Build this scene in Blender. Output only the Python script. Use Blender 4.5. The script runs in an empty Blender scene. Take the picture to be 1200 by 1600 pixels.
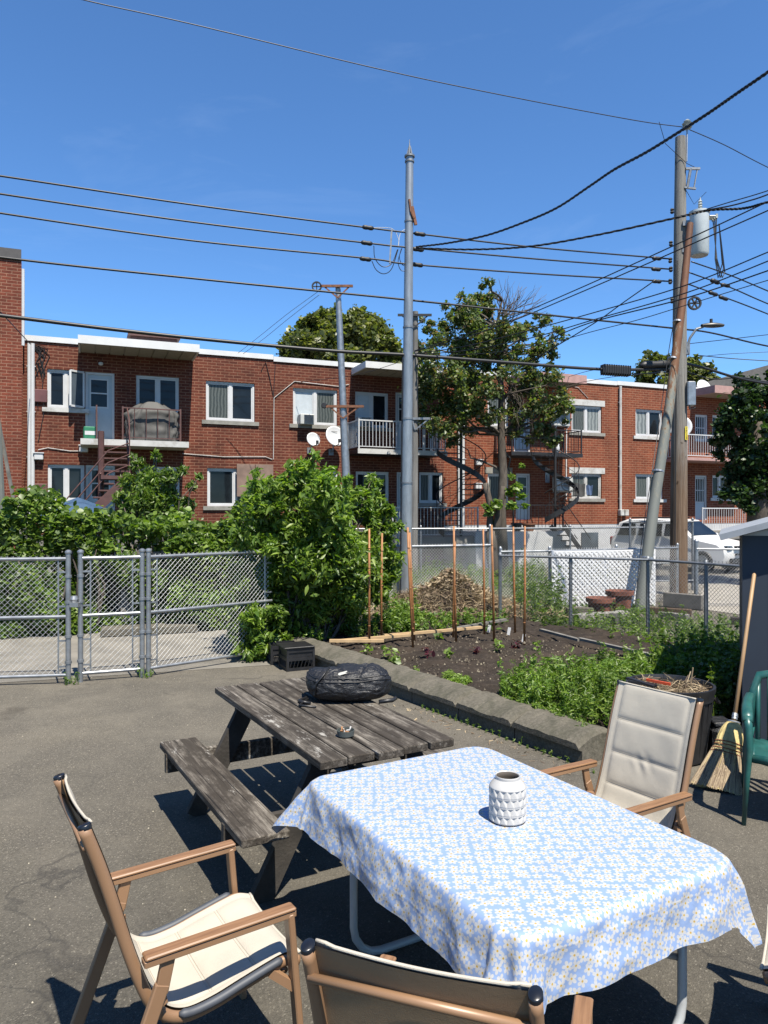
import bpy, math, random
import numpy as np
from mathutils import Vector, Matrix, Quaternion, noise
R = math.radians
rnd = random.Random(7)
rng = np.random.default_rng(11)
scn = bpy.context.scene
COL = scn.collection

# ------------------------------------------------------------------ camera, sky, sun, exposure
EYE = 2.0; F = 1155.0
cd = bpy.data.cameras.new('camera'); cam = bpy.data.objects.new('camera', cd); COL.objects.link(cam)
cd.lens = 26.0; cd.sensor_width = 36.0; cd.clip_end = 2000; cd.clip_start = 0.05
cam.location = (0, 0, EYE); cam.rotation_euler = (R(90), 0, 0)
scn.camera = cam
SUN_EL, SUN_AZ = 61.0, 153.0          # azimuth measured from +Y towards +X
w = bpy.data.worlds.new('World'); scn.world = w; w.use_nodes = True
nt = w.node_tree; bg = nt.nodes['Background']
sky = nt.nodes.new('ShaderNodeTexSky'); sky.sky_type = 'NISHITA'; sky.sun_disc = False
sky.sun_elevation = R(SUN_EL); sky.sun_rotation = R(SUN_AZ)
sky.air_density = 0.9; sky.dust_density = 0.0; sky.ozone_density = 5.0; sky.altitude = 0
tint = nt.nodes.new('ShaderNodeMix'); tint.data_type = 'RGBA'; tint.blend_type = 'MULTIPLY'; tint.inputs[0].default_value = 1
tint.inputs[7].default_value = (.74, 1.04, 1.26, 1); nt.links.new(sky.outputs[0], tint.inputs[6]); 
wtc = nt.nodes.new('ShaderNodeTexCoord'); wmp = nt.nodes.new('ShaderNodeMapping'); wmp.inputs['Scale'].default_value = (2.2, 2.2, 9); wmp.inputs['Rotation'].default_value = (0, .25, .3); nt.links.new(wtc.outputs['Generated'], wmp.inputs[0])
wn = nt.nodes.new('ShaderNodeTexNoise'); wn.inputs['Scale'].default_value = 1.7; wn.inputs['Detail'].default_value = 8; wn.inputs['Roughness'].default_value = .62; wn.inputs['Distortion'].default_value = .6; nt.links.new(wmp.outputs[0], wn.inputs['Vector'])
wr_ = nt.nodes.new('ShaderNodeMapRange'); wr_.inputs[1].default_value = .56; wr_.inputs[2].default_value = .85; wr_.inputs[4].default_value = .055; nt.links.new(wn.outputs['Fac'], wr_.inputs[0])
wm = nt.nodes.new('ShaderNodeMix'); wm.data_type = 'RGBA'; wm.inputs[7].default_value = (7.0, 8.2, 9.5, 1); nt.links.new(wr_.outputs[0], wm.inputs[0]); nt.links.new(tint.outputs[2], wm.inputs[6]); nt.links.new(wm.outputs[2], bg.inputs[0]); bg.inputs[1].default_value = 0.0685
sd = bpy.data.lights.new('sun', 'SUN'); sd.energy = 5.0; sd.angle = R(0.53); sd.color = (1, 0.93, 0.81)
sun = bpy.data.objects.new('sun', sd); COL.objects.link(sun)
sdir = Vector((math.sin(R(SUN_AZ)) * math.cos(R(SUN_EL)), math.cos(R(SUN_AZ)) * math.cos(R(SUN_EL)), math.sin(R(SUN_EL))))
sun.rotation_euler = (-sdir).to_track_quat('-Z', 'Y').to_euler(); sun.location = (8, -16, 30)
vs = scn.view_settings
vs.view_transform = 'Standard'; vs.look = 'None'; vs.exposure = 1.25; vs.gamma = 1.0

# ------------------------------------------------------------------ helpers
def P(px, py, Y):
    return Vector(((px - 600) / F * Y, Y, EYE + (800 - py) / F * Y))
def G(px, py, z=0.0):
    Y = F * (EYE - z) / (py - 800)
    return Vector(((px - 600) / F * Y, Y, z))
def alley(px, c=15.53):
    return c / (1 - .335 * (px - 600) / F)

class MB:
    def __init__(s): s.v = []; s.f = []; s.uv = None
    def add(s, vs_, fs):
        o = len(s.v); s.v += [tuple(a) for a in vs_]; s.f += [tuple(i + o for i in f) for f in fs]; return s
    def box(s, c, d, rot=None, bev=0):
        x, y, z = d[0] / 2, d[1] / 2, d[2] / 2
        if bev:
            b = bev
            pts = []
            for sz in (-1, 1):
                for lvl in ((0, 1) if sz < 0 else (1, 0)):
                    zz = sz * (z - (b if lvl else 0)); k = 0 if lvl else b
                    X, Y = x - k, y - k; c2 = b
                    pts.append([(X - c2, -Y, zz), (X, -Y + c2, zz), (X, Y - c2, zz), (X - c2, Y, zz), (-X + c2, Y, zz), (-X, Y - c2, zz), (-X, -Y + c2, zz), (-X + c2, -Y, zz)])
            v = [p for r in pts for p in r]; f = []
            for r in range(3):
                for i in range(8):
                    j = (i + 1) % 8; f.append((r * 8 + i, r * 8 + j, r * 8 + 8 + j, r * 8 + 8 + i))
            f.append(tuple(range(7, -1, -1))); f.append(tuple(range(24, 32)))
        else:
            v = [(-x, -y, -z), (x, -y, -z), (x, y, -z), (-x, y, -z), (-x, -y, z), (x, -y, z), (x, y, z), (-x, y, z)]
            f = [(0, 3, 2, 1), (4, 5, 6, 7), (0, 1, 5, 4), (1, 2, 6, 5), (2, 3, 7, 6), (3, 0, 4, 7)]
        c = Vector(c)
        if rot is None: v = [Vector(p) + c for p in v]
        else:
            m = rot if isinstance(rot, Matrix) else Matrix.Rotation(rot, 3, 'Z')
            v = [m @ Vector(p) + c for p in v]
        return s.add(v, f)
    def bx(s, x0, x1, y0, y1, z0, z1): return s.box(((x0 + x1) / 2, (y0 + y1) / 2, (z0 + z1) / 2), (x1 - x0, y1 - y0, z1 - z0))
    def bar(s, a, b, wd, ht, up=(0, 0, 1), bev=0):       # rectangular bar from a to b
        a, b = Vector(a), Vector(b); d = b - a; L = d.length; d.normalize(); u = Vector(up)
        if abs(d.dot(u)) > .99: u = Vector((1, 0, 0))
        xx = d.cross(u).normalized(); zz = xx.cross(d)
        m = Matrix((xx, d, zz)).transposed()
        return s.box((a + b) / 2, (wd, L, ht), m, bev)
    def tube(s, pts, r, n=8, cap=True, flat=1.0, up=None):
        pts = [Vector(p) for p in pts]; N = len(pts)
        rs = r if isinstance(r, (list, tuple)) else [r] * N
        v = []; f = []; prev = None
        for i in range(N):
            d = (pts[min(i + 1, N - 1)] - pts[max(i - 1, 0)])
            if d.length < 1e-9: d = Vector((0, 0, 1))
            d.normalize()
            if prev is None:
                a = Vector(up) if up else (Vector((0, 0, 1)) if abs(d.z) < .9 else Vector((1, 0, 0)))
            else: a = prev
            xx = (a - d * a.dot(d))
            if xx.length < 1e-6: xx = d.orthogonal()
            xx.normalize(); yy = d.cross(xx); prev = xx
            for k in range(n):
                t = 2 * math.pi * k / n
                v.append(pts[i] + xx * math.cos(t) * rs[i] * flat + yy * math.sin(t) * rs[i])
        for i in range(N - 1):
            for k in range(n):
                k2 = (k + 1) % n
                f.append((i * n + k, i * n + k2, (i + 1) * n + k2, (i + 1) * n + k))
        if cap: f.append(tuple(range(n - 1, -1, -1))); f.append(tuple(range((N - 1) * n, N * n)))
        return s.add(v, f)
    def lathe(s, prof, c=(0, 0, 0), n=24, ax=None, cap=True):
        v = []; f = []; c = Vector(c)
        for (r, z) in prof:
            for k in range(n):
                t = 2 * math.pi * k / n; p = Vector((r * math.cos(t), r * math.sin(t), z))
                if ax is not None: p = ax @ p
                v.append(p + c)
        for i in range(len(prof) - 1):
            for k in range(n):
                k2 = (k + 1) % n; f.append((i * n + k, i * n + k2, (i + 1) * n + k2, (i + 1) * n + k))
        if cap: f.append(tuple(range(n - 1, -1, -1))); f.append(tuple(range((len(prof) - 1) * n, len(prof) * n)))
        return s.add(v, f)
    def grid(s, fn, nu, nv, uvfn=None):
        v = [fn(i / nu, j / nv) for j in range(nv + 1) for i in range(nu + 1)]
        f = [(j * (nu + 1) + i, j * (nu + 1) + i + 1, (j + 1) * (nu + 1) + i + 1, (j + 1) * (nu + 1) + i) for j in range(nv) for i in range(nu)]
        return s.add(v, f)
    def build(s, name, m, parent=None, smooth=False, loc=None, auto=None):
        me = bpy.data.meshes.new(name); me.from_pydata(s.v, [], s.f); me.update()
        o = bpy.data.objects.new(name, me); COL.objects.link(o)
        if m is not None: me.materials.append(m)
        if smooth or auto:
            me.polygons.foreach_set('use_smooth', [True] * len(me.polygons))
            if auto: me.set_sharp_from_angle(angle=R(auto))
        if parent is not None: o.parent = parent
        if loc is not None: o.location = loc
        return o

def tag(o, label=None, cat=None, group=None, kind=None):
    if label: o['label'] = label
    if cat: o['category'] = cat
    if group: o['group'] = group
    if kind: o['kind'] = kind
    return o
def thing(name, label, cat, loc=(0, 0, 0), rz=0, group=None):
    o = bpy.data.objects.new(name, None); COL.objects.link(o); o.location = loc; o.rotation_euler = (0, 0, rz)
    o.empty_display_size = .1
    return tag(o, label, cat, group)
def copy_tree(o, parent=None):
    c = o.copy(); COL.objects.link(c)
    if parent is not None: c.parent = parent
    for ch in list(o.children): copy_tree(ch, c)
    return c
def struct(mb, name, m, smooth=False):
    o = mb.build(name, m, None, smooth); o['kind'] = 'structure'; return o
def mesh_np(name, V, Fq, m, parent=None, smooth=False):
    me = bpy.data.meshes.new(name); n = len(V); k = Fq.shape[1]
    me.vertices.add(n); me.vertices.foreach_set('co', np.asarray(V, np.float32).ravel())
    me.loops.add(Fq.size); me.loops.foreach_set('vertex_index', Fq.ravel().astype(np.int32))
    me.polygons.add(len(Fq)); me.polygons.foreach_set('loop_start', np.arange(0, Fq.size, k, dtype=np.int32))
    me.polygons.foreach_set('loop_total', np.full(len(Fq), k, np.int32))
    if smooth: me.polygons.foreach_set('use_smooth', [True] * len(Fq))
    me.update(calc_edges=True); me.validate()
    me.materials.append(m)
    o = bpy.data.objects.new(name, me); COL.objects.link(o)
    if parent is not None: o.parent = parent
    return o

# ------------------------------------------------------------------ materials
KA = .56
class NT:
    def __init__(s, name):
        s.m = bpy.data.materials.new(name); s.m.use_nodes = True; s.t = s.m.node_tree
        s.b = s.t.nodes['Principled BSDF']; s.out = s.t.nodes['Material Output']
    def n(s, t, **kw):
        x = s.t.nodes.new('ShaderNode' + t)
        for k, v in kw.items():
            if k.startswith('i_'):
                kk = k[2:]; kk = int(kk) if kk.isdigit() else kk
                x.inputs[kk].default_value = v
            else: setattr(x, k, v)
        return x
    def l(s, a, b): s.t.links.new(a, b)
    def coord(s, scale=None, kind='Object'):
        tc = s.n('TexCoord'); o = tc.outputs[kind]
        if scale is not None:
            mp = s.n('Mapping'); mp.inputs['Scale'].default_value = scale if isinstance(scale, tuple) else (scale,) * 3
            s.l(o, mp.inputs[0]); o = mp.outputs[0]
        return o
    def noise(s, co, scale, detail=4, rough=.55):
        x = s.n('TexNoise'); x.inputs['Scale'].default_value = scale; x.inputs['Detail'].default_value = detail
        x.inputs['Roughness'].default_value = rough; s.l(co, x.inputs['Vector']); return x.outputs['Fac']
    def ramp(s, fac, stops, interp='LINEAR'):
        x = s.n('ValToRGB'); cr = x.color_ramp; cr.interpolation = interp
        while len(cr.elements) < len(stops): cr.elements.new(.5)
        for e, (p, c) in zip(cr.elements, stops): e.position = p; e.color = (*c, 1) if len(c) == 3 else c
        s.l(fac, x.inputs[0]); return x.outputs[0]
    def mix(s, fac, a, b, bt='MIX'):
        x = s.n('Mix', data_type='RGBA', blend_type=bt)
        for i, v in ((0, fac), (6, a), (7, b)):
            if isinstance(v, (int, float)): x.inputs[i].default_value = v
            elif isinstance(v, tuple): x.inputs[i].default_value = (*v, 1) if len(v) == 3 else v
            else: s.l(v, x.inputs[i])
        return x.outputs[2]
    def math(s, op, a, b=None, c=None):
        x = s.n('Math', operation=op)
        for i, v in ((0, a), (1, b), (2, c)):
            if v is None: continue
            if isinstance(v, (int, float)): x.inputs[i].default_value = v
            else: s.l(v, x.inputs[i])
        return x.outputs[0]
    def bump(s, h, strength=.3, dist=.01):
        x = s.n('Bump'); x.inputs['Strength'].default_value = strength; x.inputs['Distance'].default_value = dist
        s.l(h, x.inputs['Height']); s.l(x.outputs[0], s.b.inputs['Normal'])
    def base(s, c):
        if isinstance(c, tuple): s.b.inputs['Base Color'].default_value = (*[x * KA for x in c], 1)
        else: s.l(s.mix(1, c, (KA, KA, KA), 'MULTIPLY'), s.b.inputs['Base Color'])
    def set(s, rough=.6, metal=0., spec=.5, **k):
        s.b.inputs['Roughness'].default_value = rough; s.b.inputs['Metallic'].default_value = metal
        s.b.inputs['Specular IOR Level'].default_value = spec
        return s

def simple(name, col, rough=.6, metal=0, var=.18, scale=6, bump=0, bscale=60, spec=.5, dirt=None):
    a = NT(name); co = a.coord()
    f = a.noise(co, scale, 5)
    lo = tuple(c * (1 - var) for c in col); hi = tuple(min(1, c * (1 + var)) for c in col)
    c = a.ramp(f, [(.3, lo), (.7, hi)])
    if dirt:
        d = a.ramp(a.noise(co, scale * .6 + 1, 6, .7), [(.5, (0, 0, 0)), (.68, (1, 1, 1))])
        c = a.mix(d, c, dirt)
    a.base(c); a.set(rough, metal, spec)
    if bump: a.bump(a.noise(co, bscale, 4), bump, .01)
    return a.m
M = {}
def asphalt():
    a = NT('asphalt'); co = a.coord()
    v = a.n('TexVoronoi'); v.inputs['Scale'].default_value = 160; a.l(co, v.inputs['Vector'])
    sp = a.ramp(v.outputs['Color'], [(.0, (.06, .056, .048)), (.5, (.125, .117, .1)), (.82, (.18, .168, .143)), (.96, (.48, .45, .39))])
    v2 = a.noise(co, 45, 4)
    c = a.mix(.35, sp, a.ramp(v2, [(.3, (.08, .075, .064)), (.7, (.2, .187, .16))]))
    big = a.ramp(a.noise(co, .55, 5, .62), [(.3, (.82, .82, .82)), (.55, (1.05, 1.04, 1.02)), (.75, (1.3, 1.27, 1.2))])
    c = a.mix(1, c, big, 'MULTIPLY')
    # patchy dust, then tone paler with distance and darker close by
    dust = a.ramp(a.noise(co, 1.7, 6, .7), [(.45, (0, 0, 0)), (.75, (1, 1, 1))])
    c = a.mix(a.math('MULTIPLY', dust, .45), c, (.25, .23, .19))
    sy = a.n('SeparateXYZ'); a.l(co, sy.inputs[0]); near_far = a.n('MapRange'); near_far.inputs[1].default_value = 1.5; near_far.inputs[2].default_value = 8.5; a.l(a.math('ADD', sy.outputs[1], a.math('MULTIPLY', a.noise(co, .8, 4), 2.5)), near_far.inputs[0])
    c = a.mix(1, c, a.ramp(near_far.outputs[0], [(0, (.5, .5, .485)), (1, (1.06, 1.03, .99))]), 'MULTIPLY')
    # cracks
    w1 = a.n('TexVoronoi', feature='DISTANCE_TO_EDGE'); w1.inputs['Scale'].default_value = .42
    dco = a.n('Mapping'); a.l(co, dco.inputs[0])
    nz = a.n('TexNoise'); nz.inputs['Scale'].default_value = 2.2; nz.inputs['Detail'].default_value = 6; a.l(co, nz.inputs['Vector'])
    ad = a.n('VectorMath', operation='MULTIPLY_ADD'); a.l(nz.outputs['Color'], ad.inputs[0]); ad.inputs[1].default_value = (.9, .9, 0); a.l(co, ad.inputs[2])
    a.l(ad.outputs[0], w1.inputs['Vector'])
    cr = a.ramp(w1.outputs['Distance'], [(0, (1, 1, 1)), (.007, (.0, .0, .0))])
    c = a.mix(a.math('MULTIPLY', a.math('MULTIPLY', cr, .6), a.ramp(a.noise(co, .9, 2), [(.45, (0, 0, 0)), (.6, (1, 1, 1))])), c, (.035, .033, .03))
    st = a.ramp(a.noise(co, 1.15, 3, .5), [(.66, (1, 1, 1)), (.72, (.72, .71, .7))]); c = a.mix(1, c, st, 'MULTIPLY')
    st2 = a.ramp(a.noise(co, 6.5, 2, .5), [(.74, (1, 1, 1)), (.78, (.6, .6, .6))]); c = a.mix(1, c, st2, 'MULTIPLY')
    a.base(c); a.set(.85, 0, .3)
    hb = a.math('ADD', a.math('MULTIPLY', v.outputs['Distance'], 1.0), a.math('MULTIPLY', v2, .6))
    a.bump(hb, .55, .006); return a.m
M['asphalt'] = asphalt()
M['dusty'] = simple('alley_asphalt', (.24, .222, .19), .9, var=.25, scale=2.2, bump=.3, bscale=70)
M['concrete_pad'] = simple('alley_concrete', (.38, .35, .3), .9, var=.15, scale=2, bump=.2)
def soil():
    a = NT('soil'); co = a.coord(); n1 = a.noise(co, 9, 8, .75); n2 = a.noise(co, 1.3, 4)
    c = a.ramp(n1, [(.3, (.022, .017, .013)), (.55, (.05, .039, .031)), (.72, (.12, .1, .08))])
    c = a.mix(a.ramp(n2, [(.45, (0, 0, 0)), (.7, (.6, .6, .6))]), c, (.085, .062, .044))
    v = a.n('TexVoronoi'); v.inputs['Scale'].default_value = 26; a.l(co, v.inputs['Vector'])
    ch = a.ramp(v.outputs['Distance'], [(0, (1, 1, 1)), (.16, (0, 0, 0))])
    pick = a.ramp(v.outputs['Color'], [(.78, (0, 0, 0)), (.8, (1, 1, 1))])
    c = a.mix(a.math('MULTIPLY', ch, pick), c, (.5, .42, .32))
    a.base(c); a.set(.95, 0, .2); a.bump(n1, .9, .05); return a.m
M['soil'] = soil()
M['dirtgrass'] = simple('rough_lawn', (.075, .09, .035), .95, var=.5, scale=5, bump=.6, bscale=40, dirt=(.15, .12, .08))
def brick(name, c1, c2, mortar, stain=.4):
    a = NT(name); tc = a.n('TexCoord'); sp = a.n('SeparateXYZ'); a.l(tc.outputs['Object'], sp.inputs[0])
    xy = a.math('ADD', sp.outputs[0], sp.outputs[1])
    cb = a.n('CombineXYZ'); a.l(xy, cb.inputs[0]); a.l(sp.outputs[2], cb.inputs[1])
    # slight waviness so that courses are not laser straight
    nz = a.n('TexNoise'); nz.inputs['Scale'].default_value = 1.2; a.l(cb.outputs[0], nz.inputs['Vector'])
    ad = a.n('VectorMath', operation='MULTIPLY_ADD'); a.l(nz.outputs['Color'], ad.inputs[0]); ad.inputs[1].default_value = (.02, .02, 0); a.l(cb.outputs[0], ad.inputs[2])
    b = a.n('TexBrick'); a.l(ad.outputs[0], b.inputs['Vector'])
    b.inputs['Scale'].default_value = 1; b.inputs['Brick Width'].default_value = .285; b.inputs['Row Height'].default_value = .096
    b.inputs['Mortar Size'].default_value = .012; b.inputs['Mortar Smooth'].default_value = .3; b.inputs['Bias'].default_value = 0
    b.inputs['Color1'].default_value = (*c1, 1); b.inputs['Color2'].default_value = (*c2, 1); b.inputs['Mortar'].default_value = (*mortar, 1)
    big = a.ramp(a.noise(cb.outputs[0], .7, 5, .65), [(.3, (1 - stain, 1 - stain, 1 - stain)), (.55, (1, 1, 1)), (.8, (1.2, 1.15, 1.12))])
    c = a.mix(1, b.outputs['Color'], big, 'MULTIPLY')
    sm = a.ramp(a.noise(a.coord((14, 14, 40)), 1, 3), [(.3, (.78, .78, .78)), (.7, (1.2, 1.2, 1.2))])
    c = a.mix(1, c, sm, 'MULTIPLY')
    streak = a.ramp(a.noise(a.coord((2.2, 2.2, .18)), 1, 5, .6), [(.42, (1, 1, 1)), (.62, (.72, .7, .7))])
    c = a.mix(.6, c, streak, 'MULTIPLY')
    a.base(c); a.set(.88, 0, .25)
    a.bump(a.math('SUBTRACT', 1.0, b.outputs['Fac']), .5, .012); return a.m
M['brick_a'] = brick('red_brick', (.2, .052, .028), (.13, .031, .018), (.33, .165, .105))
M['brick_b'] = brick('orange_brick', (.31, .085, .04), (.22, .055, .026), (.4, .2, .12), .25)
M['brick_t'] = brick('tall_house_brick', (.24, .06, .033), (.16, .038, .022), (.34, .18, .12), .35)
M['white'] = simple('white_paint', (.7, .71, .72), .45, var=.06, scale=4)
M['white_dirty'] = simple('weathered_white', (.62, .62, .6), .7, var=.12, scale=3, dirt=(.4, .38, .34))
M['cap'] = simple('white_roof_cap', (.78, .79, .79), .5, var=.07, scale=2)
M['darkcap'] = simple('dark_roof_cap', (.06, .055, .055), .6)
M['soffit'] = simple('soffit_boards', (.42, .38, .31), .7, var=.1)
M['pinkfascia'] = simple('pink_fascia', (.5, .3, .27), .7, var=.12)
M['whitewash'] = simple('whitewashed_concrete', (.58, .59, .6), .85, var=.1, scale=3, bump=.3, bscale=20)
M['concrete'] = simple('sill_concrete', (.3, .29, .26), .9, var=.2, scale=6, bump=.3)
M['foundation'] = simple('grey_foundation', (.25, .24, .22), .9, var=.2, scale=2)
def curbm():
    a = NT('curb_concrete'); co = a.coord(); n1 = a.noise(co, 4, 6, .7); n2 = a.noise(co, 40, 5, .7)
    c = a.ramp(n1, [(.25, (.07, .063, .05)), (.5, (.14, .128, .1)), (.75, (.21, .19, .15))])
    c = a.mix(.5, c, a.ramp(n2, [(.3, (.07, .065, .053)), (.7, (.25, .23, .19))]))
    v = a.ramp(a.noise(co, 1.5, 6, .8), [(.52, (0, 0, 0)), (.62, (1, 1, 1))])
    c = a.mix(a.math('MULTIPLY', v, .55), c, (.07, .072, .05))
    a.base(c); a.set(.95, 0, .2); a.bump(a.math('ADD', n1, a.math('MULTIPLY', n2, .4)), .7, .02); return a.m
M['curb'] = curbm()
def glass(name, col=(.008, .011, .014), rough=.04):
    a = NT(name); co = a.coord(); c = a.ramp(a.noise(co, .9, 3), [(.35, col), (.7, tuple(min(1, x * 2.4 + .004) for x in col))])
    a.base(c); a.set(rough, 0, .22); a.bump(a.noise(co, 1.1, 2), .12, .03); return a.m
M['glass'] = glass('window_glass')
M['glass_blue'] = glass('curtained_glass', (.05, .065, .08), .08)
def curtain(name, c1, c2, k=20):
    a = NT(name); sp = a.n('SeparateXYZ'); a.l(a.coord(), sp.inputs[0])
    wv = a.math('SINE', a.math('ADD', a.math('MULTIPLY', sp.outputs[0], k * 3), a.math('MULTIPLY', a.noise(a.coord(), 3, 3), 8)))
    a.base(a.ramp(a.math('MULTIPLY_ADD', wv, .5, .5), [(0, c1), (1, c2)])); a.set(.3, 0, .3); return a.m
M['curtain'] = curtain('curtain_behind_glass', (.05, .06, .055), (.14, .155, .145))
M['curtain_light'] = curtain('lace_curtain', (.16, .18, .18), (.34, .37, .36), 12)
M['blind'] = simple('window_blind', (.6, .66, .7), .4, var=.08)
M['door_blue'] = simple('pale_door', (.5, .58, .63), .45, var=.05)
M['galv'] = simple('galvanised_steel', (.46, .48, .5), .42, .75, var=.22, scale=8, bump=.1, bscale=30)
M['galv_dull'] = simple('dull_galvanised', (.3, .32, .34), .5, .6, var=.25, scale=10)
M['mesh_wire'] = simple('chain_link_wire', (.8, .81, .8), .5, .2, var=.15)
M['mesh_dark'] = simple('old_chain_link_wire', (.17, .18, .18), .55, .4, var=.2)
def steelpole():
    a = NT('steel_pole_paint'); co = a.coord((3, 3, .6)); n = a.noise(co, 3, 6, .7)
    c = a.ramp(n, [(.3, (.3, .33, .35)), (.6, (.46, .49, .51)), (.8, (.6, .62, .62))])
    a.base(c); a.set(.38, .55, .5); return a.m
M['steelpole'] = steelpole()
def rusty():
    a = NT('rusty_steel'); n = a.noise(a.coord((5, 5, 1.1)), 2, 7, .75)
    sp = a.n('SeparateXYZ'); a.l(a.coord(), sp.inputs[0])
    h = a.math('ADD', n, a.math('MULTIPLY', a.math('SUBTRACT', sp.outputs[2], 4.6), .085))
    c = a.ramp(h, [(.40, (.19, .205, .19)), (.48, (.27, .26, .21)), (.54, (.2, .095, .045)), (.75, (.16, .068, .035)), (.9, (.1, .045, .028))])
    a.base(c); a.set(.75, .2, .4); a.bump(n, .3, .01); return a.m
M['rusty'] = rusty()
M['rust_plain'] = simple('rusty_iron', (.22, .09, .045), .85, var=.4, scale=14)
M['rail_brown'] = simple('brown_rail_paint', (.11, .045, .038), .6, var=.25)
M['black'] = simple('black_iron', (.012, .012, .014), .55, var=.3)
M['rubber'] = simple('black_cable', (.012, .012, .013), .5, var=.2)
M['blackplastic'] = simple('black_plastic', (.016, .016, .018), .45, var=.4, scale=10, bump=.15, bscale=40)
M['navy'] = simple('navy_shed_boards', (.022, .035, .058), .65, var=.18, scale=2.5)
M['greyroof'] = simple('grey_eave_trim', (.34, .37, .41), .6, var=.1)
M['green_plastic'] = simple('green_plastic', (.018, .11, .1), .38, var=.3, scale=7, dirt=(.06, .16, .14))
def woodpole(name, c1, c2, c3, sc=(9, 9, .5)):
    a = NT(name); n = a.noise(a.coord(sc), 2, 8, .75); n2 = a.noise(a.coord((1, 1, .4)), 1.2, 4)
    c = a.ramp(n, [(.25, c1), (.5, c2), (.75, c3)]); c = a.mix(a.ramp(n2, [(.4, (0, 0, 0)), (.6, (.6, .6, .6))]), c, c1)
    a.base(c); a.set(.9, 0, .2); a.bump(n, .6, .02); return a.m
M['pole_grey'] = woodpole('grey_pole_wood', (.12, .115, .11), (.25, .245, .235), (.37, .36, .34))
def blendpole():
    a = NT('utility_pole_wood'); n = a.noise(a.coord((11, 11, .45)), 2, 9, .78); sp = a.n('SeparateXYZ'); a.l(a.coord(), sp.inputs[0])
    g_ = a.ramp(n, [(.28, (.13, .12, .11)), (.5, (.27, .26, .24)), (.75, (.42, .4, .37))]); b_ = a.ramp(n, [(.28, (.09, .055, .033)), (.5, (.2, .135, .09)), (.75, (.33, .25, .18))])
    h = a.math('ADD', sp.outputs[2], a.math('MULTIPLY', a.noise(a.coord((4, 4, .8)), 2, 5, .7), 3.5))
    mr = a.n('MapRange'); mr.inputs[1].default_value = 4.2; mr.inputs[2].default_value = 6.4; a.l(h, mr.inputs[0])
    c = a.mix(mr.outputs[0], b_, g_); k = a.ramp(a.noise(a.coord((3, 3, 1.4)), 2.5, 3), [(.66, (1, 1, 1)), (.72, (.35, .33, .3))]); c = a.mix(1, c, k, 'MULTIPLY')
    a.base(c); a.set(.9, 0, .2); a.bump(n, .7, .02); return a.m
M['pole_blend'] = blendpole()
M['pole_brown'] = woodpole('brown_pole_wood', (.085, .055, .035), (.17, .12, .085), (.27, .21, .16))
def oldwood():
    a = NT('weathered_planks'); co = a.coord((1.2, 26, 26)); n = a.noise(co, 1.6, 9, .7)
    c = a.ramp(n, [(.3, (.02, .017, .014)), (.44, (.085, .073, .06)), (.56, (.2, .178, .15)), (.7, (.42, .385, .335))])
    n2 = a.noise(a.coord((1.5, 4, 4)), 1.8, 7, .75)
    c = a.mix(a.ramp(n2, [(.42, (0, 0, 0)), (.56, (.9, .9, .9))]), c, (.045, .037, .029))
    n4 = a.noise(a.coord((2.2, 9, 9)), 1.2, 7, .75)
    c = a.mix(a.ramp(n4, [(.6, (0, 0, 0)), (.66, (.8, .8, .8))]), c, (.5, .48, .44))
    n3 = a.noise(a.coord((.8, 60, 60)), 1.4, 5, .6)
    c = a.mix(a.ramp(n3, [(.62, (0, 0, 0)), (.66, (1, 1, 1))]), c, (.02, .018, .016))
    a.base(c); a.set(.9, 0, .25); a.bump(a.math('SUBTRACT', n, a.ramp(n3, [(.6, (0, 0, 0)), (.68, (1, 1, 1))])), .8, .006); return a.m
M['oldwood'] = oldwood()
M['darkwood'] = simple('dark_table_legs', (.04, .034, .028), .9, var=.5, scale=8, bump=.4)
M['frame_tan'] = simple('tan_powder_coat', (.35, .205, .115), .42, .1, var=.06, scale=5)
def woodarm():
    a = NT('wood_look_armrest'); n = a.noise(a.coord((70, 3, 70)), 1.5, 6, .6)
    a.base(a.ramp(n, [(.3, (.21, .108, .052)), (.6, (.33, .18, .09)), (.8, (.4, .23, .125))])); a.set(.45, 0, .4); return a.m
M['woodarm'] = woodarm()
def sling(name, c1, k=900, bump=.25):
    a = NT(name); co = a.coord(); w1 = a.n('TexWave'); w1.inputs['Scale'].default_value = k / 6.28; a.l(co, w1.inputs['Vector'])
    w2 = a.noise(co, 7, 4)
    c = a.ramp(w2, [(.3, tuple(x * .93 for x in c1)), (.7, c1)]); a.base(c); a.set(.75, 0, .25)
    a.bump(a.math('ADD', a.noise(co, 420, 2), a.math('MULTIPLY', a.noise(co, 14, 3), 2.2)), bump, .004); return a.m
M['cream'] = sling('cream_sling', (.62, .57, .48))
M['taupe'] = sling('taupe_mesh_lining', (.40, .27, .155))
M['cap_black'] = simple('black_end_cap', (.01, .012, .018), .3)
M['sleeve'] = simple('shaded_rim_grey', (.07, .08, .1), .6)  # dark grey standing for shade on the folded fabric rim
def leafm(name, cols, trans=.35, rough=.45):
    a = NT(name); g = a.n('NewGeometry')
    c = a.ramp(g.outputs['Random Per Island'], [(i / (len(cols) - 1), k) for i, k in enumerate(cols)])
    big = a.ramp(a.noise(a.coord(), 1.3, 3), [(.35, (.75, .75, .75)), (.65, (1.2, 1.2, 1.1))])
    c = a.mix(1, c, big, 'MULTIPLY')
    a.base(c); a.set(rough, 0, .45)
    tr = a.n('BsdfTranslucent'); tc = a.mix(1, c, (1.2, 1.35, .5), 'MULTIPLY'); a.l(tc, tr.inputs[0])
    mx = a.n('MixShader'); mx.inputs[0].default_value = trans
    a.l(a.b.outputs[0], mx.inputs[1]); a.l(tr.outputs[0], mx.inputs[2]); a.l(mx.outputs[0], a.out.inputs[0]); return a.m
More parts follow.
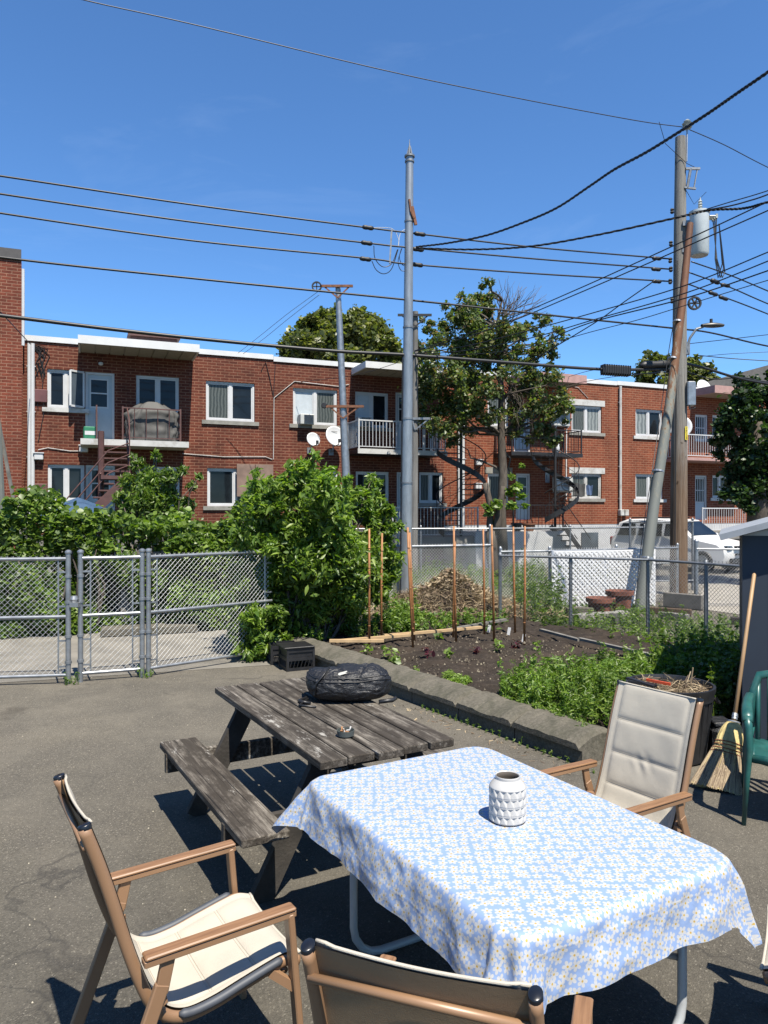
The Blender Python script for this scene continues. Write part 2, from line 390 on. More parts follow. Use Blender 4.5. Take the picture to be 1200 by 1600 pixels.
M['leaf_bright'] = leafm('bright_young_leaves', [(.075, .15, .022), (.13, .23, .033), (.2, .31, .05), (.3, .41, .07)])
M['leaf_hedge'] = leafm('hedge_leaves', [(.05, .105, .017), (.1, .18, .026), (.16, .25, .038), (.23, .33, .055)])
M['leaf_tree'] = leafm('dull_tree_leaves', [(.045, .08, .025), (.08, .13, .036), (.12, .175, .05), (.2, .25, .085), (.24, .13, .06)], .3)
M['leaf_maple'] = leafm('maple_leaves', [(.07, .1, .03), (.12, .15, .04), (.17, .19, .05), (.22, .23, .06)], .3)
M['leaf_dark'] = leafm('dark_leaves', [(.018, .042, .014), (.035, .075, .022), (.06, .115, .032)], .25)
M['leaf_weed'] = leafm('weed_leaves', [(.09, .17, .022), (.14, .25, .033), (.2, .33, .05), (.3, .4, .09)])
M['leaf_lettuce'] = leafm('seedling_leaves', [(.16, .26, .04), (.24, .36, .07), (.33, .45, .12)])
M['leaf_purple'] = leafm('purple_leaves', [(.06, .012, .025), (.1, .02, .04), (.14, .03, .05)])
M['bark'] = woodpole('bark', (.07, .055, .045), (.14, .12, .1), (.22, .19, .16), (6, 6, 2))
M['straw'] = leafm('dry_stalks', [(.13, .085, .06), (.27, .19, .12), (.42, .32, .21), (.65, .52, .35)], .05, .8)
M['bamboo'] = simple('bamboo_stake', (.4, .17, .055), .6, var=.25, scale=12)
M['pale_wood'] = simple('pale_lath', (.55, .38, .2), .8, var=.2)
M['grey_board'] = simple('grey_board', (.2, .19, .17), .9, var=.3)
M['terracotta'] = simple('terracotta', (.25, .09, .055), .75, var=.25)
M['ac'] = simple('air_conditioner_paint', (.6, .61, .58), .5, var=.08)
M['dish'] = simple('dish_paint', (.7, .71, .72), .35, var=.06)
M['carwhite'] = simple('white_car_paint', (.9, .9, .9), .2, .0, var=.03, spec=.7)
M['cover'] = simple('grey_cover_cloth', (.075, .073, .068), .7, var=.25, scale=3, bump=.5, bscale=4)
M['greenbin'] = simple('green_bin', (.02, .2, .1), .5)
M['umbrella'] = simple('blue_umbrella_cloth', (.035, .09, .18), .7, var=.15)
M['meter'] = simple('brown_box', (.14, .045, .045), .6)
M['lattice'] = simple('white_lattice', (.85, .86, .87), .6, var=.06)
M['transformer'] = simple('transformer_paint', (.68, .73, .73), .4, .1, var=.08)
M['porcelain'] = simple('grey_porcelain', (.5, .53, .5), .3)
M['bristle'] = simple('corn_bristle', (.66, .52, .22), .8, var=.25, scale=30, bump=.35, bscale=160)
M['bristle_red'] = simple('broom_twine', (.28, .08, .03), .8)
M['handle'] = simple('broom_handle_wood', (.45, .28, .14), .6, var=.15, scale=5)
M['vase'] = simple('white_ceramic', (.62, .61, .59), .28, var=.02)
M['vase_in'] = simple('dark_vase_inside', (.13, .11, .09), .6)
M['bagcloth'] = NT('black_nylon')
_a = M['bagcloth']; _a.base(_a.ramp(_a.noise(_a.coord(), 12, 4), [(.3, (.006, .006, .008)), (.7, (.016, .017, .021))])); _a.set(.5, 0, .5)
_a.bump(_a.math('ADD', _a.noise(_a.coord((6, 14, 10)), 1.6, 5, .6), _a.math('MULTIPLY', _a.noise(_a.coord(), 300, 2), .04)), .6, .05); M['bagcloth'] = _a.m
M['patch'] = simple('pale_badge', (.5, .5, .46), .6)
M['yellow'] = simple('yellow_plate', (.75, .6, .05), .5)
M['tableleg'] = simple('grey_white_tube', (.55, .57, .58), .35, .1, var=.06)
M['tabletop'] = simple('white_plastic_top', (.6, .6, .58), .5)
M['blue_print'] = simple('faded_blue', (.1, .16, .3), .8)
def cloth():
    a = NT('daisy_print'); uv = a.n('UVMap'); uv.uv_map = 'UVMap'
    mp = a.n('Mapping'); mp.inputs['Scale'].default_value = (28.0, 28.0, 1); mp.inputs['Rotation'].default_value = (0, 0, .5); a.l(uv.outputs[0], mp.inputs[0])
    vo = a.n('TexVoronoi', voronoi_dimensions='2D'); vo.inputs['Scale'].default_value = 1; vo.inputs['Randomness'].default_value = .5
    a.l(mp.outputs[0], vo.inputs['Vector'])
    d = a.n('VectorMath', operation='SUBTRACT'); a.l(mp.outputs[0], d.inputs[0]); a.l(vo.outputs['Position'], d.inputs[1])
    sp = a.n('SeparateXYZ'); a.l(d.outputs[0], sp.inputs[0]); sc = a.n('SeparateColor'); a.l(vo.outputs['Color'], sc.inputs[0])
    ang = a.math('ARCTAN2', sp.outputs[1], sp.outputs[0])
    ang = a.math('ADD', ang, a.math('MULTIPLY', sc.outputs[0], 6.28))
    pet = a.math('ABSOLUTE', a.math('COSINE', a.math('MULTIPLY', ang, 2.5)))
    pet = a.math('POWER', pet, .65)
    rr = a.math('MULTIPLY_ADD', pet, .36, .16)
    ln = a.n('VectorMath', operation='LENGTH'); a.l(d.outputs[0], ln.inputs[0])
    e = a.math('SUBTRACT', rr, ln.outputs['Value'])
    white = a.ramp(a.math('MULTIPLY_ADD', e, 12, .5), [(.3, (0, 0, 0)), (.7, (1, 1, 1))])
    yel = a.ramp(ln.outputs['Value'], [(.085, (1, 1, 1)), (.12, (0, 0, 0))])
    c = a.mix(white, (.29, .41, .68), (.56, .575, .60)); c = a.mix(yel, c, (.56, .38, .06))
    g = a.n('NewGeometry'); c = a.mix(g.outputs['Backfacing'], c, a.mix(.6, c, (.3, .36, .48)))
    a.base(c); a.set(.42, 0, .4)
    nv = a.n('TexNoise'); nv.inputs['Scale'].default_value = 5.5; nv.inputs['Detail'].default_value = 5; a.l(uv.outputs[0], nv.inputs['Vector'])
    # faint fold creases of a packed tablecloth
    su = a.n('SeparateXYZ'); a.l(uv.outputs[0], su.inputs[0])
    cr = a.math('ABSOLUTE', a.math('SUBTRACT', a.math('FRACT', a.math('ADD', a.math('MULTIPLY', su.outputs[0], 3.0), .13)), .5))
    cr2 = a.math('ABSOLUTE', a.math('SUBTRACT', a.math('FRACT', a.math('ADD', a.math('MULTIPLY', su.outputs[1], 2.6), .31)), .5))
    f1 = a.ramp(cr, [(0, (1, 1, 1)), (.02, (0, 0, 0))]); f2 = a.ramp(cr2, [(0, (1, 1, 1)), (.02, (0, 0, 0))])
    a.bump(a.math('ADD', a.math('MULTIPLY', nv.outputs['Fac'], 1.0), a.math('MULTIPLY', a.math('ADD', f1, f2), .05)), .35, .03)
    return a.m
M['cloth'] = cloth()

# ------------------------------------------------------------------ ground
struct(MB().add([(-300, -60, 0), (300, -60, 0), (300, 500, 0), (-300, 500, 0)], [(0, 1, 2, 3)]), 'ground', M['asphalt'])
ca, sa = 1 / math.hypot(1, .335), .335 / math.hypot(1, .335)
def strip(name, m, Y0a, Y0b, x0, x1, z):     # band parallel to the alley
    struct(MB().add([(x0, Y0a + .335 * x0, z), (x1, Y0a + .335 * x1, z), (x1, Y0b + .335 * x1, z), (x0, Y0b + .335 * x0, z)], [(0, 1, 2, 3)]), name, m)
strip('alley', M['dusty'], 10.15, 15.6, -30, -.5, .004)
strip('alley', M['dusty'], 15.6, 20.0, 3.6, 40, .004)
strip('yard_lawn', M['dirtgrass'], 15.6, 20.0, -30, 3.6, .008)
strip('yard_lawn', M['dirtgrass'], 20.0, 27.0, -30, 8.2, .006)
struct(MB().add([G(1085, 950, .008), G(1170, 962, .008), G(1190, 915, .008), G(1105, 905, .008)], [(0, 1, 2, 3)]), 'concrete_apron', M['concrete_pad'])
# raised garden bed: lumpy soil
CA, CB = Vector((-1.42, 10.35, 0)), Vector((1.55, 5.82, 0))      # kerb line, outer foot
def garden():
    mb = MB(); NX, NY = 90, 110
    def hgt(x, y):
        return .17 + .018 * math.sin(x * 9 + y * 3) + .014 * math.sin(y * 13 - x * 5) + rnd.uniform(-.012, .012)
    def fn(u, v):
        # v from kerb (0) to far right (1); u along the kerb
        a = CA.lerp(CB, u) + Vector((.30, .2, 0)); 
        far = Vector((.3, 15.0, 0)).lerp(Vector((5.2, 9.8, 0)), u) if u < .8 else Vector((4.22, 10.84, 0)).lerp(Vector((3.3, 7.0, 0)), (u - .8) / .2)
        p = a.lerp(far, v); z = hgt(p.x, p.y)
        if v > .97 or u > .985 or u < .015: z = -.02
        return (p.x, p.y, z)
    mb.grid(fn, NX, NY)
    return struct(mb, 'garden_soil', M['soil'], True)
garden()

# ------------------------------------------------------------------ the row of houses
TH = math.atan(.40); CT, ST = math.cos(TH), math.sin(TH); FY0 = 27.0
def loc(px, py, D=0.0):
    u = (px - 600) / F; y0 = FY0 - D / CT; Y = y0 / (1 - .4 * u); X = u * Y
    return (X * CT + (Y - FY0) * ST, EYE + (800 - py) / F * Y)
def world(s, y, z):      # facade frame to world
    return Vector((s * CT - y * ST, FY0 + s * ST + y * CT, z))
def fbox(px0, py0, px1, py1, D=0.0):
    pm = (px0 + px1) / 2
    return (loc(px0, 0, D)[0], loc(px1, 0, D)[0], loc(pm, py1, D)[1], loc(pm, py0, D)[1])

class House:
    def __init__(s, name, label, px0, px1, ztop, zfoot, brickm, footm, proud=0, x1s=None, cat='house'):
        s.s0 = loc(px0, 0)[0]; s.s1 = loc(px1, 0)[0] if x1s is None else x1s
        b = world(s.s0, 0, 0); s.e = thing(name, label, cat, b, TH)
        s.op = []; s.zt = ztop; s.zf = zfoot; s.bm = brickm; s.fm = footm; s.p = -proud
    def r(s, box, D=0.0):
        a, b, c, d = fbox(*box, D); return a - s.s0, b - s.s0, c, d
    def window(s, box, pane='glass', split=(.5,), sill=True, lintel=None, frame='white', fw=.065, depth=.09, door=False, sm='concrete', extra=None, name='window'):
        x0, x1, z0, z1 = s.r(box); s.op.append((x0, x1, z0, z1)); y = s.p + depth
        f = MB()
        f.bx(x0, x0 + fw, y - .03, y + .05, z0, z1); f.bx(x1 - fw, x1, y - .03, y + .05, z0, z1)
        f.bx(x0 + fw, x1 - fw, y - .03, y + .05, z1 - fw, z1); f.bx(x0 + fw, x1 - fw, y - .03, y + .05, z0, z0 + fw)
        xs = [x0 + fw] + [x0 + fw + (x1 - x0 - 2 * fw) * t for t in split] + [x1 - fw]
        for t in xs[1:-1]: f.bx(t - .045, t + .045, y - .025, y + .045, z0 + fw, z1 - fw)
        for i in range(len(xs) - 1):     # inner sash
            a = xs[i] + (.045 if i else 0); b = xs[i + 1] - (.045 if i < len(xs) - 2 else 0); k = .04
            f.bx(a, a + k, y - .005, y + .04, z0 + fw, z1 - fw); f.bx(b - k, b, y - .005, y + .04, z0 + fw, z1 - fw)
            f.bx(a + k, b - k, y - .005, y + .04, z0 + fw, z0 + fw + k); f.bx(a + k, b - k, y - .005, y + .04, z1 - fw - k, z1 - fw)
        o = f.build(name, M[frame], s.e)
        panes = [pane] * (len(xs) - 1) if isinstance(pane, str) else pane
        for i, pm in enumerate(panes):
            MB().bx(xs[i], xs[i + 1], y + .02, y + .03, z0 + .01, z1 - .01).build('pane', M[pm], o)
        if sill: MB().bx(x0 - .14, x1 + .14, s.p - .06, s.p + .1, z0 - .13, z0 - .002).build('sill', M[sm], o)
        if lintel: MB().bx(x0 - .12, x1 + .15, s.p - .02, s.p + .08, z1 + .002, z1 + .24).build('lintel', M['white_dirty' if lintel == 1 else 'concrete'], o)
        return o, (x0, x1, z0, z1)
    def door(s, box, m='door_blue', glassbox=(.2, .8, .5, .93), grille=False):
        x0, x1, z0, z1 = s.r(box); s.op.append((x0, x1, z0, z1)); y = s.p + .1; k = .07
        f = MB(); f.bx(x0, x0 + k, y - .05, y + .05, z0, z1); f.bx(x1 - k, x1, y - .05, y + .05, z0, z1); f.bx(x0 + k, x1 - k, y - .05, y + .05, z1 - k, z1)
        o = f.build('door_frame', M['white'], s.e)
        w, h = x1 - x0, z1 - z0; g0, g1, g2, g3 = glassbox
        d = MB().bx(x0 + k, x1 - k, y, y + .045, z0, z1 - k).build('door', M[m], s.e)
        gm = MB().bx(x0 + g0 * w, x0 + g1 * w, y - .006, y + .01, z0 + g2 * h, z0 + g3 * h).build('pane', M['glass'], d)
        t = MB()
        a0, a1, b0, b1 = x0 + g0 * w, x0 + g1 * w, z0 + g2 * h, z0 + g3 * h
        for q in ((a0 - .03, a0 + .012, b0 - .03, b1 + .03), (a1 - .012, a1 + .03, b0 - .03, b1 + .03)): t.bx(q[0], q[1], y - .015, y - .001, q[2], q[3])
        for q in (b0, (b0 + b1) / 2, b1): t.bx(a0 + .012, a1 - .012, y - .013, y - .002, q - .02, q + .02)
        if grille:
            for i in range(1, 5): xx = a0 + (a1 - a0) * i / 5; t.bx(xx - .012, xx + .012, y - .03, y - .018, b0, b1)
        t.build('door_trim', M['white'], d)
        MB().tube([(x0 + .13 * w, y - .06, z0 + .42 * h), (x0 + .13 * w, y, z0 + .42 * h)], .028, 8).build('handle', M['galv'], d)
        return d
    def finish(s, depth=10, roofm='cap', capz=.17, lip=.05, slant=0):
        W = s.s1 - s.s0; p = s.p
        xs = sorted({0.0, W, *[v for o in s.op for v in (max(0, o[0]), min(W, o[1]))]})
        zs = sorted({s.zf, s.zt, *[v for o in s.op for v in (max(s.zf, o[2]), min(s.zt, o[3]))]})
        mb = MB()
        for i in range(len(xs) - 1):
            for j in range(len(zs) - 1):
                cx, cz = (xs[i] + xs[i + 1]) / 2, (zs[j] + zs[j + 1]) / 2
                if any(o[0] < cx < o[1] and o[2] < cz < o[3] for o in s.op): continue
                mb.add([(xs[i], p, zs[j]), (xs[i + 1], p, zs[j]), (xs[i + 1], p, zs[j + 1]), (xs[i], p, zs[j + 1])], [(0, 1, 2, 3)])
        for (a, b, c, d) in s.op:
            q = p + .16
            mb.add([(a, p, c), (a, q, c), (a, q, d), (a, p, d)], [(0, 1, 2, 3)]); mb.add([(b, p, c), (b, q, c), (b, q, d), (b, p, d)], [(3, 2, 1, 0)])
            mb.add([(a, p, d), (b, p, d), (b, q, d), (a, q, d)], [(0, 1, 2, 3)]); mb.add([(a, p, c), (b, p, c), (b, q, c), (a, q, c)], [(3, 2, 1, 0)])
        e = .004
        mb.add([(e, p, s.zf), (e, depth, s.zf), (e, depth, s.zt), (e, p, s.zt)], [(0, 1, 2, 3)])
        mb.add([(W - e, p, s.zf), (W - e - slant, depth, s.zf), (W - e - slant, depth, s.zt), (W - e, p, s.zt)], [(3, 2, 1, 0)])
        mb.add([(0, depth, s.zf), (W, depth, s.zf), (W, depth, s.zt), (0, depth, s.zt)], [(3, 2, 1, 0)])
        mb.build('wall', M[s.bm], s.e)
        MB().bx(.006, W - .006 - slant, p + .012, depth - .02, 0, s.zf - .002).build('foundation', M[s.fm], s.e)
        r = MB().bx(.003, W - .003, p - lip, depth + .05, s.zt + .002, s.zt + capz)
        r.v = [(x - slant * (1 if (y > 1 and x > W / 2) else 0), y, z) for x, y, z in r.v]; r = r.build('roof', M[roofm], s.e)
        return r
def rails(mb, pts, h, n_per_m=9, rb=.009, rt=.018, bottom=.08, post=.022, posts=True):
    pts = [Vector(p) for p in pts]
    for a, b in zip(pts[:-1], pts[1:]):
        L = (b - a).length; n = max(2, int(L * n_per_m))
        mb.bar(a + Vector((0, 0, h)), b + Vector((0, 0, h)), rt * 2, rt * 2)
        mb.bar(a + Vector((0, 0, bottom)), b + Vector((0, 0, bottom)), rt * 1.4, rt * 1.4)
        for i in range(1, n):
            p = a.lerp(b, i / n); mb.tube([p + Vector((0, 0, bottom)), p + Vector((0, 0, h))], rb, 4, False)
    if posts:
        for p in pts: mb.bar(p, p + Vector((0, 0, h + .04)), post * 2, post * 2)
def canopy(h, px0, px1, zb, D, th, fasc='cap'):
    x0 = loc(px0, 0, 0)[0] - h.s0; x1 = loc(px1, 0, 0)[0] - h.s0
    o = MB().bx(x0 - .02, x1 + .02, -D - .03, -D + .03, zb - .02, zb + th).bx(x0 - .02, x0 + .04, -D + .03, -.052, zb - .02, zb + th).bx(x1 - .04, x1 + .02, -D + .03, -.052, zb - .02, zb + th).bx(x0 + .04, x1 - .04, -D + .03, -.053, zb + th - .06, zb + th - .015).build('canopy', M[fasc], h.e)
    s = MB(); n = int((x1 - x0) / .42); wd = (x1 - x0 - .08) / n
    for i in range(n):
        a = x0 + .04 + i * wd; s.bx(a + .018, a + wd - .018, -D + .03, -.053, zb, zb + .03)
    s.bx(x0 + .04, x1 - .04, -D + .03, -.053, zb + .03, zb + .05)
    s.build('soffit', M['soffit'], o); return x0, x1
def pipe(h, px, z0, z1, r=.05, m='white', y=-.09):
    x = loc(px, 0, 0)[0] - h.s0; mb = MB().tube([(x, h.p + y, z0), (x, h.p + y, z1)], r, 10)
    for k in range(4):
        z = z0 + (z1 - z0) * (k + .5) / 4; mb.box((x, h.p + y * .5, z), (r * 2.6, abs(y), .03))
    return mb.build('downpipe', M[m], h.e)
def vent(h, px, py, m='white'):
    s_, z = loc(px, py); x = s_ - h.s0; mb = MB(); mb.box((x, -.09, z), (.26, .17, .2), bev=.02); mb.bx(x - .15, x + .15, -.2, -.002, z + .1, z + .13)
    return mb.build('vent_hood', M[m], h.e)
def helix(mb, c, r, a0, a1, z0, z1, n=14, tread=.9, band=.22):
    pts = []; N = 36
    for i in range(N + 1):
        t = i / N; a = R(a0 + (a1 - a0) * t); pts.append(Vector((c[0] + r * math.cos(a), c[1] + r * math.sin(a), z0 + (z1 - z0) * t)))
    v = []; 
    for p in pts: v += [p + Vector((0, 0, -band / 2)), p + Vector((0, 0, band / 2))]
    for p in pts:
        d = Vector((p.x - c[0], p.y - c[1], 0)).normalized() * .02; v += [p - d + Vector((0, 0, -band / 2)), p - d + Vector((0, 0, band / 2))]
    f = []
    for i in range(N):
        o = 2 * i; f.append((o, o + 2, o + 3, o + 1)); q = 2 * (N + 1) + o; f.append((q, q + 1, q + 3, q + 2))
        f.append((o + 1, o + 3, q + 3, q + 1)); f.append((o, q, q + 2, o + 2))
    mb.add(v, f)
    for i in range(n):
        t = (i + .5) / n; a = R(a0 + (a1 - a0) * t); da = R((a1 - a0) / n * .55); z = z0 + (z1 - z0) * t
        pp = [(c[0] + q * math.cos(x), c[1] + q * math.sin(x)) for q, x in ((.05, a - da), (r - .02, a - da), (r - .02, a + da), (.05, a + da))]
        mb.add([(x, y, z) for x, y in pp] + [(x, y, z + .03) for x, y in pp], [(3, 2, 1, 0), (4, 5, 6, 7), (0, 1, 5, 4), (1, 2, 6, 5), (2, 3, 7, 6), (3, 0, 4, 7)])
        q = Vector((c[0] + r * math.cos(a), c[1] + r * math.sin(a), z)); mb.tube([q, q + Vector((0, 0, .9))], .01, 4, False)
    mb.tube([p + Vector((0, 0, .98)) for p in pts], .02, 6)
    mb.tube([p + Vector((0, 0, .52)) for p in pts], .009, 4)
    mb.tube([(c[0], c[1], min(z0, z1) - .3), (c[0], c[1], max(z0, z1) + .95)], .05, 8)

# tall brick house at the left edge
ht = House('tall_brick_house', 'tall red brick house at the left edge, rising above the row beside it', -330, 36, 9.55, .6, 'brick_t', 'foundation', proud=.45)
ht.window((-200, 560, -120, 640)); ht.window((-200, 720, -120, 790))
ht.finish(roofm='darkcap', capz=.3, lip=.06, slant=1.3)
MB().tube([(ht.s1 - ht.s0 + .03, -.40, 7.0), (ht.s1 - ht.s0 + .03, -.40, 9.3)], .05, 8).build('downpipe', M['white'], ht.e)

# house 1
h1 = House('brick_row_house', 'dark red row house with white eave canopy over a balcony holding a covered grill', 36, 427, 7.24, 1.3, 'brick_a', 'foundation')
h1.window((74, 578, 132, 638), ('glass', 'glass'), sm='white_dirty'); h1.door((133.5, 582, 179, 686), glassbox=(.18, .76, .48, .9))
h1.window((213, 588, 280, 652), ('glass', 'glass'), sill=False)
h1.window((322, 597, 398, 658), ('curtain', 'glass'))
h1.window((75, 726, 132, 783), ('glass', 'glass'), sm='white_dirty'); h1.door((134, 727, 180, 826)); h1.window((213, 729, 281, 793), ('glass', 'glass'), sill=False)
h1.window((324, 732, 410, 791), ('glass', 'glass'))
roof1 = h1.finish()
# casement sash standing open
x0, x1, z0, z1 = h1.r((105, 582, 131, 636)); cs = MB(); ang = R(-38); o_ = Vector((x1, -.02, z0)); dv = Vector((-math.cos(ang), math.sin(ang), 0)); W_ = x1 - x0; H_ = z1 - z0
for a, b in (((0, 0), (0, H_)), ((W_, 0), (W_, H_)), ((0, 0), (W_, 0)), ((0, H_), (W_, H_))):
    cs.bar(o_ + dv * a[0] + Vector((0, 0, a[1])), o_ + dv * b[0] + Vector((0, 0, b[1])), .06, .06)
cs = cs.build('casement_sash', M['white'], h1.e)
MB().bar(o_ + dv * .03 + Vector((0, 0, H_ / 2)), o_ + dv * (W_ - .03) + Vector((0, 0, H_ / 2)), .012, H_ - .04).build('pane', M['glass_blue'], cs)
canopy(h1, 124, 301, 7.0, 1.5, .22)
MB().box((loc(222, 0)[0] - h1.s0 + .6, 3.2, 7.85), (1.6, .9, .9)).box((loc(222, 0)[0] - h1.s0 + .6, 3.2, 8.33), (1.8, 1.1, .1)).build('chimney', M['rail_brown'], roof1)
a0 = loc(126, 0, 1.2)[0] - h1.s0; a1 = loc(295, 0, 1.2)[0] - h1.s0
bal = MB().bx(a0, a1, -1.25, -.003, 4.02, 4.2).build('balcony', M['white_dirty'], h1.e)
rl = MB(); rs0 = loc(192, 0, 1.2)[0] - h1.s0
rails(rl, [(rs0, -1.2, 4.2), (a1 - .25, -1.2, 4.2), (a1 - .25, -.05, 4.2)], .98, 3.2, .012); rails(rl, [(a0 + .45, -.05, 4.2), (a0 + .45, -1.2, 4.2)], .98, 2, .012)
rl.build('railing', M['rail_brown'], bal)
st = MB(); sx0 = loc(156, 0, 1.3)[0] - h1.s0; sx1 = loc(199, 0, 1.3)[0] - h1.s0
for i in range(5): st.bx(sx0, sx1, -1.28 - .26 * (i + 1), -1.26 - .26 * i, 3.99 - .2 * i - .04, 3.99 - .2 * i)
zl = 3.0; st.bx(sx0, sx1, -3.5, -2.62, zl - .1, zl)
ex = loc(118, 0, 2.9)[0] - h1.s0 - .3
for i in range(9):
    t = (i + .5) / 9; xx = sx1 - .5 + (ex - sx1 + .5) * t; st.bx(xx - .13, xx + .13, -3.45, -2.65, zl - .19 * i - .24, zl - .19 * i - .2)
for yy in (-3.47, -2.63): st.bar((sx1, yy, zl + .0), (ex, yy, zl - 1.75), .04, .26, (0, 0, 1))
st.bar((sx0, -1.3, 4.1), (sx0, -2.65, 3.0), .04, .2); st.bar((sx1, -1.3, 4.1), (sx1, -2.65, 3.0), .04, .2)
st.tube([(sx0 + .02, -2.55, .2), (sx0 + .02, -2.55, 4.3)], .085, 8)
for k in (.35, .65, .98):
    st.tube([(sx1, -1.2, 4.2 + k), (sx1 + .03, -1.9, 3.75 + k), (sx1, -2.7, 3.0 + k), (sx1 - .6, -3.45, 2.7 + k), (ex, -3.47, 1.25 + k)], .018, 6)
st.build('staircase', M['rail_brown'], h1.e)
pipe(h1, 46, 1.6, 7.15, .05); pipe(h1, 51.5, 1.6, 7.15, .06)
vent(h1, 61, 714); vent(h1, 131, 702)
for (px, py) in ((64, 619), (64, 766)):
    s_, z = loc(px, py); MB().box((s_ - h1.s0, -.04, z), (.38, .08, .4), bev=.02).build('wall_panel', M['meter'], h1.e)
s_, z = loc(155, 569); MB().box((s_ - h1.s0 + .05, -.08, z), (.14, .14, .1), bev=.03).build('wall_lamp', M['white'], h1.e)
# brownish insulation boards leaning in front of the window
x0, x1, z0, z1 = h1.r((369, 726, 427, 776)); bb = MB()
for i in range(2): bb.bx(x0 + i * .63, x0 + i * .63 + .61, -.16, -.1, z0, z1)
bb.build('shutter_board', simple('brown_hardboard', (.24, .16, .125), .8, var=.3, scale=3), h1.e)
# wires stapled on the brick
def wallwire(h, pts, r=.014, m='white_dirty'):
    w_ = [(loc(px, py)[0] - h.s0, h.p - .025, loc(px, py)[1]) for px, py in pts]
    MB().tube(w_, r, 5).build('wall_cable', M[m], h.e)
wallwire(h1, [(60, 703), (75, 700), (110, 705), (126, 705)]); wallwire(h1, [(285, 709), (350, 714), (415, 714), (425, 718)])
wallwire(h1, [(60, 540), (78, 556), (70, 575), (66, 610), (70, 640), (60, 690)], .012, 'rubber'); wallwire(h1, [(52, 536), (75, 545), (70, 560), (55, 590), (60, 640)], .01, 'rubber')
for k in range(7):
    wallwire(h1, [(48 + rnd.uniform(-2, 2), 536 + rnd.uniform(-3, 3)), (56 + rnd.uniform(-3, 6), 545 + rnd.uniform(-6, 8)), (66 + rnd.uniform(-8, 8), 552 + rnd.uniform(-10, 12)), (58 + rnd.uniform(-4, 10), 570 + rnd.uniform(-6, 10)), (64 + rnd.uniform(-6, 8), 585 + rnd.uniform(-6, 12))], .011, 'rubber')
wallwire(h1, [(408, 580), (415, 566), (421, 590), (427, 620)], .012, 'rubber')

# house 2
h2 = House('brick_row_house', 'brighter red row house with two satellite dishes and a white railed balcony', 427, 694, 7.18, 1.35, 'brick_a', 'foundation')
h2.window((458, 608, 527, 664), ('blind', 'curtain')); h2.window((555, 613, 607, 668), ('blind', 'glass'))
h2.door((618, 614, 650, 703)); h2.window((655, 738, 700 - 8, 786), ('curtain', 'glass')); h2.window((556, 737, 608, 800), ('glass', 'glass'), sill=False)
h2.window((488, 736, 528, 786), ('glass',), ()); h2.door((620, 738, 652, 822))
h2.finish()
canopy(h2, 549, 690, 6.93, 1.5, .2)
b0 = loc(559, 0, 1.3)[0] - h2.s0; b1 = loc(697, 0, 1.3)[0] - h2.s0
bal = MB().bx(b0, b1, -1.35, -.003, 4.02, 4.14).build('balcony', M['black'], h2.e)
MB().bx(b0 - .02, b1 + .02, -1.37, -1.352, 4.0, 4.17).build('balcony_edge', M['white_dirty'], bal)
rl = MB(); rails(rl, [(b0 + .04, -.1, 4.17), (b0 + .04, -1.3, 4.17), (b1 - .9, -1.3, 4.17)], .98, 8, .012, .02); rl.build('railing', M['white'], bal)
rl = MB(); rails(rl, [(b1 - .85, -1.3, 4.17), (b1 - .04, -1.3, 4.17), (b1 - .04, -.1, 4.17)], .98, 7, .012, .02); rl.build('railing', M['white'], bal)
hs = MB(); cx = loc(714, 0, 1.9)[0] - h2.s0
helix(hs, (cx, -2.2), .86, 165, 560, 4.1, 1.25, 16, band=.2); hs.build('spiral_staircase', M['black'], h2.e)
por = MB().bx(loc(600, 0, 1.5)[0] - h2.s0, loc(745, 0, 1.5)[0] - h2.s0, -2.4, -.003, .9, 1.15).build('porch', M['foundation'], h2.e)
rl = MB(); rails(rl, [(loc(608, 0, 2)[0] - h2.s0, -2.3, 1.15), (loc(740, 0, 2)[0] - h2.s0, -2.3, 1.15)], 1.0, 8, .01, .018); rl.build('railing', M['white_dirty'], por)
wallwire(h2, [(427, 718), (428, 622), (460, 596), (528, 604), (545, 601)]); wallwire(h2, [(430, 570), (427, 620)], .012, 'rubber')

# house 3
h3 = House('brick_row_house', 'red row house with black iron balcony, spiral stair and a white basement wall', 694, 963, 7.28, 1.5, 'brick_b', 'whitewash')
h3.window((762, 616, 795, 666), ('curtain',), ()); h3.window((762, 740, 795, 790), ('curtain', ), (), lintel=2)
h3.door((803, 640, 829, 707)); h3.door((806, 740, 829, 812), grille=False)
h3.window((893, 634, 940, 676), ('curtain', 'curtain_light'), lintel=1); h3.window((893, 740, 940, 779), ('curtain', 'glass'), lintel=1, frame='white_dirty')
h3.window((852, 738, 860, 754), ('glass',), (), sill=False); h3.window((846, 630, 856, 650), ('glass',), (), sill=False)
h3.finish()
canopy(h3, 796, 884, 7.0, 1.3, .3, 'pinkfascia')
b0 = loc(797, 0, 1.2)[0] - h3.s0; b1 = loc(908, 0, 1.2)[0] - h3.s0
bal = MB().bx(b0, b1, -1.3, -.003, 4.12, 4.26).build('balcony', M['black'], h3.e)
rl = MB(); rails(rl, [(b0 + .04, -.1, 4.26), (b0 + .04, -1.26, 4.26), (b1 - .04, -1.26, 4.26), (b1 - .04, -.1, 4.26)], .88, 6.5, .011, .016); rl.build('railing', M['black'], bal)
hs = MB(); cx = loc(866, 0, 2.1)[0] - h3.s0
helix(hs, (cx, -2.15), .86, 150, -150, 4.2, 1.7, 13, band=.2); hs.build('spiral_staircase', M['black'], h3.e)
s2 = MB(); fx0 = loc(868, 0, 2.6)[0] - h3.s0; fx1 = loc(910, 0, 2.6)[0] - h3.s0
for yy in (-2.3, -3.1): s2.bar((fx0, yy, 1.5), (fx1, yy, .1), .04, .16); s2.tube([(fx0, yy, 2.4), (fx1, yy, 1.0)], .018, 6)
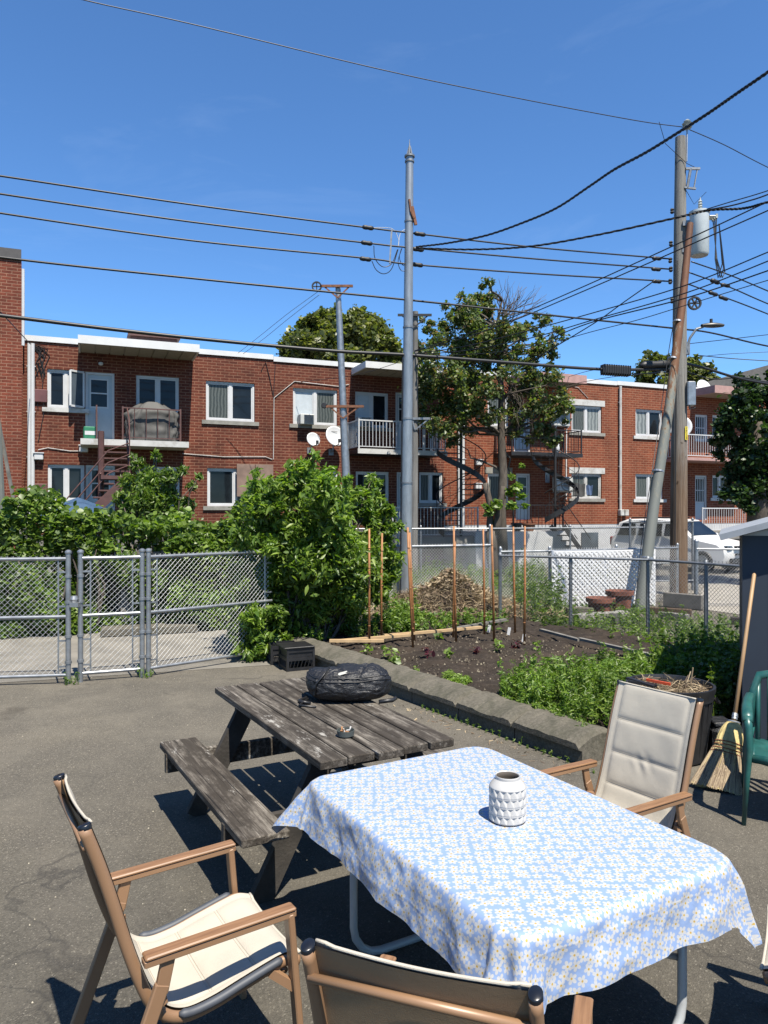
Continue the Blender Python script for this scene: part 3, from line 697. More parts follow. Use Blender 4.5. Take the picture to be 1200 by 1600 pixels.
for i in range(7): t = (i + .5) / 7; s2.box((fx0 + (fx1 - fx0) * t, -2.7, 1.45 - 1.35 * t), (.24, .8, .03))
s2.build('steps', M['black'], h3.e)
por = MB().bx(loc(722, 0, 1.5)[0] - h3.s0, loc(872, 0, 1.5)[0] - h3.s0, -2.5, -.003, .0, 1.3).build('porch', M['whitewash'], h3.e)
rl = MB(); rails(rl, [(loc(795, 0, 2)[0] - h3.s0, -2.3, 1.3), (loc(872, 0, 2)[0] - h3.s0, -2.3, 1.3)], .95, 7, .01, .016); rl.build('railing', M['black'], por)
x0, x1, z0, z1 = h3.r((908, 832, 934, 866)); MB().bx(x0, x1, -.03, .008, z0, z1).build('basement_window', M['glass_blue'], h3.e)
pipe(h3, 715, 1.4, 7.2, .035); pipe(h3, 722, 1.4, 7.2, .055)
for (px, py) in ((746, 723), (745, 760), (719, 722)): vent(h3, px, py)
wallwire(h3, [(883, 612), (888, 602), (903, 606), (918, 622)], .014); wallwire(h3, [(885, 640), (884, 700), (884, 780)], .03, 'white')
# house 4
h4 = House('brick_row_house', 'orange brick row house behind the wooden utility pole, at the right end of the row', 963, 1290, 7.3, 1.5, 'brick_b', 'whitewash')
h4.window((993, 640, 1035, 682), ('curtain_light', 'glass'), sm='white_dirty'); h4.window((993, 741, 1036, 780), ('curtain', 'glass'), sm='white_dirty')
h4.door((1086, 648, 1106, 690), glassbox=(.15, .85, .1, .93), grille=True); h4.door((1086, 743, 1105, 812), glassbox=(.15, .85, .4, .93), grille=True)
h4.window((1113, 649, 1138, 680), ('glass', 'curtain')); h4.window((1113, 743, 1138, 778), ('glass', 'curtain'), sm='white_dirty')
h4.window((1195, 650, 1240, 690), ('glass', 'curtain')); h4.window((1195, 743, 1240, 778), ('glass', 'curtain'), sm='white_dirty'); h4.finish()
canopy(h4, 1080, 1180, 7.05, 1.3, .3, 'pinkfascia')
b0 = loc(1070, 0, 1.2)[0] - h4.s0; b1 = loc(1185, 0, 1.2)[0] - h4.s0
bal = MB().bx(b0, b1, -1.3, -.003, 4.15, 4.27).build('balcony', M['pinkfascia'], h4.e)
rl = MB(); rails(rl, [(b0 + .04, -.1, 4.27), (b0 + .04, -1.26, 4.27), (b1 - .04, -1.26, 4.27)], .95, 8, .013, .02); rl.build('railing', M['white'], bal)
por = MB().bx(b0, b1 + 1, -2.2, -.003, .9, 1.2).build('porch', M['foundation'], h4.e)
rl = MB(); rails(rl, [(b0 + .04, -2.1, 1.2), (b1 + .9, -2.1, 1.2)], .95, 8, .013, .02); rl.build('railing', M['white'], por)
pipe(h4, 967, 1.9, 7.25, .055, 'white_dirty')
for k in (966, 973): s_, z = loc(k, 801); MB().box((s_ - h4.s0 + .05, -.12, z), (.2, .2, .26), bev=.02).build('meter_box', M['white_dirty'], h4.e)
# dark grey gabled house further right
g = thing('grey_roofed_house', 'dark grey roof rising behind the right end of the row', 'house', (17.2, 43, 0), .1)
MB().bx(0, 20, 0, 9, 0, 8.8).build('wall', M['foundation'], g)
MB().add([(-.8, -.6, 8.9), (20.8, -.6, 8.9), (20.8, 9.6, 8.9), (-.8, 9.6, 8.9), (10, -.6, 11.9), (10, 9.6, 11.9)], [(0, 1, 4), (2, 3, 5), (1, 2, 5, 4), (3, 0, 4, 5), (3, 2, 1, 0)]).build('roof', simple('grey_shingles', (.13, .125, .12), .9), g)

# ------------------------------------------------------------------ things on and by the houses
def hobj(h, px, py, D):          # world point on a plane D in front of a facade
    s_, z = loc(px, py, D); return world(s_, -D, z)
# covered grill
p = hobj(h1, 238, 686, .65); p.z = 4.21
t = thing('covered_grill', 'barbecue under a crumpled grey cover on the brown railed balcony', 'grill', p, TH)
mb = MB()
def gf(u, v):
    a = u * 2 * math.pi; hh = v
    top = v > .82; k = 1 - .55 * max(0, (v - .7) / .3) ** 1.5
    rx = .78 * k * (1 + .04 * math.sin(a * 5 + v * 4)); ry = .36 * k * (1 + .05 * math.sin(a * 7 - v * 3))
    sg = lambda c, e: math.copysign(abs(c) ** e, c)
    nn = 1 + .13 * noise.noise(Vector((math.cos(a) * 3, math.sin(a) * 3, v * 6))) + .05 * (1 - abs(noise.noise(Vector((math.cos(a) * 9, math.sin(a) * 9, v * 5)))) * 2)
    return (nn * rx * sg(math.cos(a), .6), nn * ry * sg(math.sin(a), .6), 1.2 * v + .05 * math.sin(a * 3) * v)
mb.grid(gf, 96, 30); mb.add([gf(i / 48, 1) for i in range(48)], [tuple(range(48))])
mb.build('cover', M['cover'], t, True)
for x in (-.6, .6): MB().tube([(x, -.2, 0), (x, .2, 0)], .07, 10).build('wheel', M['black'], t)
p = hobj(h1, 141, 686, .7); p.z = 4.205
t = thing('recycling_bin', 'small green bin with a white band on the balcony beside the pale door', 'bin', p, TH)
MB().box((0, 0, .2), (.38, .34, .4), bev=.03).build('bin_body', M['greenbin'], t); MB().box((0, -.175, .2), (.3, .006, .12)).build('band', M['white'], t)
# satellite dishes
def dish(px, py, r, label, D=.45):
    c = hobj(h2, px, py, D); t = thing('satellite_dish', label, 'satellite dish', c, TH, 'satellite dishes on the brick wall')
    ax = Matrix.Rotation(R(75), 3, 'X') @ Matrix.Rotation(R(8), 3, 'Y')
    prof = [(.001, -.0)] + [(r * k / 6, .16 * r * (k / 6) ** 2) for k in range(1, 7)] + [(r * .98, .16 * r + .012)] + [(r * k / 6, .16 * r * (k / 6) ** 2 + .014) for k in range(5, 0, -1)]
    MB().lathe(prof, (0, 0, 0), 28, ax).build('reflector', M['dish'], t, True)
    MB().tube([(0, .03, -r * .9), (.02, -.35, -r * .85), (.03, -.42, -r * .55)], .018, 6).box((.03, -.42, -r * .5), (.07, .1, .12)).build('feed_arm', M['black'], t)
    MB().tube([(0, .06, 0), (0, .18, -r * .6), (0, .18, -r * 1.25), (0, D - .02, -r * 1.4)], .025, 6).box((0, D - .03, -r * 1.4), (.18, .03, .22)).build('mount', M['galv_dull'], t)
    return t
dish(489, 687, .25, 'smaller left one of two round satellite dishes under the upper window')
d2 = dish(523, 682, .37, 'larger right satellite dish, half hidden behind the grey pole')
txt = MB()
for i in range(9): txt.bx(-.17 + i * .03, -.17 + i * .03 + .02, -.004, 0, .16, .185)
o = txt.build('printing', M['rubber'], d2); o.location = (0, -.05, 0); o.rotation_euler = (R(-15), 0, 0)
# window air conditioners
for px, py, lab in ((478, 656, 'boxy window air conditioner left of the grey pole'), (567, 660, 'boxy window air conditioner beside the white railed balcony')):
    c = hobj(h2, px, py, .12); t = thing('window_air_conditioner', lab, 'air conditioner', c, TH, 'window air conditioners')
    MB().box((0, 0, 0), (.5, .42, .36), bev=.02).build('casing', M['ac'], t); g_ = MB()
    for k in range(9): g_.bx(-.12, .22, -.222, -.212, -.14 + k * .034, -.125 + k * .034)
    g_.build('grille', M['black'], t)
# heat pumps
def heatpump(px, py, lab):
    c = hobj(h3, px, py, .35); t = thing('heat_pump', lab, 'heat pump', c, TH, 'heat pumps on wall brackets')
    MB().box((0, 0, 0), (.78, .32, .6), bev=.03).build('casing', M['ac'], t)
    mb = MB(); mb.lathe([(.02, 0), (.24, 0), (.24, .012), (.02, .012)], (.06, -.163, 0), 24, Matrix.Rotation(R(90), 3, 'X')); mb.build('fan_grille', simple('dark_fan', (.08, .09, .09), .6), t)
    r_ = MB()
    for k in range(3, 12, 2): r_.lathe([(.02 * k, 0), (.02 * k + .008, 0), (.02 * k + .008, .012), (.02 * k, .012)], (.06, -.178, 0), 24, Matrix.Rotation(R(90), 3, 'X'))
    r_.build('fan_guard', M['ac'], t)
    b = MB()
    for x in (-.28, .28): b.bar((x, .33, -.32), (x, -.15, -.32), .04, .04); b.bar((x, .33, -.62), (x, -.1, -.33), .03, .03)
    b.build('bracket', M['galv'], t)
heatpump(875, 655, 'upper heat pump on the brick wall above the black balcony'); heatpump(879, 757, 'lower heat pump behind the curving spiral stair')
# pots, jug, satellite dish of house 4, patio bits
def pot(c, r, h, m, lab, rz=0, plant=None):
    t = thing('plant_pot', lab, 'plant pot', c, rz); MB().lathe([(r * .72, 0), (r * .95, h * .85), (r * 1.05, h * .85), (r * 1.05, h), (r * .92, h), (r * .88, h * .8)], n=20).build('pot', M[m], t, auto=40)
    MB().lathe([(r * .88, h * .78), (r * .4, h * .84)], n=14).build('soil', M['soil'], t); return t
p = hobj(h3, 807, 0, 2.2); p.z = 1.31; pot(p, .2, .3, 'blackplastic', 'small black plant pot on the white porch below the tree')
p = hobj(h3, 826, 0, 2.2); p.z = 1.31; pot(p, .24, .28, 'rust_plain', 'dark red plant pot on the white porch below the tree')
p = hobj(h3, 868, 0, 1.15); p.z = 4.27
t = thing('white_owl_decoy', 'small white two eared ornament on the black balcony', 'ornament', p, TH)
MB().lathe([(.12, 0), (.16, .15), (.14, .34), (.05, .4)], n=12).build('body', M['white'], t, True); MB().box((-.07, 0, .42), (.07, .08, .16)).box((.07, 0, .42), (.07, .08, .16)).build('ears', M['white'], t)
c = world(loc(1062, 668, .6)[0], -.6, loc(1062, 668, .6)[1]); t = thing('satellite_dish', 'grey satellite dish seen behind the wooden utility pole', 'satellite dish', c, TH)
MB().lathe([(.001, 0), (.2, .02), (.36, .08), (.48, .14), (.47, .16), (.35, .1), (.001, .02)], (0, 0, 0), 28, Matrix.Rotation(R(75), 3, 'X') @ Matrix.Rotation(R(-35), 3, 'Y')).build('reflector', M['dish'], t, True)
MB().tube([(0, .1, 0), (0, .3, -.4), (0, .58, -.5)], .03, 6).build('mount', M['galv_dull'], t)
c = world(loc(1098, 607, -1)[0], 1.0, 7.5); t = thing('satellite_dish', 'white dish showing its upper half above the far right roof edge', 'satellite dish', c, TH)
MB().lathe([(.001, 0), (.25, .03), (.42, .1), (.4, .12), (.001, .02)], (0, 0, .15), 24, Matrix.Rotation(R(70), 3, 'X')).build('reflector', M['dish'], t, True); MB().tube([(0, .05, -.1), (0, .1, .15)], .03, 6).build('mount', M['galv_dull'], t)
# clothes hanging on balcony line of house 3 windows
for (px, py, wd, hh, m, lab) in ((905, 766, .5, .5, 'cover', 'dark patterned cushion cover hung before the lower lintel window'), (921, 766, .25, .38, 'blue_print', 'small blue and white cloth hung before the lower lintel window')):
    c = hobj(h3, px, py, 1.4); mb = MB(); mb.grid(lambda u, v, w=wd, h=hh: ((u - .5) * w, .04 * math.sin(u * 9 + v * 2), (v - .5) * h + .02 * math.sin(u * 7)), 10, 8)
    mb.grid(lambda u, v, w=wd, h=hh: ((.5 - u) * w, .012 + .04 * math.sin((1 - u) * 9 + v * 2), (v - .5) * h + .02 * math.sin((1 - u) * 7)), 10, 8)
    o = mb.build('hanging_cloth', M[m], None, True); o.location = c; o.rotation_euler = (0, 0, TH); tag(o, lab, 'laundry')
# parasol
c = P(122, 790, 18.5); c.z = 2.42
t = thing('garden_parasol', 'blue garden parasol poking up behind the hedge', 'parasol', (c.x, c.y, 0))
mb = MB(); n = 8; R_ = 1.15
v = [(0, 0, 2.37)] + [(R_ * .35 * math.cos(i * math.pi / 4), R_ * .35 * math.sin(i * math.pi / 4), 2.22) for i in range(8)] + [(R_ * math.cos(i * math.pi / 4), R_ * math.sin(i * math.pi / 4), 1.86) for i in range(8)]
mb.add(v, [(0, 1 + i, 1 + (i + 1) % 8) for i in range(8)] + [(1 + i, 9 + i, 9 + (i + 1) % 8, 1 + (i + 1) % 8) for i in range(8)]); mb.build('canopy', M['umbrella'], t)
MB().tube([(0, 0, 0), (0, 0, 2.36)], .02, 8).build('pole', M['white'], t)
# rusty clothes pole with box at far left edge
t = thing('leaning_clothes_pole', 'rusty post with a grey prop leaning on it at the left edge behind the hedge', 'post', P(5, 900, 13.2)); t.location.z = 0
MB().tube([(0, 0, 0), (-.02, 0, 2.1), (-.09, 0, 3.6)], .055, 8).build('post', M['rusty'], t)
MB().bar((.2, .1, 1.9), (-.12, .05, 3.7), .05, .05).build('prop', M['grey_board'], t)
MB().box((.18, .25, 2.0), (.24, .2, .3)).box((.18, .25, 1.6), (.3, .2, .34)).build('boxes', M['foundation'], t)

# ------------------------------------------------------------------ utility poles
sp = P(634, 918, 15.7); sp.z = 0
t = thing('steel_utility_pole', 'tall slender silver steel pole with pointed tip, standing by the compost heap', 'utility pole', sp)
lean = (P(640, 240, 15.7).x - sp.x)
ZT = 9.55
def pl(z): return Vector((lean * z / ZT, 0, z))
MB().tube([pl(0), pl(3), pl(6), pl(ZT)], [.125, .115, .1, .082], 20).build('shaft', M['steelpole'], t, auto=40)
rg = MB()
for z, r in ((3.96, .122), (5.9, .112), (ZT - .02, .11), (ZT - .13, .1), (8.15, .1), (2.6, .128)): rg.lathe([(r * .8, 0), (r, 0), (r, .035), (r * .8, .035)], pl(z), 20)
rg.build('band', M['galv_dull'], t, auto=40)
tp = MB()
for i in range(5):
    a = i * 1.257; tp.add([pl(ZT) + Vector((.075 * math.cos(a), .075 * math.sin(a), 0)), pl(ZT) + Vector((.075 * math.cos(a + .7), .075 * math.sin(a + .7), 0)), pl(ZT) + Vector((.02 * math.cos(a), .02 * math.sin(a), .24)), pl(ZT) + Vector((0, 0, .0))], [(0, 1, 2), (1, 3, 2), (3, 0, 2)])
tp.tube([pl(ZT), pl(ZT) + Vector((0, 0, .36))], [.03, .004], 6); tp.build('tip', M['galv_dull'], t)
MB().bar(pl(8.25) + Vector((.06, -.08, .2)), pl(8.25) + Vector((.14, -.06, -.18)), .05, .06).tube([pl(8.3) + Vector((0, -.09, .3)), pl(8.3) + Vector((.03, -.1, .05)), pl(8.3) + Vector((.1, -.08, -.1))], .025, 6).build('broken_bracket', M['rust_plain'], t)
MB().tube([pl(0) + Vector((-.13, -.03, 0)), pl(3) + Vector((-.12, -.03, 0)), pl(5.3) + Vector((-.115, -.03, 0))], .012, 5).build('ground_wire', M['rubber'], t)

# wooden pole with transformer
wp = P(1060, 932, 17.8); wp.z = 0; hw = EYE + 585 * 17.8 / F; tw = P(1063, 220, 17.8)
t = thing('wooden_utility_pole', 'thick weathered wooden pole carrying the transformer can and a street light', 'utility pole', wp)
wl = tw.x - wp.x
def wq(z): return Vector((wl * z / hw, 0, z))
MB().tube([wq(z) for z in (0, 2.2, 4.2, 6.5, 9, hw)], [.205, .195, .1775, .16, .14, .12], 20).build('pole_shaft', M['pole_blend'], t, auto=50)
zz = lambda py, Y=17.6: EYE + (800 - py) / F * Y
ins = MB().tube([wq(hw - .6) + Vector((.13, -.05, 0)), wq(hw) + Vector((.14, -.05, .2))], .02, 6)
ins.build('pin', M['galv'], t)
MB().lathe([(.02, 0), (.08, .02), (.11, .05), (.05, .07), (.1, .11), (.12, .14), (.05, .17), (.08, .2), (.03, .24)], wq(hw) + Vector((.14, -.05, .16)), 16).build('insulator', M['porcelain'], t, auto=50)
cx = (1092.5 - 600) / F * 17.5 - wp.x; tc = Vector((cx, -.3, 0)); z0, z1 = zz(398, 17.4), zz(330, 17.4)
tr = MB().lathe([(.02, z0), (.19, z0 + .005), (.215, z0 + .05), (.215, z1 - .03), (.235, z1 - .03), (.235, z1 + .02), (.1, z1 + .07), (.01, z1 + .08)], tc, 28).build('transformer', M['transformer'], t, auto=40)
MB().lathe([(.03, 0), (.055, .02), (.035, .05), (.055, .08), (.035, .11), (.055, .14), (.035, .17), (.05, .2), (.02, .24), (.012, .3)], tc + Vector((.02, 0, z1 + .06)), 12).build('bushing', M['porcelain'], tr)
sb = MB()
for k in range(3): sb.tube([tc + Vector((.2, -.1 + .09 * k, z1 - .12)), tc + Vector((.34, -.1 + .09 * k, z1 - .12))], .025, 8); sb.box(tc + Vector((.36, -.1 + .09 * k, z1 - .12)), (.05, .05, .1))
sb.build('terminals', M['porcelain'], tr)
MB().bar(wq(z1 - .2) + Vector((0, -.15, 0)), tc + Vector((-.1, .1, z1 - .2)), .08, .12).bar(wq(z0 + .2) + Vector((0, -.12, 0)), tc + Vector((-.1, .1, z0 + .2)), .08, .12).build('hanger', M['galv_dull'], t)
lp = MB()
for k in range(3): lp.tube([tc + Vector((.36, -.1 + .09 * k, z1 - .15)), tc + Vector((.33 + .02 * k, -.1, z0 - .1)), tc + Vector((.4 + .05 * k, -.1, z0 - .55)), tc + Vector((.52 + .03 * k, -.05, z0 - .2 - .1 * k)), tc + Vector((.42, -.1, z1 - .3))], .014, 5)
lp.build('drop_loops', M['rubber'], tr)
zf = zz(268); cf = Vector((wl * zf / hw + .18, -.12, zf))
cut = MB().tube([cf + Vector((-.06, 0, -.35)), cf + Vector((.02, 0, .1))], .035, 8); cut.tube([cf + Vector((.1, 0, -.35)), cf + Vector((.18, 0, .1))], .018, 6)
cut.bar(cf + Vector((-.1, 0, .1)), cf + Vector((.24, 0, .1)), .05, .05).bar(cf + Vector((-.14, 0, -.35)), cf + Vector((.14, 0, -.38)), .05, .04); cut.build('fuse_cutout', M['galv_dull'], t)
MB().tube([wq(hw) + Vector((-.55, -.1, .32)), wq(hw) + Vector((-.4, -.1, -.2)), wq(hw - .7) + Vector((.1, -.15, 0)), cf + Vector((.15, 0, .12))], .008, 4).tube([cf + Vector((-.1, 0, -.4)), cf + Vector((.1, 0, -.75)), cf + Vector((.35, -.1, -.5))], .008, 4).build('jumper_wire', M['rubber'], t)
# street lamp head and arm
zl_ = zz(535); 
MB().tube([wq(zl_ - .1) + Vector((.14, -.1, 0)), wq(zl_) + Vector((.2, -.12, .12)), wq(zl_) + Vector((.34, -.15, .33)), wq(zl_) + Vector((.5, -.16, .38))], .03, 8).box(wq(zl_ - .12) + Vector((.15, -.08, 0)), (.1, .1, .3)).build('lamp_arm', M['galv_dull'], t)
lh = MB(); hc = wq(zl_) + Vector((.68, -.18, .4))
lh.grid(lambda u, v: tuple(hc + Vector((-.23 + .52 * v, .11 * math.cos(u * 6.283) * (.35 + math.sin(math.pi * min(v * .75 + .12, 1))) * .8, (.055 if math.sin(u * 6.283) > 0 else .035) * math.sin(u * 6.283) * (.3 + math.sin(math.pi * (v * .75 + .12)))))), 18, 10)
lh.build('lamp_head', simple('dark_lamp_housing', (.08, .08, .075), .4), t, True); MB().tube([hc + Vector((0, 0, .04)), hc + Vector((0, 0, .16))], .035, 10).build('photocell', M['black'], t)
MB().box(wq(zz(615)) + Vector((.2, -.16, 0)), (.2, .18, .58), bev=.02).build('cable_box', M['galv'], t)
MB().tube([wq(zz(600)) + Vector((.12, -.2, 0)), wq(zz(640)) + Vector((.16, -.22, 0)), wq(zz(640)) + Vector((.3, -.2, .05))], .02, 6).build('box_cable', M['rubber'], t)
yp = MB().box((0, 0, 0), (.085, .006, .32)).build('number_plate', M['yellow'], t); yp.location = wq(zz(676, 17.5)) + Vector((.10, -.175, 0)); yp.rotation_euler = (0, 0, R(25))
for k, ch in enumerate('1713'):
    cu = bpy.data.curves.new('numeral', 'FONT'); cu.body = ch; cu.size = .088; cu.align_x = 'CENTER'; cu.align_y = 'CENTER'; cu.extrude = .002
    tmp = bpy.data.objects.new('numeral_curve', cu); COL.objects.link(tmp); me = bpy.data.meshes.new_from_object(tmp.evaluated_get(bpy.context.evaluated_depsgraph_get())); me.materials.clear(); me.materials.append(M['black'])
    bpy.data.objects.remove(tmp); bpy.data.curves.remove(cu)
    o = bpy.data.objects.new('numeral', me); COL.objects.link(o); o.parent = yp; o.location = (0, -.006, .112 - .075 * k); o.rotation_euler = (R(90), 0, 0)
# cable junk on that pole: insulators
jn = MB()
for py, px in ((330, 1050), (381, 1048), (407, 1047), (421, 1048), (440, 1047), (470, 1050), (560, 1052)):
    q = P(px, py, 17.6) - wp; jn.lathe([(.03, -.06), (.05, -.03), (.03, 0), (.05, .03), (.03, .06)], q, 8)
jn.tube([wq(.4) + Vector((-.16, -.17, 0)), wq(5) + Vector((-.14, -.15, 0)), wq(8) + Vector((-.12, -.13, 0))], .014, 5)
jn.build('line_hardware', M['black'], t)
# leaning rusty steel pole
rp = P(1000, 955, 14.9); rp.z = 0; rt_ = P(1078, 350, 16.9) - rp
t = thing('leaning_steel_pole', 'rusty steel pole leaning towards the wooden pole, grey near its foot', 'utility pole', rp)
bend = rt_ * .5 + Vector((.06, 0, 0))
MB().tube([(0, 0, 0), rt_ * .25 + Vector((.0, 0, 0)), bend, rt_ * .8 + Vector((.05, 0, 0)), rt_], [.12, .113, .1, .085, .075], 16).build('shaft', M['rusty'], t, auto=50)
bd = MB()
for k in (.12, .33, .62, .72): bd.tube([rt_ * k, rt_ * (k + .004)], .14 - .05 * k, 14)
bd.build('band', M['galv'], t)
mb = MB(); mb.lathe([(.115, -.03), (.15, -.03), (.15, .03), (.115, .03), (.115, -.03)], (0, 0, 0), 20, Matrix.Rotation(R(90), 3, 'X'), False)
for a in (0, 60, 120): mb.bar((-.12 * math.cos(R(a)), 0, -.12 * math.sin(R(a))), (.12 * math.cos(R(a)), 0, .12 * math.sin(R(a))), .03, .03)
o = mb.build('clothesline_pulley', M['black'], None); o.location = P(1085, 474, 16.5); tag(o, 'black spoked pulley wheel hanging on a thin line right of the wooden pole', 'pulley')
# two grey clothes poles with cross arms in the yards
def cpole(pb, pt, Yb, r0, r1, lab, arm, m='pole_grey', h2_=None):
    b = P(*pb, Yb); b.z = 0; T = P(*pt, Yb); k = (T - b)
    base = Vector((0, 0, 0)); lowpt = P(*pb, Yb)
    sl = (T.x - lowpt.x) / (T.z - lowpt.z); b.x = lowpt.x - sl * lowpt.z
    t = thing('clothesline_pole', lab, 'clothesline pole', b, 0, 'clothesline poles in the back yards')
    f = lambda z: Vector((sl * z, 0, z))
    MB().tube([f(0), f(T.z * .5), f(T.z)], [r0, (r0 + r1) / 2, r1], 14).build('shaft', M[m], t, auto=50)
    for (y, xa, xb, mm) in arm:
        z = EYE + (800 - y) / F * Yb; xx = sl * z
        A = MB().bar((xx + xa, -.12, z), (xx + xb, -.12, z), .06, .07); A.bar((xx + xa * .8, -.12, z), (xx, -.12, z - .35), .025, .04).bar((xx + xb * .8, -.12, z), (xx, -.12, z - .35), .025, .04)
        A.build('cross_arm', M[mm], t)
    return t, f
t, f_ = cpole((543, 795), (528, 446), 22, .15, .08, 'grey clothesline pole with rusty cross arms, left of the silver pole', [(449, -.52, .45, 'rust_plain'), (636, -.5, .62, 'rust_plain')], 'galv')
MB().lathe([(.11, -.03), (.15, -.03), (.12, 0), (.15, .03), (.11, .03), (.11, -.03)], f_(8.75) + Vector((-.62, -.12, -.08)), 18, Matrix.Rotation(R(90), 3, 'X'), False).bar(f_(8.75) + Vector((-.73, -.12, -.08)), f_(8.75) + Vector((-.51, -.12, -.08)), .03, .03).bar(f_(8.75) + Vector((-.62, -.12, -.19)), f_(8.75) + Vector((-.62, -.12, .03)), .03, .03).build('pulley', M['black'], t)
MB().lathe([(.07, -.03), (.09, 0), (.07, .03)], f_(5.2) + Vector((-.55, -.12, -.05)), 12, Matrix.Rotation(R(90), 3, 'X')).build('pulley', M['black'], t)
t, f_ = cpole((647, 825), (649, 487), 23, .13, .085, 'grey clothesline pole directly behind the tall silver pole', [(494, -.55, .5, 'black'), (655, -.1, .55, 'galv_dull')], 'pole_grey')

# ------------------------------------------------------------------ wires
def catmull(pts, n=10):
    out = []
    Q = [pts[0] * 2 - pts[1]] + pts + [pts[-1] * 2 - pts[-2]]
    for i in range(1, len(Q) - 2):
        for k in range(n):
            t = k / n; a, b, c, d = Q[i - 1], Q[i], Q[i + 1], Q[i + 2]
            out.append(.5 * ((2 * b) + (c - a) * t + (2 * a - 5 * b + 4 * c - d) * t * t + (3 * b - a - 3 * c + d) * t ** 3))
    out.append(pts[-1]); return out
def wire(pts, r, label, Ya=None, Yb=None, name='overhead_wire', cat='overhead wire', m='rubber', n=8, fn=None, group=None, twist=0):
    W_ = []
    for i, q in enumerate(pts):
        if len(q) == 3: Y = q[2]
        elif fn: Y = fn(q[0])
        else: Y = Ya + (Yb - Ya) * i / (len(pts) - 1)
        W_.append(P(q[0], q[1], Y))
    # straight-line interpolation in depth must use 1/Y spacing to stay straight; Catmull is close enough
    c = catmull(W_, n)
    mb = MB()
    if twist:
        for ph in (0, 2.1, 4.2):
            c2 = catmull(W_, n * 4)
            mb.tube([p + Vector((0, r * math.cos(i * twist + ph), r * math.sin(i * twist + ph))) for i, p in enumerate(c2)], r * .8, 5)
    else: mb.tube(c, r, 6)
    o = mb.build(name, M[m], None, True); tag(o, label, cat, group); return o
A = alley; AL = 'power lines along the alley'
wire([(-260, 238), (0, 275), (300, 320), (575, 356), (640, 364), (840, 387), (1050, 405)], .019, 'uppermost of three parallel black lines from the left edge to the silver pole', fn=A, group=AL)
wire([(-260, 262), (0, 303), (300, 347), (575, 380), (640, 387), (840, 405), (1050, 421)], .019, 'middle of three parallel black lines from the left edge to the silver pole', fn=A, group=AL)
wire([(-260, 290), (0, 333), (300, 376), (575, 404), (640, 413), (840, 428), (1050, 440)], .019, 'lowest of three parallel black lines from the left edge to the silver pole', fn=A, group=AL)
wire([(-260, 363), (0, 402), (320, 437), (640, 469), (900, 497), (1052, 513), (1110, 520), (1200, 541), (1320, 560)], .022, 'single black line passing low behind the silver pole top, below the three lines', fn=A, group=AL)
wire([(-260, 460), (0, 493), (250, 523), (500, 547), (640, 555), (800, 567), (940, 577), (1060, 577)], .036, 'thickest black telephone cable sagging across the row of houses', fn=A, name='telephone_cable', cat='cable')
wire([(1062, 566), (1100, 575), (1150, 590), (1200, 600), (1330, 622)], .034, 'thick cable leaving the wooden pole towards the right edge at roof height', fn=A, name='telephone_cable', cat='cable')
wire([(1062, 576), (1110, 592), (1160, 590), (1200, 597), (1330, 610)], .015, 'slack thin cable under the thick one right of the wooden pole', fn=A, name='telephone_cable', cat='cable')
wire([(1080, 409), (1140, 430), (1200, 455), (1330, 510)], .018, 'top of the three lines dropping right from the wooden pole', fn=A)
wire([(1074, 425), (1140, 449), (1200, 475), (1330, 528)], .018, 'middle of the three lines dropping right from the wooden pole', fn=A)
wire([(1072, 443), (1130, 464), (1200, 491), (1330, 545)], .018, 'bottom of the three lines dropping right from the wooden pole', fn=A)
B = lambda px: 15.4 / (1 - .335 * (px - 600) / F)
wire([(-60, -50), (130, 0), (300, 38), (600, 110), (800, 152), (990, 188), (1068, 199)], .011, 'thin high line crossing the empty sky from the top left to the wooden pole tip', fn=B)
wire([(1068, 199), (1130, 226), (1200, 262), (1320, 318)], .011, 'thin high line dropping right from the wooden pole tip', fn=B)
wire([(650, 386, 15.6), (700, 380, 14.6), (760, 368, 13.6), (820, 347, 12.4), (870, 325, 11.5), (920, 292, 10.6), (960, 265, 10), (1010, 238, 9.3), (1060, 207, 8.7), (1110, 175, 8.2), (1150, 147, 7.9), (1200, 113, 7.5), (1290, 50, 7)], .012, 'heavy twisted cable climbing from the silver pole to the top right corner', twist=.5)
wire([(650, 388, 15.6), (740, 390, 14.8), (830, 385, 14), (930, 368, 13.2), (1050, 342, 12.3), (1106, 329, 12), (1160, 326, 11.6), (1200, 316, 11.3), (1300, 290, 10.6)], .012, 'twisted service cable from the silver pole passing over the transformer', twist=.5)
wire([(1100, 329, 12.02), (1140, 322, 11.7), (1170, 314, 11.5), (1200, 304, 11.3), (1300, 265, 10.8)], .012, 'cable splitting upward from the twisted one right of the transformer', 1, 1)
wire([(1104, 327, 12.04), (1140, 316, 11.8), (1200, 298, 11.4), (1300, 262, 10.8)], .009, 'topmost thin cable right of the transformer', 1, 1)
wire([(648, 548, 22.9), (700, 532, 21.6), (792, 499, 19.6), (900, 453, 17.6), (1000, 408, 16), (1100, 362, 14.8), (1200, 315, 13.7), (1300, 268, 12.8)], .014, 'upper of the paired wires slanting from the rear pole up past the transformer')
wire([(648, 549, 22.9), (700, 536, 21.6), (792, 505, 19.6), (900, 460, 17.6), (1000, 417, 16), (1100, 373, 14.8), (1200, 329, 13.7), (1300, 284, 12.8)], .014, 'lower of the paired wires slanting from the rear pole up past the transformer')
wire([(648, 553, 22.9), (727, 541, 21), (813, 520, 19), (930, 488, 17.2), (1071, 446, 15.2), (1200, 394, 13.8), (1300, 352, 13)], .013, 'topmost wire of the lower fan slanting to the right edge')
wire([(648, 554, 22.9), (727, 548, 21), (830, 528, 19), (930, 499, 17.2), (1071, 458, 15.2), (1200, 408, 13.8), (1300, 366, 13)], .013, 'second wire of the lower fan slanting to the right edge')
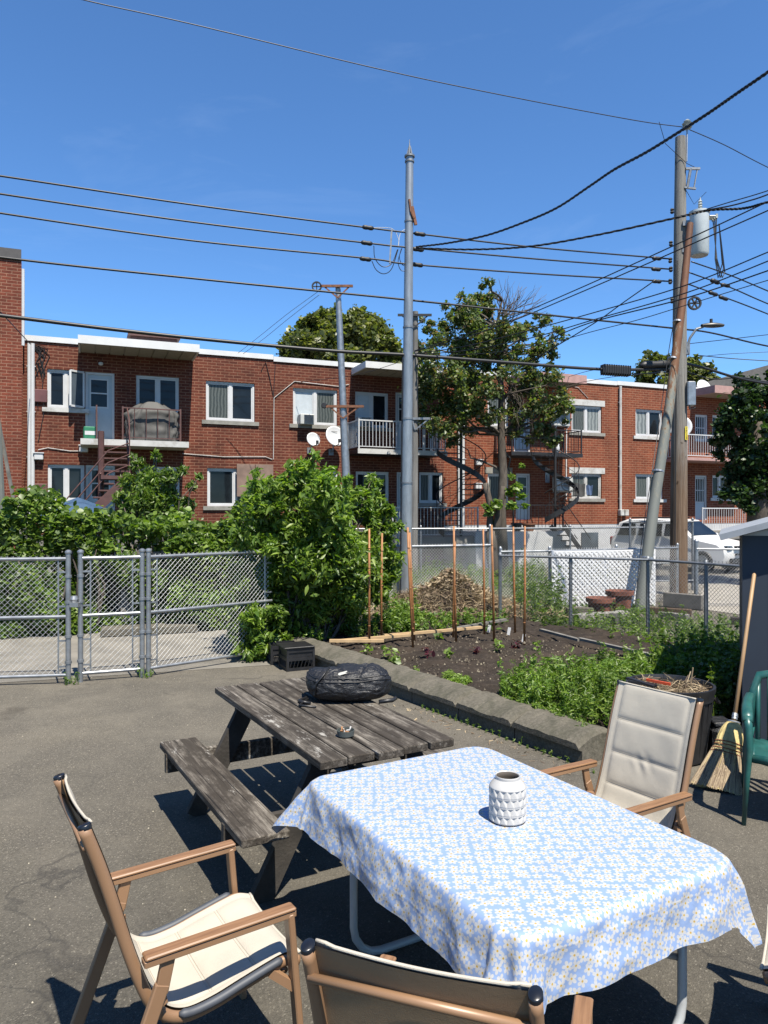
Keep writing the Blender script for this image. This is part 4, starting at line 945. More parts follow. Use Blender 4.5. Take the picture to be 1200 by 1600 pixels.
wire([(857, 530, 18.2), (930, 502, 17.2), (1071, 466, 15.2), (1200, 423, 13.8), (1300, 388, 13)], .014, 'third, thicker wire of the lower fan slanting to the right edge')
wire([(648, 556, 22.9), (760, 552, 20.2), (857, 536, 18.4), (930, 517, 17.2), (1000, 499, 16.4), (1078, 475, 15.6), (1200, 438, 14), (1300, 410, 13)], .009, 'lowest thin line of the fan, holding the pulley')
wire([(1025, 437, 17.6), (975, 472, 18), (930, 504, 18.6), (857, 548, 20), (800, 582, 22)], .014, 'short wire descending steeply left from the line joints to the tree')
wire([(1078, 537, 17.6), (1140, 530, 17), (1200, 523, 16.5), (1300, 512, 16)], .008, 'thin line right of the street light')
wire([(1088, 555, 17.6), (1140, 560, 17.2), (1200, 564, 17), (1300, 570, 16.6)], .01, 'lower thin line right of the pole above the dark tree')
wire([(1096, 557, 17.6), (1140, 553, 17.2), (1200, 550, 17), (1300, 545, 16.6)], .006, 'faint line crossing just above the dark tree')
wire([(498, 455, 21.9), (450, 490, 22.5), (410, 522, 23.2), (372, 552, 23.6)], .008, 'upper clothesline running from the left pole pulley down to the white roof edge', m='galv_dull', name='clothesline', cat='clothesline')
wire([(500, 460, 21.9), (452, 497, 22.5), (414, 528, 23.2), (380, 553, 23.6)], .008, 'lower clothesline running from the left pole pulley down to the white roof edge', m='galv_dull', name='clothesline', cat='clothesline')
wire([(0, 487, 15), (20, 508, 17.5), (48, 538, 21.8)], .012, 'short service wire from the left edge to the house mast', m='rubber')
wire([(648, 558, 22.9), (560, 585, 24), (470, 597, 25.5)], .009, 'thin service wire from the rear pole to the wall of the middle house')
wire([(643, 560, 22.9), (720, 572, 24), (800, 580, 27), (884, 600, 29)], .012, 'dark cable running behind the tree to the house with the black balcony')
wire([(1050, 578, 17.6), (1000, 585, 20), (950, 590, 25), (884, 602, 29)], .01, 'upper of two thin cables running left from the wooden pole to the roof corner')
wire([(1050, 582, 17.6), (980, 584, 20), (930, 578, 24), (884, 590, 29)], .01, 'lower of two thin cables running left from the wooden pole to the roof corner')
wire([(1053, 500, 17.5), (1043, 560, 17.5), (1030, 660, 17.2), (1015, 760, 16.4), (1002, 850, 15.6), (992, 948, 15.0)], .009, 'dark guy wire running down beside the leaning pole', name='guy_wire', cat='guy wire')
# line joints, dampers and black splice cases hung on the wires
def sleeve(px, py, dx, dy, r, lab, name='wire_joint', cat='wire joint', group='black joints on the alley power lines', fn=A, cnt=1):
    a, b = P(px - dx, py - dy, fn(px - dx)), P(px + dx, py + dy, fn(px + dx)); mb = MB()
    q = [a.lerp(b, k) for k in (0, .12, .3, .5, .7, .88, 1)]; mb.tube(q, [r * .4, r * .9, r, r * .85, r, r * .9, r * .4], 8)
    tag(mb.build(name, M['black'], None, True), lab, cat, group)
sleeve(575, 356, 9, 1.3, .05, 'joint on the top line left of the silver pole'); sleeve(573, 380, 9, 1.3, .05, 'joint on the middle line left of the silver pole'); sleeve(571, 405, 9, 1.2, .05, 'joint on the lowest line left of the silver pole')
sleeve(656, 366, 9, 1.3, .05, 'joint on the top line right of the silver pole'); sleeve(653, 390, 9, 1.3, .05, 'joint on the middle line right of the silver pole'); sleeve(652, 414, 9, 1.2, .05, 'joint on the lowest line right of the silver pole')
sleeve(1026, 404, 7, .6, .05, 'joint on the top line left of the wooden pole'); sleeve(1025, 421, 7, .6, .05, 'joint on the middle line left of the wooden pole'); sleeve(1026, 440, 7, .5, .05, 'joint on the lowest line left of the wooden pole')
sleeve(1117, 440, 7, 2.5, .06, 'joint on the line below the transformer loops'); sleeve(1133, 446, 7, 1.5, .05, 'joint right of the transformer loops'); sleeve(1114, 459, 7, 2.5, .05, 'left joint on the lowest dropping line'); sleeve(1130, 466, 7, 2.5, .05, 'right joint on the lowest dropping line')
t = thing('cable_terminal', 'long black ribbed box hung under the telephone cable left of the wooden pole', 'cable box', P(962, 579, A(962)), math.atan(.335))
MB().box((0, 0, 0), (.78, .17, .22), bev=.03).build('case', M['black'], t); mb = MB()
for i in range(12): mb.box((-.35 + i * .064, 0, 0), (.012, .19, .24))
mb.build('ribs', M['rubber'], t)
sleeve(1024, 570, 24, -1, .1, 'thick black splice case on the cable beside the wooden pole', 'splice_case', 'cable box', None)
# spreader bar and white/black loops at the silver pole
t = thing('line_spreader', 'vertical spreader bar with hanging wire loops left of the silver pole', 'line spreader', P(612, 385, A(612)))
o0 = P(612, 385, A(612)); q = lambda px, py: P(px, py, A(px)) - o0
MB().bar(q(612, 359), q(609, 412), .035, .035).build('bar', M['galv_dull'], t)
MB().tube(catmull([q(584, 356), q(605, 356), q(616, 360), q(623, 375), q(622, 387)], 6), .007, 5).tube(catmull([q(634, 358), q(626, 364), q(623, 378), q(622, 387)], 6), .007, 5).build('white_jumper', M['white'], t)
MB().tube(catmull([q(584, 384), q(586, 404), q(598, 417), q(612, 412), q(621, 390)], 8), .009, 5).tube(catmull([q(581, 408), q(588, 422), q(600, 428), q(612, 420), q(622, 390)], 8), .009, 5).tube(catmull([q(628, 388), q(622, 408), q(626, 422), q(634, 424)], 6), .008, 5).tube(catmull([q(627, 389), q(624, 402), q(628, 413), q(634, 416)], 6), .008, 5).build('black_jumper', M['rubber'], t)

# ------------------------------------------------------------------ chain link fences
def mesh_panel(a, b, z0, z1, pitch=.06, r=.0016, m='mesh_wire', name='mesh', parent=None, org=Vector((0, 0, 0)), barbs=True):
    a, b = Vector(a), Vector(b); L = (b - a).length; d = (b - a) / L; nrm = Vector((-d.y, d.x, 0)); H = z1 - z0
    V = []; Fc = []
    def seg(s0, h0, s1, h1, off):
        p = a + d * s0 + nrm * off + Vector((0, 0, z0 + h0)) - org; q = a + d * s1 + nrm * off + Vector((0, 0, z0 + h1)) - org
        t = (q - p).normalized(); x = t.cross(nrm).normalized() * r; y = nrm * r; o = len(V)
        V.extend([p + x, p - x * .5 + y * .87, p - x * .5 - y * .87, q + x, q - x * .5 + y * .87, q - x * .5 - y * .87])
        Fc.extend([(o, o + 1, o + 4, o + 3), (o + 1, o + 2, o + 5, o + 4), (o + 2, o, o + 3, o + 5)])
    n = int((L + H) / pitch) + 1; asp = 1.0
    for i in range(n):
        s = i * pitch
        s0, h0 = (s, 0) if s <= L else (L, (s - L)); s1, h1 = (s - H, H) if s - H >= 0 else (0, s)
        if h1 - h0 > .01: seg(s0, h0, s1, h1, .002)
        s0, h0 = (L - s, 0) if s <= L else (0, s - L); s1, h1 = (L - s + H, H) if s - H >= 0 else (L, s)
        if h1 - h0 > .01: seg(s0, h0, s1, h1, -.002)
    if barbs:
        for i in range(int(L / pitch)):
            s = (i + .5) * pitch; seg(s - .012, H - .01, s + .012, H + .035, 0); seg(s + .012, H - .01, s - .012, H + .035, .003)
    mb = MB(); mb.v = [tuple(v) for v in V]; mb.f = Fc
    return mb.build(name, M[m], parent)
def fence(pts, h, label, name='chain_link_fence', cat='fence', rail_r=.021, post_r=.03, m='galv', mm='mesh_wire', bottom=None, mid=None, pitch=.06, r=.0016, step=2.4, over=.05, ends=(True, True), group=None, z0=.03):
    pts = [Vector((p[0], p[1], 0)) for p in pts]; o = pts[0].copy(); t = thing(name, label, cat, o, 0, group)
    ra = MB()
    for i, (a, b) in enumerate(zip(pts[:-1], pts[1:])):
        for z in [h] + ([bottom] if bottom else []) + ([mid] if mid else []):
            MB().tube([a - o + Vector((0, 0, z)), b - o + Vector((0, 0, z))], rail_r, 10).build('rail', M[m], t, auto=50)
        mesh_panel(a, b, z0 if bottom is None else bottom + .0, h + .02, pitch, r, mm, 'mesh', t, o)
        n = max(1, round((b - a).length / step))
        for k in range(n + (1 if i == len(pts) - 2 else 0)):
            if i == 0 and k == 0 and not ends[0]: continue
            if i == len(pts) - 2 and k == n and not ends[1]: continue
            q = a.lerp(b, k / n) - o; q.y += .035
            MB().tube([q, q + Vector((0, 0, h + over))], post_r, 10).lathe([(post_r * 1.15, 0), (post_r * 1.15, .025), (post_r * .6, .05), (.003, .06)], q + Vector((0, 0, h + over)), 10).build('post', M[m], t, auto=50)
    return t
def gate_leaf(a, b, label, h=1.455, bot=.1, mid=.78, cat='gate', caps=True, pa=True, pb=True, stub=True, group='chain link gates across the drive'):
    a = Vector((*a, 0)); b = Vector((*b, 0)); o = a.copy(); t = thing('chain_link_gate', label, cat, o, 0, group)
    d = (b - a).normalized(); ra = MB()
    for z in (h, mid, bot): MB().tube([a - o + Vector((0, 0, z)), b - o + Vector((0, 0, z))], .021, 10).build('rail', M['galv'], t, auto=50)
    for q, on in ((a, pa), (b, pb)):
        if not on: continue
        q = q - o; p = MB().tube([q + Vector((0, 0, bot - .03 if not stub else 0)), q + Vector((0, 0, h + .07))], .03, 12).lathe([(.036, 0), (.04, .012), (.036, .03), (.012, .045)], q + Vector((0, 0, h + .06)), 12)
        for z in (.25, .55, .95, 1.25): p.lathe([(.03, -.015), (.04, -.015), (.04, .015), (.03, .015)], q + Vector((0, 0, z)), 12)
        p.build('post', M['galv'], t, auto=40)
    mesh_panel(a + d * .05, b - d * .05, bot, h, .064, .0019, 'mesh_wire', 'mesh', t, o)
    tb = MB()
    for q, s in ((a, 1), (b, -1)):
        q2 = q - o + d * s * .11; tb.bar(q2 + Vector((0, 0, bot + .02)), q2 + Vector((0, 0, h - .02)), .006, .018)
        for z in (.2, .5, .9, 1.3): tb.bar(q - o + Vector((0, 0, z)), q2 + Vector((0, 0, z)), .012, .02)
    tb.build('tension_bar', M['galv'], t); return t
gate_leaf((-6.2, 8.25), (-3.68, 8.62), 'left chain link drive gate leaf reaching out of the left edge')
gate_leaf((-3.57, 8.7), (-2.93, 8.96), 'narrow middle chain link gate leaf between two capped posts')
gate_leaf((-2.86, 8.98), (-1.55, 10.2), 'chain link panel at an angle, its right end lost in the big bush', group=None, cat='fence', pb=False)
MB().lathe([(.035, -.04), (.05, 0), (.035, .04)], (-3.62, 8.64, .98), 12).box((-3.6, 8.62, .92), (.1, .08, .05)).build('latch', M['galv'], None)
l_ = bpy.data.objects['latch']; tag(l_, 'small steel latch joining the left and middle drive gates', 'latch')
fence([(2.0, 12.7), (4.15, 11.6), (5.2, 9.8), (5.4, 9.3)], 1.25, 'dull old chain link fence along the right side of the vegetable bed', m='galv_dull', mm='mesh_dark', r=.0024, step=1.35, rail_r=.02, ends=(True, True), over=.0)
fence([(-1.3, 15.4), (.3, 16.0), (2.4, 16.7)], 1.25, 'bright chain link fence behind the compost heap and silver pole', rail_r=.03, pitch=.07, r=.0026, step=2.2, over=.42)
fence([(2.35, 14.9), (3.4, 15.15), (6.6, 16.6)], 1.2, 'chain link fence just behind the white lattice', m='galv', mm='mesh_wire', pitch=.065, r=.002, step=1.9)
fence([(-1, 21.8), (3.2, 22.3), (8.5, 24.1)], 1.5, 'far chain link fence along the yards of the row houses', mm='mesh_dark', pitch=.08, r=.0028, step=2.6, rail_r=.025)
fence([(6.2, 18.6), (7.9, 18.9)], 1.75, 'tall chain link gate panel standing open in front of the white car', name='chain_link_gate', cat='gate', bottom=.25, pitch=.07, r=.0024, step=1.7, mid=.7, m='galv_dull', mm='mesh_dark')
fence([(6.6, 15.6), (9.5, 15.2)], 1.22, 'short chain link fence right of the wooden pole, cut off by the shed', pitch=.065, r=.002, step=2.8, post_r=.045, over=.15)
fence([(12.2, 22.8), (22, 26.5)], 1.1, 'low chain link fence right of the white car', pitch=.08, r=.0028, step=3)

# lattice
t = thing('white_lattice_panel', 'white diamond lattice panel leaning on the fence left of the leaning pole', 'lattice', (3.45, 15.05, 0), math.atan2(.72, 2.25))
Lw, Lh = 2.45, 1.16; mb = MB()
def lat(mb, L, H, pitch, wd, y0, z0):
    n = int((L + H) / pitch) + 1
    for i in range(1, n):
        s = i * pitch
        s0, h0 = (s, 0) if s <= L else (L, s - L); s1, h1 = (s - H, H) if s > H else (0, s)
        if h1 - h0 > .03: mb.bar((s0, y0, z0 + h0), (s1, y0, z0 + h1), wd, .006, (0, 1, 0))
        s0, h0 = (L - s, 0) if s <= L else (0, s - L); s1, h1 = (L - s + H, H) if s > H else (L, s)
        if h1 - h0 > .03: mb.bar((s0, y0 + .007, z0 + h0), (s1, y0 + .007, z0 + h1), wd, .006, (0, 1, 0))
lat(mb, Lw, Lh, .11, .043, 0, .03); mb.build('slats', M['lattice'], t)
mb = MB()
for x in (.0, Lw / 2, Lw): mb.bx(x - .03, x + .03, .012, .03, 0, Lh + .05)
mb.bx(0.031, Lw - .031, .012, .03, Lh + .01, Lh + .045); mb.build('frame', M['lattice'], t)
# ------------------------------------------------------------------ white suv
def car():
    c = Vector((10.35, 26.0, 0)); ang = math.atan2(-.80, .60)
    t = thing('parked_suv', 'white sport utility car parked behind the fence, its nose to the right', 'car', c, ang)
    W2 = .92
    prof = [(-2.2, .55), (-2.25, .8), (-2.2, 1.05), (-2.05, 1.2), (-1.95, 1.62), (-1.6, 1.74), (-.4, 1.78), (.35, 1.72), (1.05, 1.18), (1.2, 1.12), (2.0, .98), (2.25, .82), (2.3, .55), (2.2, .34)]
    def body(y, k, inset):
        out = []
        for x, z in prof:
            yy = y * (1 - (.17 if z > 1.3 else 0) * (z - 1.1) / .65 * k); out.append((x * (1 - inset * .04), yy, z))
        return out
    mb = MB(); cols = [(-1, 1.), (-.93, .0), (-.5, -.3), (.0, -.4), (.5, -.3), (.93, .0), (1, 1.)]
    rows = []
    for (yy, _i) in cols:
        edge = abs(yy) == 1; row = []
        for x, z in prof:
            tz = max(0, (z - 1.12) / .65); w = W2 * (1 - .2 * tz); 
            row.append((x * (1 - (.025 if edge else 0) - .03 * abs(yy) ** 3), yy * w, z - (.05 if edge and z > .6 else 0)))
        row += [(-2.0 * 1, yy * W2 * .95, .3)]
        rows.append(row)
    n = len(rows[0]); v = [p for r_ in rows for p in r_]; f = []
    for i in range(len(rows) - 1):
        for k in range(n): f.append((i * n + k, i * n + (k + 1) % n, (i + 1) * n + (k + 1) % n, (i + 1) * n + k))
    f.append(tuple(range(n))); f.append(tuple(range((len(rows) - 1) * n, len(rows) * n))[::-1])
    mb.add(v, f); o = mb.build('body', M['carwhite'], t, True, auto=None); o.data.set_sharp_from_angle(angle=R(38))
    gl = MB()
    for s in (1, -1):
        yb = s * (W2 * .985 + .006); yt = s * (W2 * .83 + .012)
        for (xa, xb, xc, xd) in ((-1.88, -1.12, -1.2, -1.72), (-1.02, -.1, -.12, -1.0), (.0, .88, .3, .0)):
            gl.add([(xa, yb, 1.17), (xb, yb, 1.17), (xc, yt, 1.6), (xd, yt, 1.6)], [(0, 1, 2, 3)]); 
            gl.add([(xa, yb - s * .03, 1.17), (xb, yb - s * .03, 1.17), (xc, yt - s * .03, 1.6), (xd, yt - s * .03, 1.6)], [(3, 2, 1, 0)])
    gl.add([(1.02, -.76, 1.225), (1.02, .76, 1.225), (.42, .66, 1.68), (.42, -.66, 1.68)], [(0, 1, 2, 3)]); gl.add([(-2.11, -.7, 1.22), (-2.11, .7, 1.22), (-1.99, .62, 1.6), (-1.99, -.62, 1.6)], [(3, 2, 1, 0)])
    gl.build('windows', M['glass'], t)
    for x in (-1.38, 1.42):
        for s in (1, -1):
            w_ = MB().lathe([(.2, -.11), (.33, -.11), (.36, -.08), (.36, .08), (.33, .11), (.2, .11)], (x, s * .84, .36), 24, Matrix.Rotation(R(90), 3, 'X')).build('wheel', M['rubber'], t, auto=40)
            MB().lathe([(.02, -.02), (.2, -.03), (.22, -.01), (.22, .02), (.02, .02)], (x, s * .95, .36), 20, Matrix.Rotation(R(90), 3, 'X')).build('rim', M['galv'], w_, auto=40)
    MB().bx(2.27, 2.34, -.52, .52, .78, .9).bx(2.3, 2.345, -.5, .5, .6, .66).bx(2.22, 2.33, -.7, .7, .36, .5).build('grille', M['black'], t)
    for s in (1, -1): MB().box((2.18, s * .72, .84), (.2, .28, .15), bev=.03).build('headlight', M['glass_blue'], t); MB().box((-2.2, s * .76, .95), (.1, .16, .3), bev=.02).build('tail_light', simple('red_lens', (.3, .02, .02), .3) if s == 1 else bpy.data.materials['red_lens'], t)
    for s in (1, -1): MB().box((.78, s * 1.02, 1.2), (.16, .2, .14), bev=.03).build('mirror', M['carwhite'], t)
    MB().bar((-1.5, .55, 1.8), (.1, .55, 1.8), .04, .04).bar((-1.5, -.55, 1.8), (.1, -.55, 1.8), .04, .04).build('roof_rail', M['black'], t)
car()
# ------------------------------------------------------------------ things along the lattice
def tub(c, rz, lab):
    t = thing('planter_tub', lab, 'planter', c, rz, 'reddish planters by the lattice'); mb = MB()
    for x in (-.33, .33): mb.add([(x, -.2, 0), (x, .2, 0), (x * 1.1, .24, .34), (x * 1.1, -.24, .34)], [(0, 1, 2, 3)])
    mb = MB().lathe([(.17, 0), (.2, .02), (.235, .3), (.27, .3), (.275, .38), (.25, .385), (.235, .33)], n=22); mb.build('tub', M['terracotta'], t); MB().lathe([(.234, .335), (.1, .35)], n=16).build('soil', M['soil'], t); return t
tub(P(938, 950, 14.1) * Vector((1, 1, 0)) if False else Vector((P(938, 950, 14.0).x, 14.0, 0)), .2, 'left reddish planter tub before the white lattice')
tub(Vector((P(968, 950, 14.5).x, 14.5, .08)), .1, 'right, taller reddish planter tub before the white lattice')
blk = [(905, 948, 13.9, .5, .2, .22), (945, 955, 13.5, .6, .16, .2), (912, 958, 13.3, .45, .16, .2), (968, 955, 13.3, .4, .2, .22)]
for i, (px, py, Y, w_, h_, d_) in enumerate(blk):
    mb = MB().box((0, 0, h_ / 2), (w_, d_, h_), bev=.012); o = mb.build('concrete_block', M['concrete' if i != 0 else 'curb'], None); o.location = (P(px, py, Y).x, Y, 0.01); o.rotation_euler = (0, 0, .3 * i)
    tag(o, ['pale concrete block at the left end of the lattice foot', 'long pale block in front of the planter tubs', 'darker grey block nearest the old fence below the lattice', 'pale block at the foot of the leaning steel pole'][i], 'concrete block', 'concrete blocks below the lattice')
for i, (a, b, m, lab) in enumerate([((1038, 925, 15.6), (1098, 935, 15.0), 'grey_board', 'grey timber sleeper at the foot of the wooden pole'), ((1010, 945, 14.6), (1080, 950, 14.2), 'pole_brown', 'brown timber lying right of the leaning pole'), ((1030, 952, 13.9), (1075, 960, 13.5), 'grey_board', 'short grey timber lying nearest the old fence'), ((1140, 950, 13.2), (1230, 958, 12.8), 'darkwood', 'dark timber lying by the alley near the shed')]):
    A_ = P(*a); B_ = P(*b); k = .12 if i != 0 else .3; A_.z = B_.z = k / 2 + .01
    tag(MB().bar((A_ - A_), (B_ - A_), .14, k, bev=.01).build('timber', M[m], None, loc=A_), lab, 'timber', 'timbers lying by the alley')
# wooden gate seen through the hedge gap and low board
t = thing('board_gate', 'brown weathered board gate in the gap of the hedge behind the drive gates', 'gate', (-4.45, 12.5, 0), .33)
mb = MB()
for i in range(9): mb.bx(i * .13, i * .13 + .122, 0, .03, .1, 1.3 + .02 * (i % 3))
mb.build('boards', M['grey_board'], t); MB().bx(-.03, 1.2, .032, .06, .35, .45).bx(-.03, 1.2, .032, .06, 1.0, 1.1).build('crosspiece', M['grey_board'], t)
tag(MB().box((0, 0, .07), (1.5, .35, .14), bev=.02).build('kerb_step', M['curb'], None, loc=(-3.85, 12.15, 0)), 'low concrete step before the brown gate in the hedge', 'step')
bpy.data.objects['kerb_step'].rotation_euler = (0, 0, .33)

# ------------------------------------------------------------------ kerb of the bed
def kerb():
    d = (CB - CA); L = d.length; d.normalize(); nrm = Vector((-d.y, d.x, 0));  # points to the bed side
    if nrm.x < 0: nrm = -nrm
    g_ = 'concrete kerb blocks round the vegetable bed'; nb = 7; a0 = .0
    labs = ['kerb block at the far end beside the black crates', 'second kerb block from the crates', 'third kerb block from the crates', 'kerb block right behind the backpack', 'fifth kerb block, at the right end of the picnic table', 'kerb block next to the broken near end', 'nearest kerb block with the worn square end']
    for i in range(nb):
        l0 = L * i / nb + .006; l1 = L * (i + 1) / nb - .006; mb = MB()
        sec = [(.02, 0), (.02, .11), (-.02, .125), (-.02, .165), (.015, .185), (.13, .235), (.25, .25), (.34, .235), (.4, .19), (.42, .12), (.42, 0)]
        nseg = 24; v = []
        for k in range(nseg + 1):
            s = l0 + (l1 - l0) * k / nseg; sc = 1 + .02 * math.sin(s * 13)
            for j, (n_, z) in enumerate(sec):
                rip = ((.014 * noise.noise(Vector((s * 5, j * .15, 1))) + .010 * noise.noise(Vector((s * 16, j * .5, 3)))) if 3 <= j <= 8 else 0); jj = rnd.uniform(-.003, .003) if j > 3 else 0
                v.append(CA + d * s + nrm * (n_ * sc + jj) + Vector((0, 0, max(0, z + rip + jj - (.03 if k in (0, nseg) and j in (3, 4, 5, 6, 7, 8) else 0)))))
        m_ = len(sec); f = [(k * m_ + j, (k + 1) * m_ + j, (k + 1) * m_ + j + 1, k * m_ + j + 1) for k in range(nseg) for j in range(m_ - 1)]
        f += [tuple(range(m_)), tuple(range(nseg * m_, nseg * m_ + m_))[::-1]]
        mb.add([p - (CA + d * l0) for p in v], f); o = mb.build('kerb_block', M['curb'], None, loc=CA + d * l0); tag(o, labs[i], 'kerb', g_)
        # darker lower course under the overhang
kerb()
def inpoly(n, poly, z=.2):
    pts = [G(px, py, z) for px, py in poly]; xs = [p.x for p in pts]; ys = [p.y for p in pts]; out = []
    while len(out) < n:
        x, y = rng.uniform(min(xs), max(xs)), rng.uniform(min(ys), max(ys)); c = False
        for i in range(len(pts)):
            a, b = pts[i], pts[i - 1]
            if (a.y > y) != (b.y > y) and x < (b.x - a.x) * (y - a.y) / (b.y - a.y) + a.x: c = not c
        if c: out.append((x, y))
    return out
def inpoly0(n): return inpoly(n, [(520, 1002), (780, 985), (1040, 1030), (1000, 1080), (800, 1110), (640, 1050)], .18)
# lath boards at the far and right side of the bed
for a, b, m, lab, z in (((520, 1002), (640, 992), 'pale_wood', 'left pale lath lying across the far side of the bed', .27), ((600, 993), (752, 980), 'pale_wood', 'middle pale lath lying across the far side of the bed', .28), ((700, 984), (790, 968), 'grey_board', 'grey board at the far side of the bed', .25), ((845, 984), (905, 1000), 'grey_board', 'grey board edging the right side of the bed, far piece', .25), ((905, 998), (1055, 1032), 'grey_board', 'long grey board edging the right side of the bed, near piece', .26), ((515, 1001), (600, 1001), 'pale_wood', 'short lath crossing the left one', .29)):
    A_, B_ = G(*a, z), G(*b, z); tag(MB().bar(A_ - A_, B_ - A_, .06, .035).build('lath', M[m], None, loc=A_), lab, 'lath', 'laths round the bed')
V = []; Fp = []
for i, (x, y) in enumerate(inpoly0(1500)):
    r = rnd.uniform(.004, .017) * (1.6 if rnd.random() < .1 else 1); z = .175; o_ = len(V); V += [(x + r, y, z), (x - r * .8, y + r * .3, z), (x, y + r, z + r * .2), (x, y - r * .9, z), (x + r * .1, y, z + r * 1.3), (x, y, z - r)]
    Fp += [(o_, o_ + 2, o_ + 4), (o_ + 2, o_ + 1, o_ + 4), (o_ + 1, o_ + 3, o_ + 4), (o_ + 3, o_, o_ + 4)]
tag(mesh_np('soil_clods', np.array(V), np.array(Fp), leafm('clods', [(.05, .04, .03), (.09, .07, .05), (.07, .055, .04), (.3, .26, .2)], .0, .9)), 'small clods and pale chips scattered over the bed', 'soil', kind='stuff')
# stakes
stk = [(577, 1008, 577, 826), (596, 997, 597, 833), (646, 1013, 637, 824), (648, 1000, 640, 832), (713, 1005, 709, 822), (708, 995, 711, 846), (757, 990, 755, 826), (772, 1003, 768, 820), (805, 990, 802, 823), (819, 1003, 820, 822)]
sl = ['leftmost bamboo stake in front of the bush', 'second bamboo stake from the left', 'thicker leaning stake just right of the silver pole', 'thin stake crossing the thick one by the silver pole', 'taller stake of the pair before the compost heap', 'shorter stake of the pair before the compost heap', 'stake just left of the grey fence post', 'stake standing right at the grey fence post', 'stake second from the right end', 'rightmost bamboo stake, beside the white tag']
for (bx, by, tx, ty), lab in zip(stk, sl):
    b = G(bx, by, .18); tY = b.y + rnd.uniform(-.12, .12); T = P(tx, ty, tY)
    mb = MB().tube([(0, 0, -.1), (T - b) * .5 + Vector((rnd.uniform(-.01, .01), 0, 0)), T - b], [.018, .0165, .014], 7)
    for k in range(1, 6): q = (T - b) * (k / 6); mb.tube([q - Vector((0, 0, .006)), q + Vector((0, 0, .006))], .019, 7)
    tag(mb.build('bamboo_stake', M['bamboo'], None, True, loc=b), lab, 'stake', 'bamboo stakes in the bed')
for (px, py, lab) in ((813, 992, 'left white plant tag in the bed'), (834, 1003, 'right white plant tag beside the last stake'), (748, 988, 'dim plant tag between the stakes')):
    px = {813: 794, 834: 817, 748: 763}[px]; b = G(px, py, .18); tag(MB().bar((0, 0, 0), (.02, 0, .11), .045, .004, (0, 1, 0)).build('plant_tag', M['white'], None, loc=b), lab, 'plant tag', 'plant tags in the bed')

# ------------------------------------------------------------------ vegetation
def leaf_mesh(C, size, name, m, parent=None, up=.35, asp=.42, fold=.25, nrm=None, droop=.0):
    C = np.asarray(C, float); n = len(C); s = size * rng.uniform(.38, 1.45, n)[:, None]
    d = rng.normal(size=(n, 3)); d[:, 2] = d[:, 2] * .5 - droop; d /= np.linalg.norm(d, axis=1)[:, None]
    N_ = rng.normal(size=(n, 3)) * (1 - up) + np.array([0, 0, up * 1.6]) + (nrm if nrm is not None else 0)
    N_ -= d * (N_ * d).sum(1)[:, None]; N_ /= np.linalg.norm(N_, axis=1)[:, None] + 1e-9
    sd_ = np.cross(d, N_)
    w_ = asp * .5 * rng.uniform(.8, 1.2, n)[:, None]
    v = [C - d * s * .5, C - d * s * .18 + sd_ * s * w_ + N_ * s * .05, C + d * s * .16 + sd_ * s * w_ * .8 + N_ * s * .05, C + d * s * .55 - N_ * s * .10, C + d * s * .16 - sd_ * s * w_ * .8 + N_ * s * .05, C - d * s * .18 - sd_ * s * w_ + N_ * s * .05, C]
    V = np.stack(v, 1).reshape(-1, 3); o_ = np.arange(n)[:, None] * 7
    T = np.concatenate([o_ + np.array(t_)[None, :] for t_ in ((0, 6, 1), (0, 5, 6), (1, 6, 2), (5, 4, 6), (2, 6, 3), (6, 4, 3))], 1).reshape(-1, 3)
    return mesh_np(name, V, T, M[m], parent)
def gclumps(centers, radii, per, flat=.85, sub=4):
    out = []
    for c, r in zip(centers, radii):
        for k in range(sub):
            cc_ = np.asarray(c) + rng.normal(0, .58, 3) * r * np.array([1, 1, flat]); rr_ = r * rng.uniform(.3, .62); n = int(per * r * r / sub)
            out.append(rng.normal(0, .55, (n, 3)) * rr_ * np.array([1, 1, flat]) + cc_)
    return np.concatenate(out)
def clusters(centers, radii, per, flat=.8, shell=.55):
    out = []
    for c, r in zip(centers, radii):
        k = int(per * r * r) if per > 0 else 10
        q = rng.normal(size=(k, 3)); q /= np.linalg.norm(q, axis=1)[:, None]; rad = r * (shell + (1 - shell) * rng.random(k)) ** 1 * rng.uniform(.75, 1.08, k)
        q = q * rad[:, None]; q[:, 2] *= flat; out.append(q + np.asarray(c))
    return np.concatenate(out)
def limb(mb, a, b, r0, r1, wig=.08, n=5):
    a, b = Vector(a), Vector(b); L = (b - a).length; pts = []
    for i in range(n + 1):
        t = i / n; o = Vector((rnd.uniform(-1, 1), rnd.uniform(-1, 1), rnd.uniform(-.5, .5))) * wig * L * math.sin(math.pi * t) ; pts.append(a.lerp(b, t) + o)
    mb.tube(pts, [r0 + (r1 - r0) * i / n for i in range(n + 1)], 7); return pts
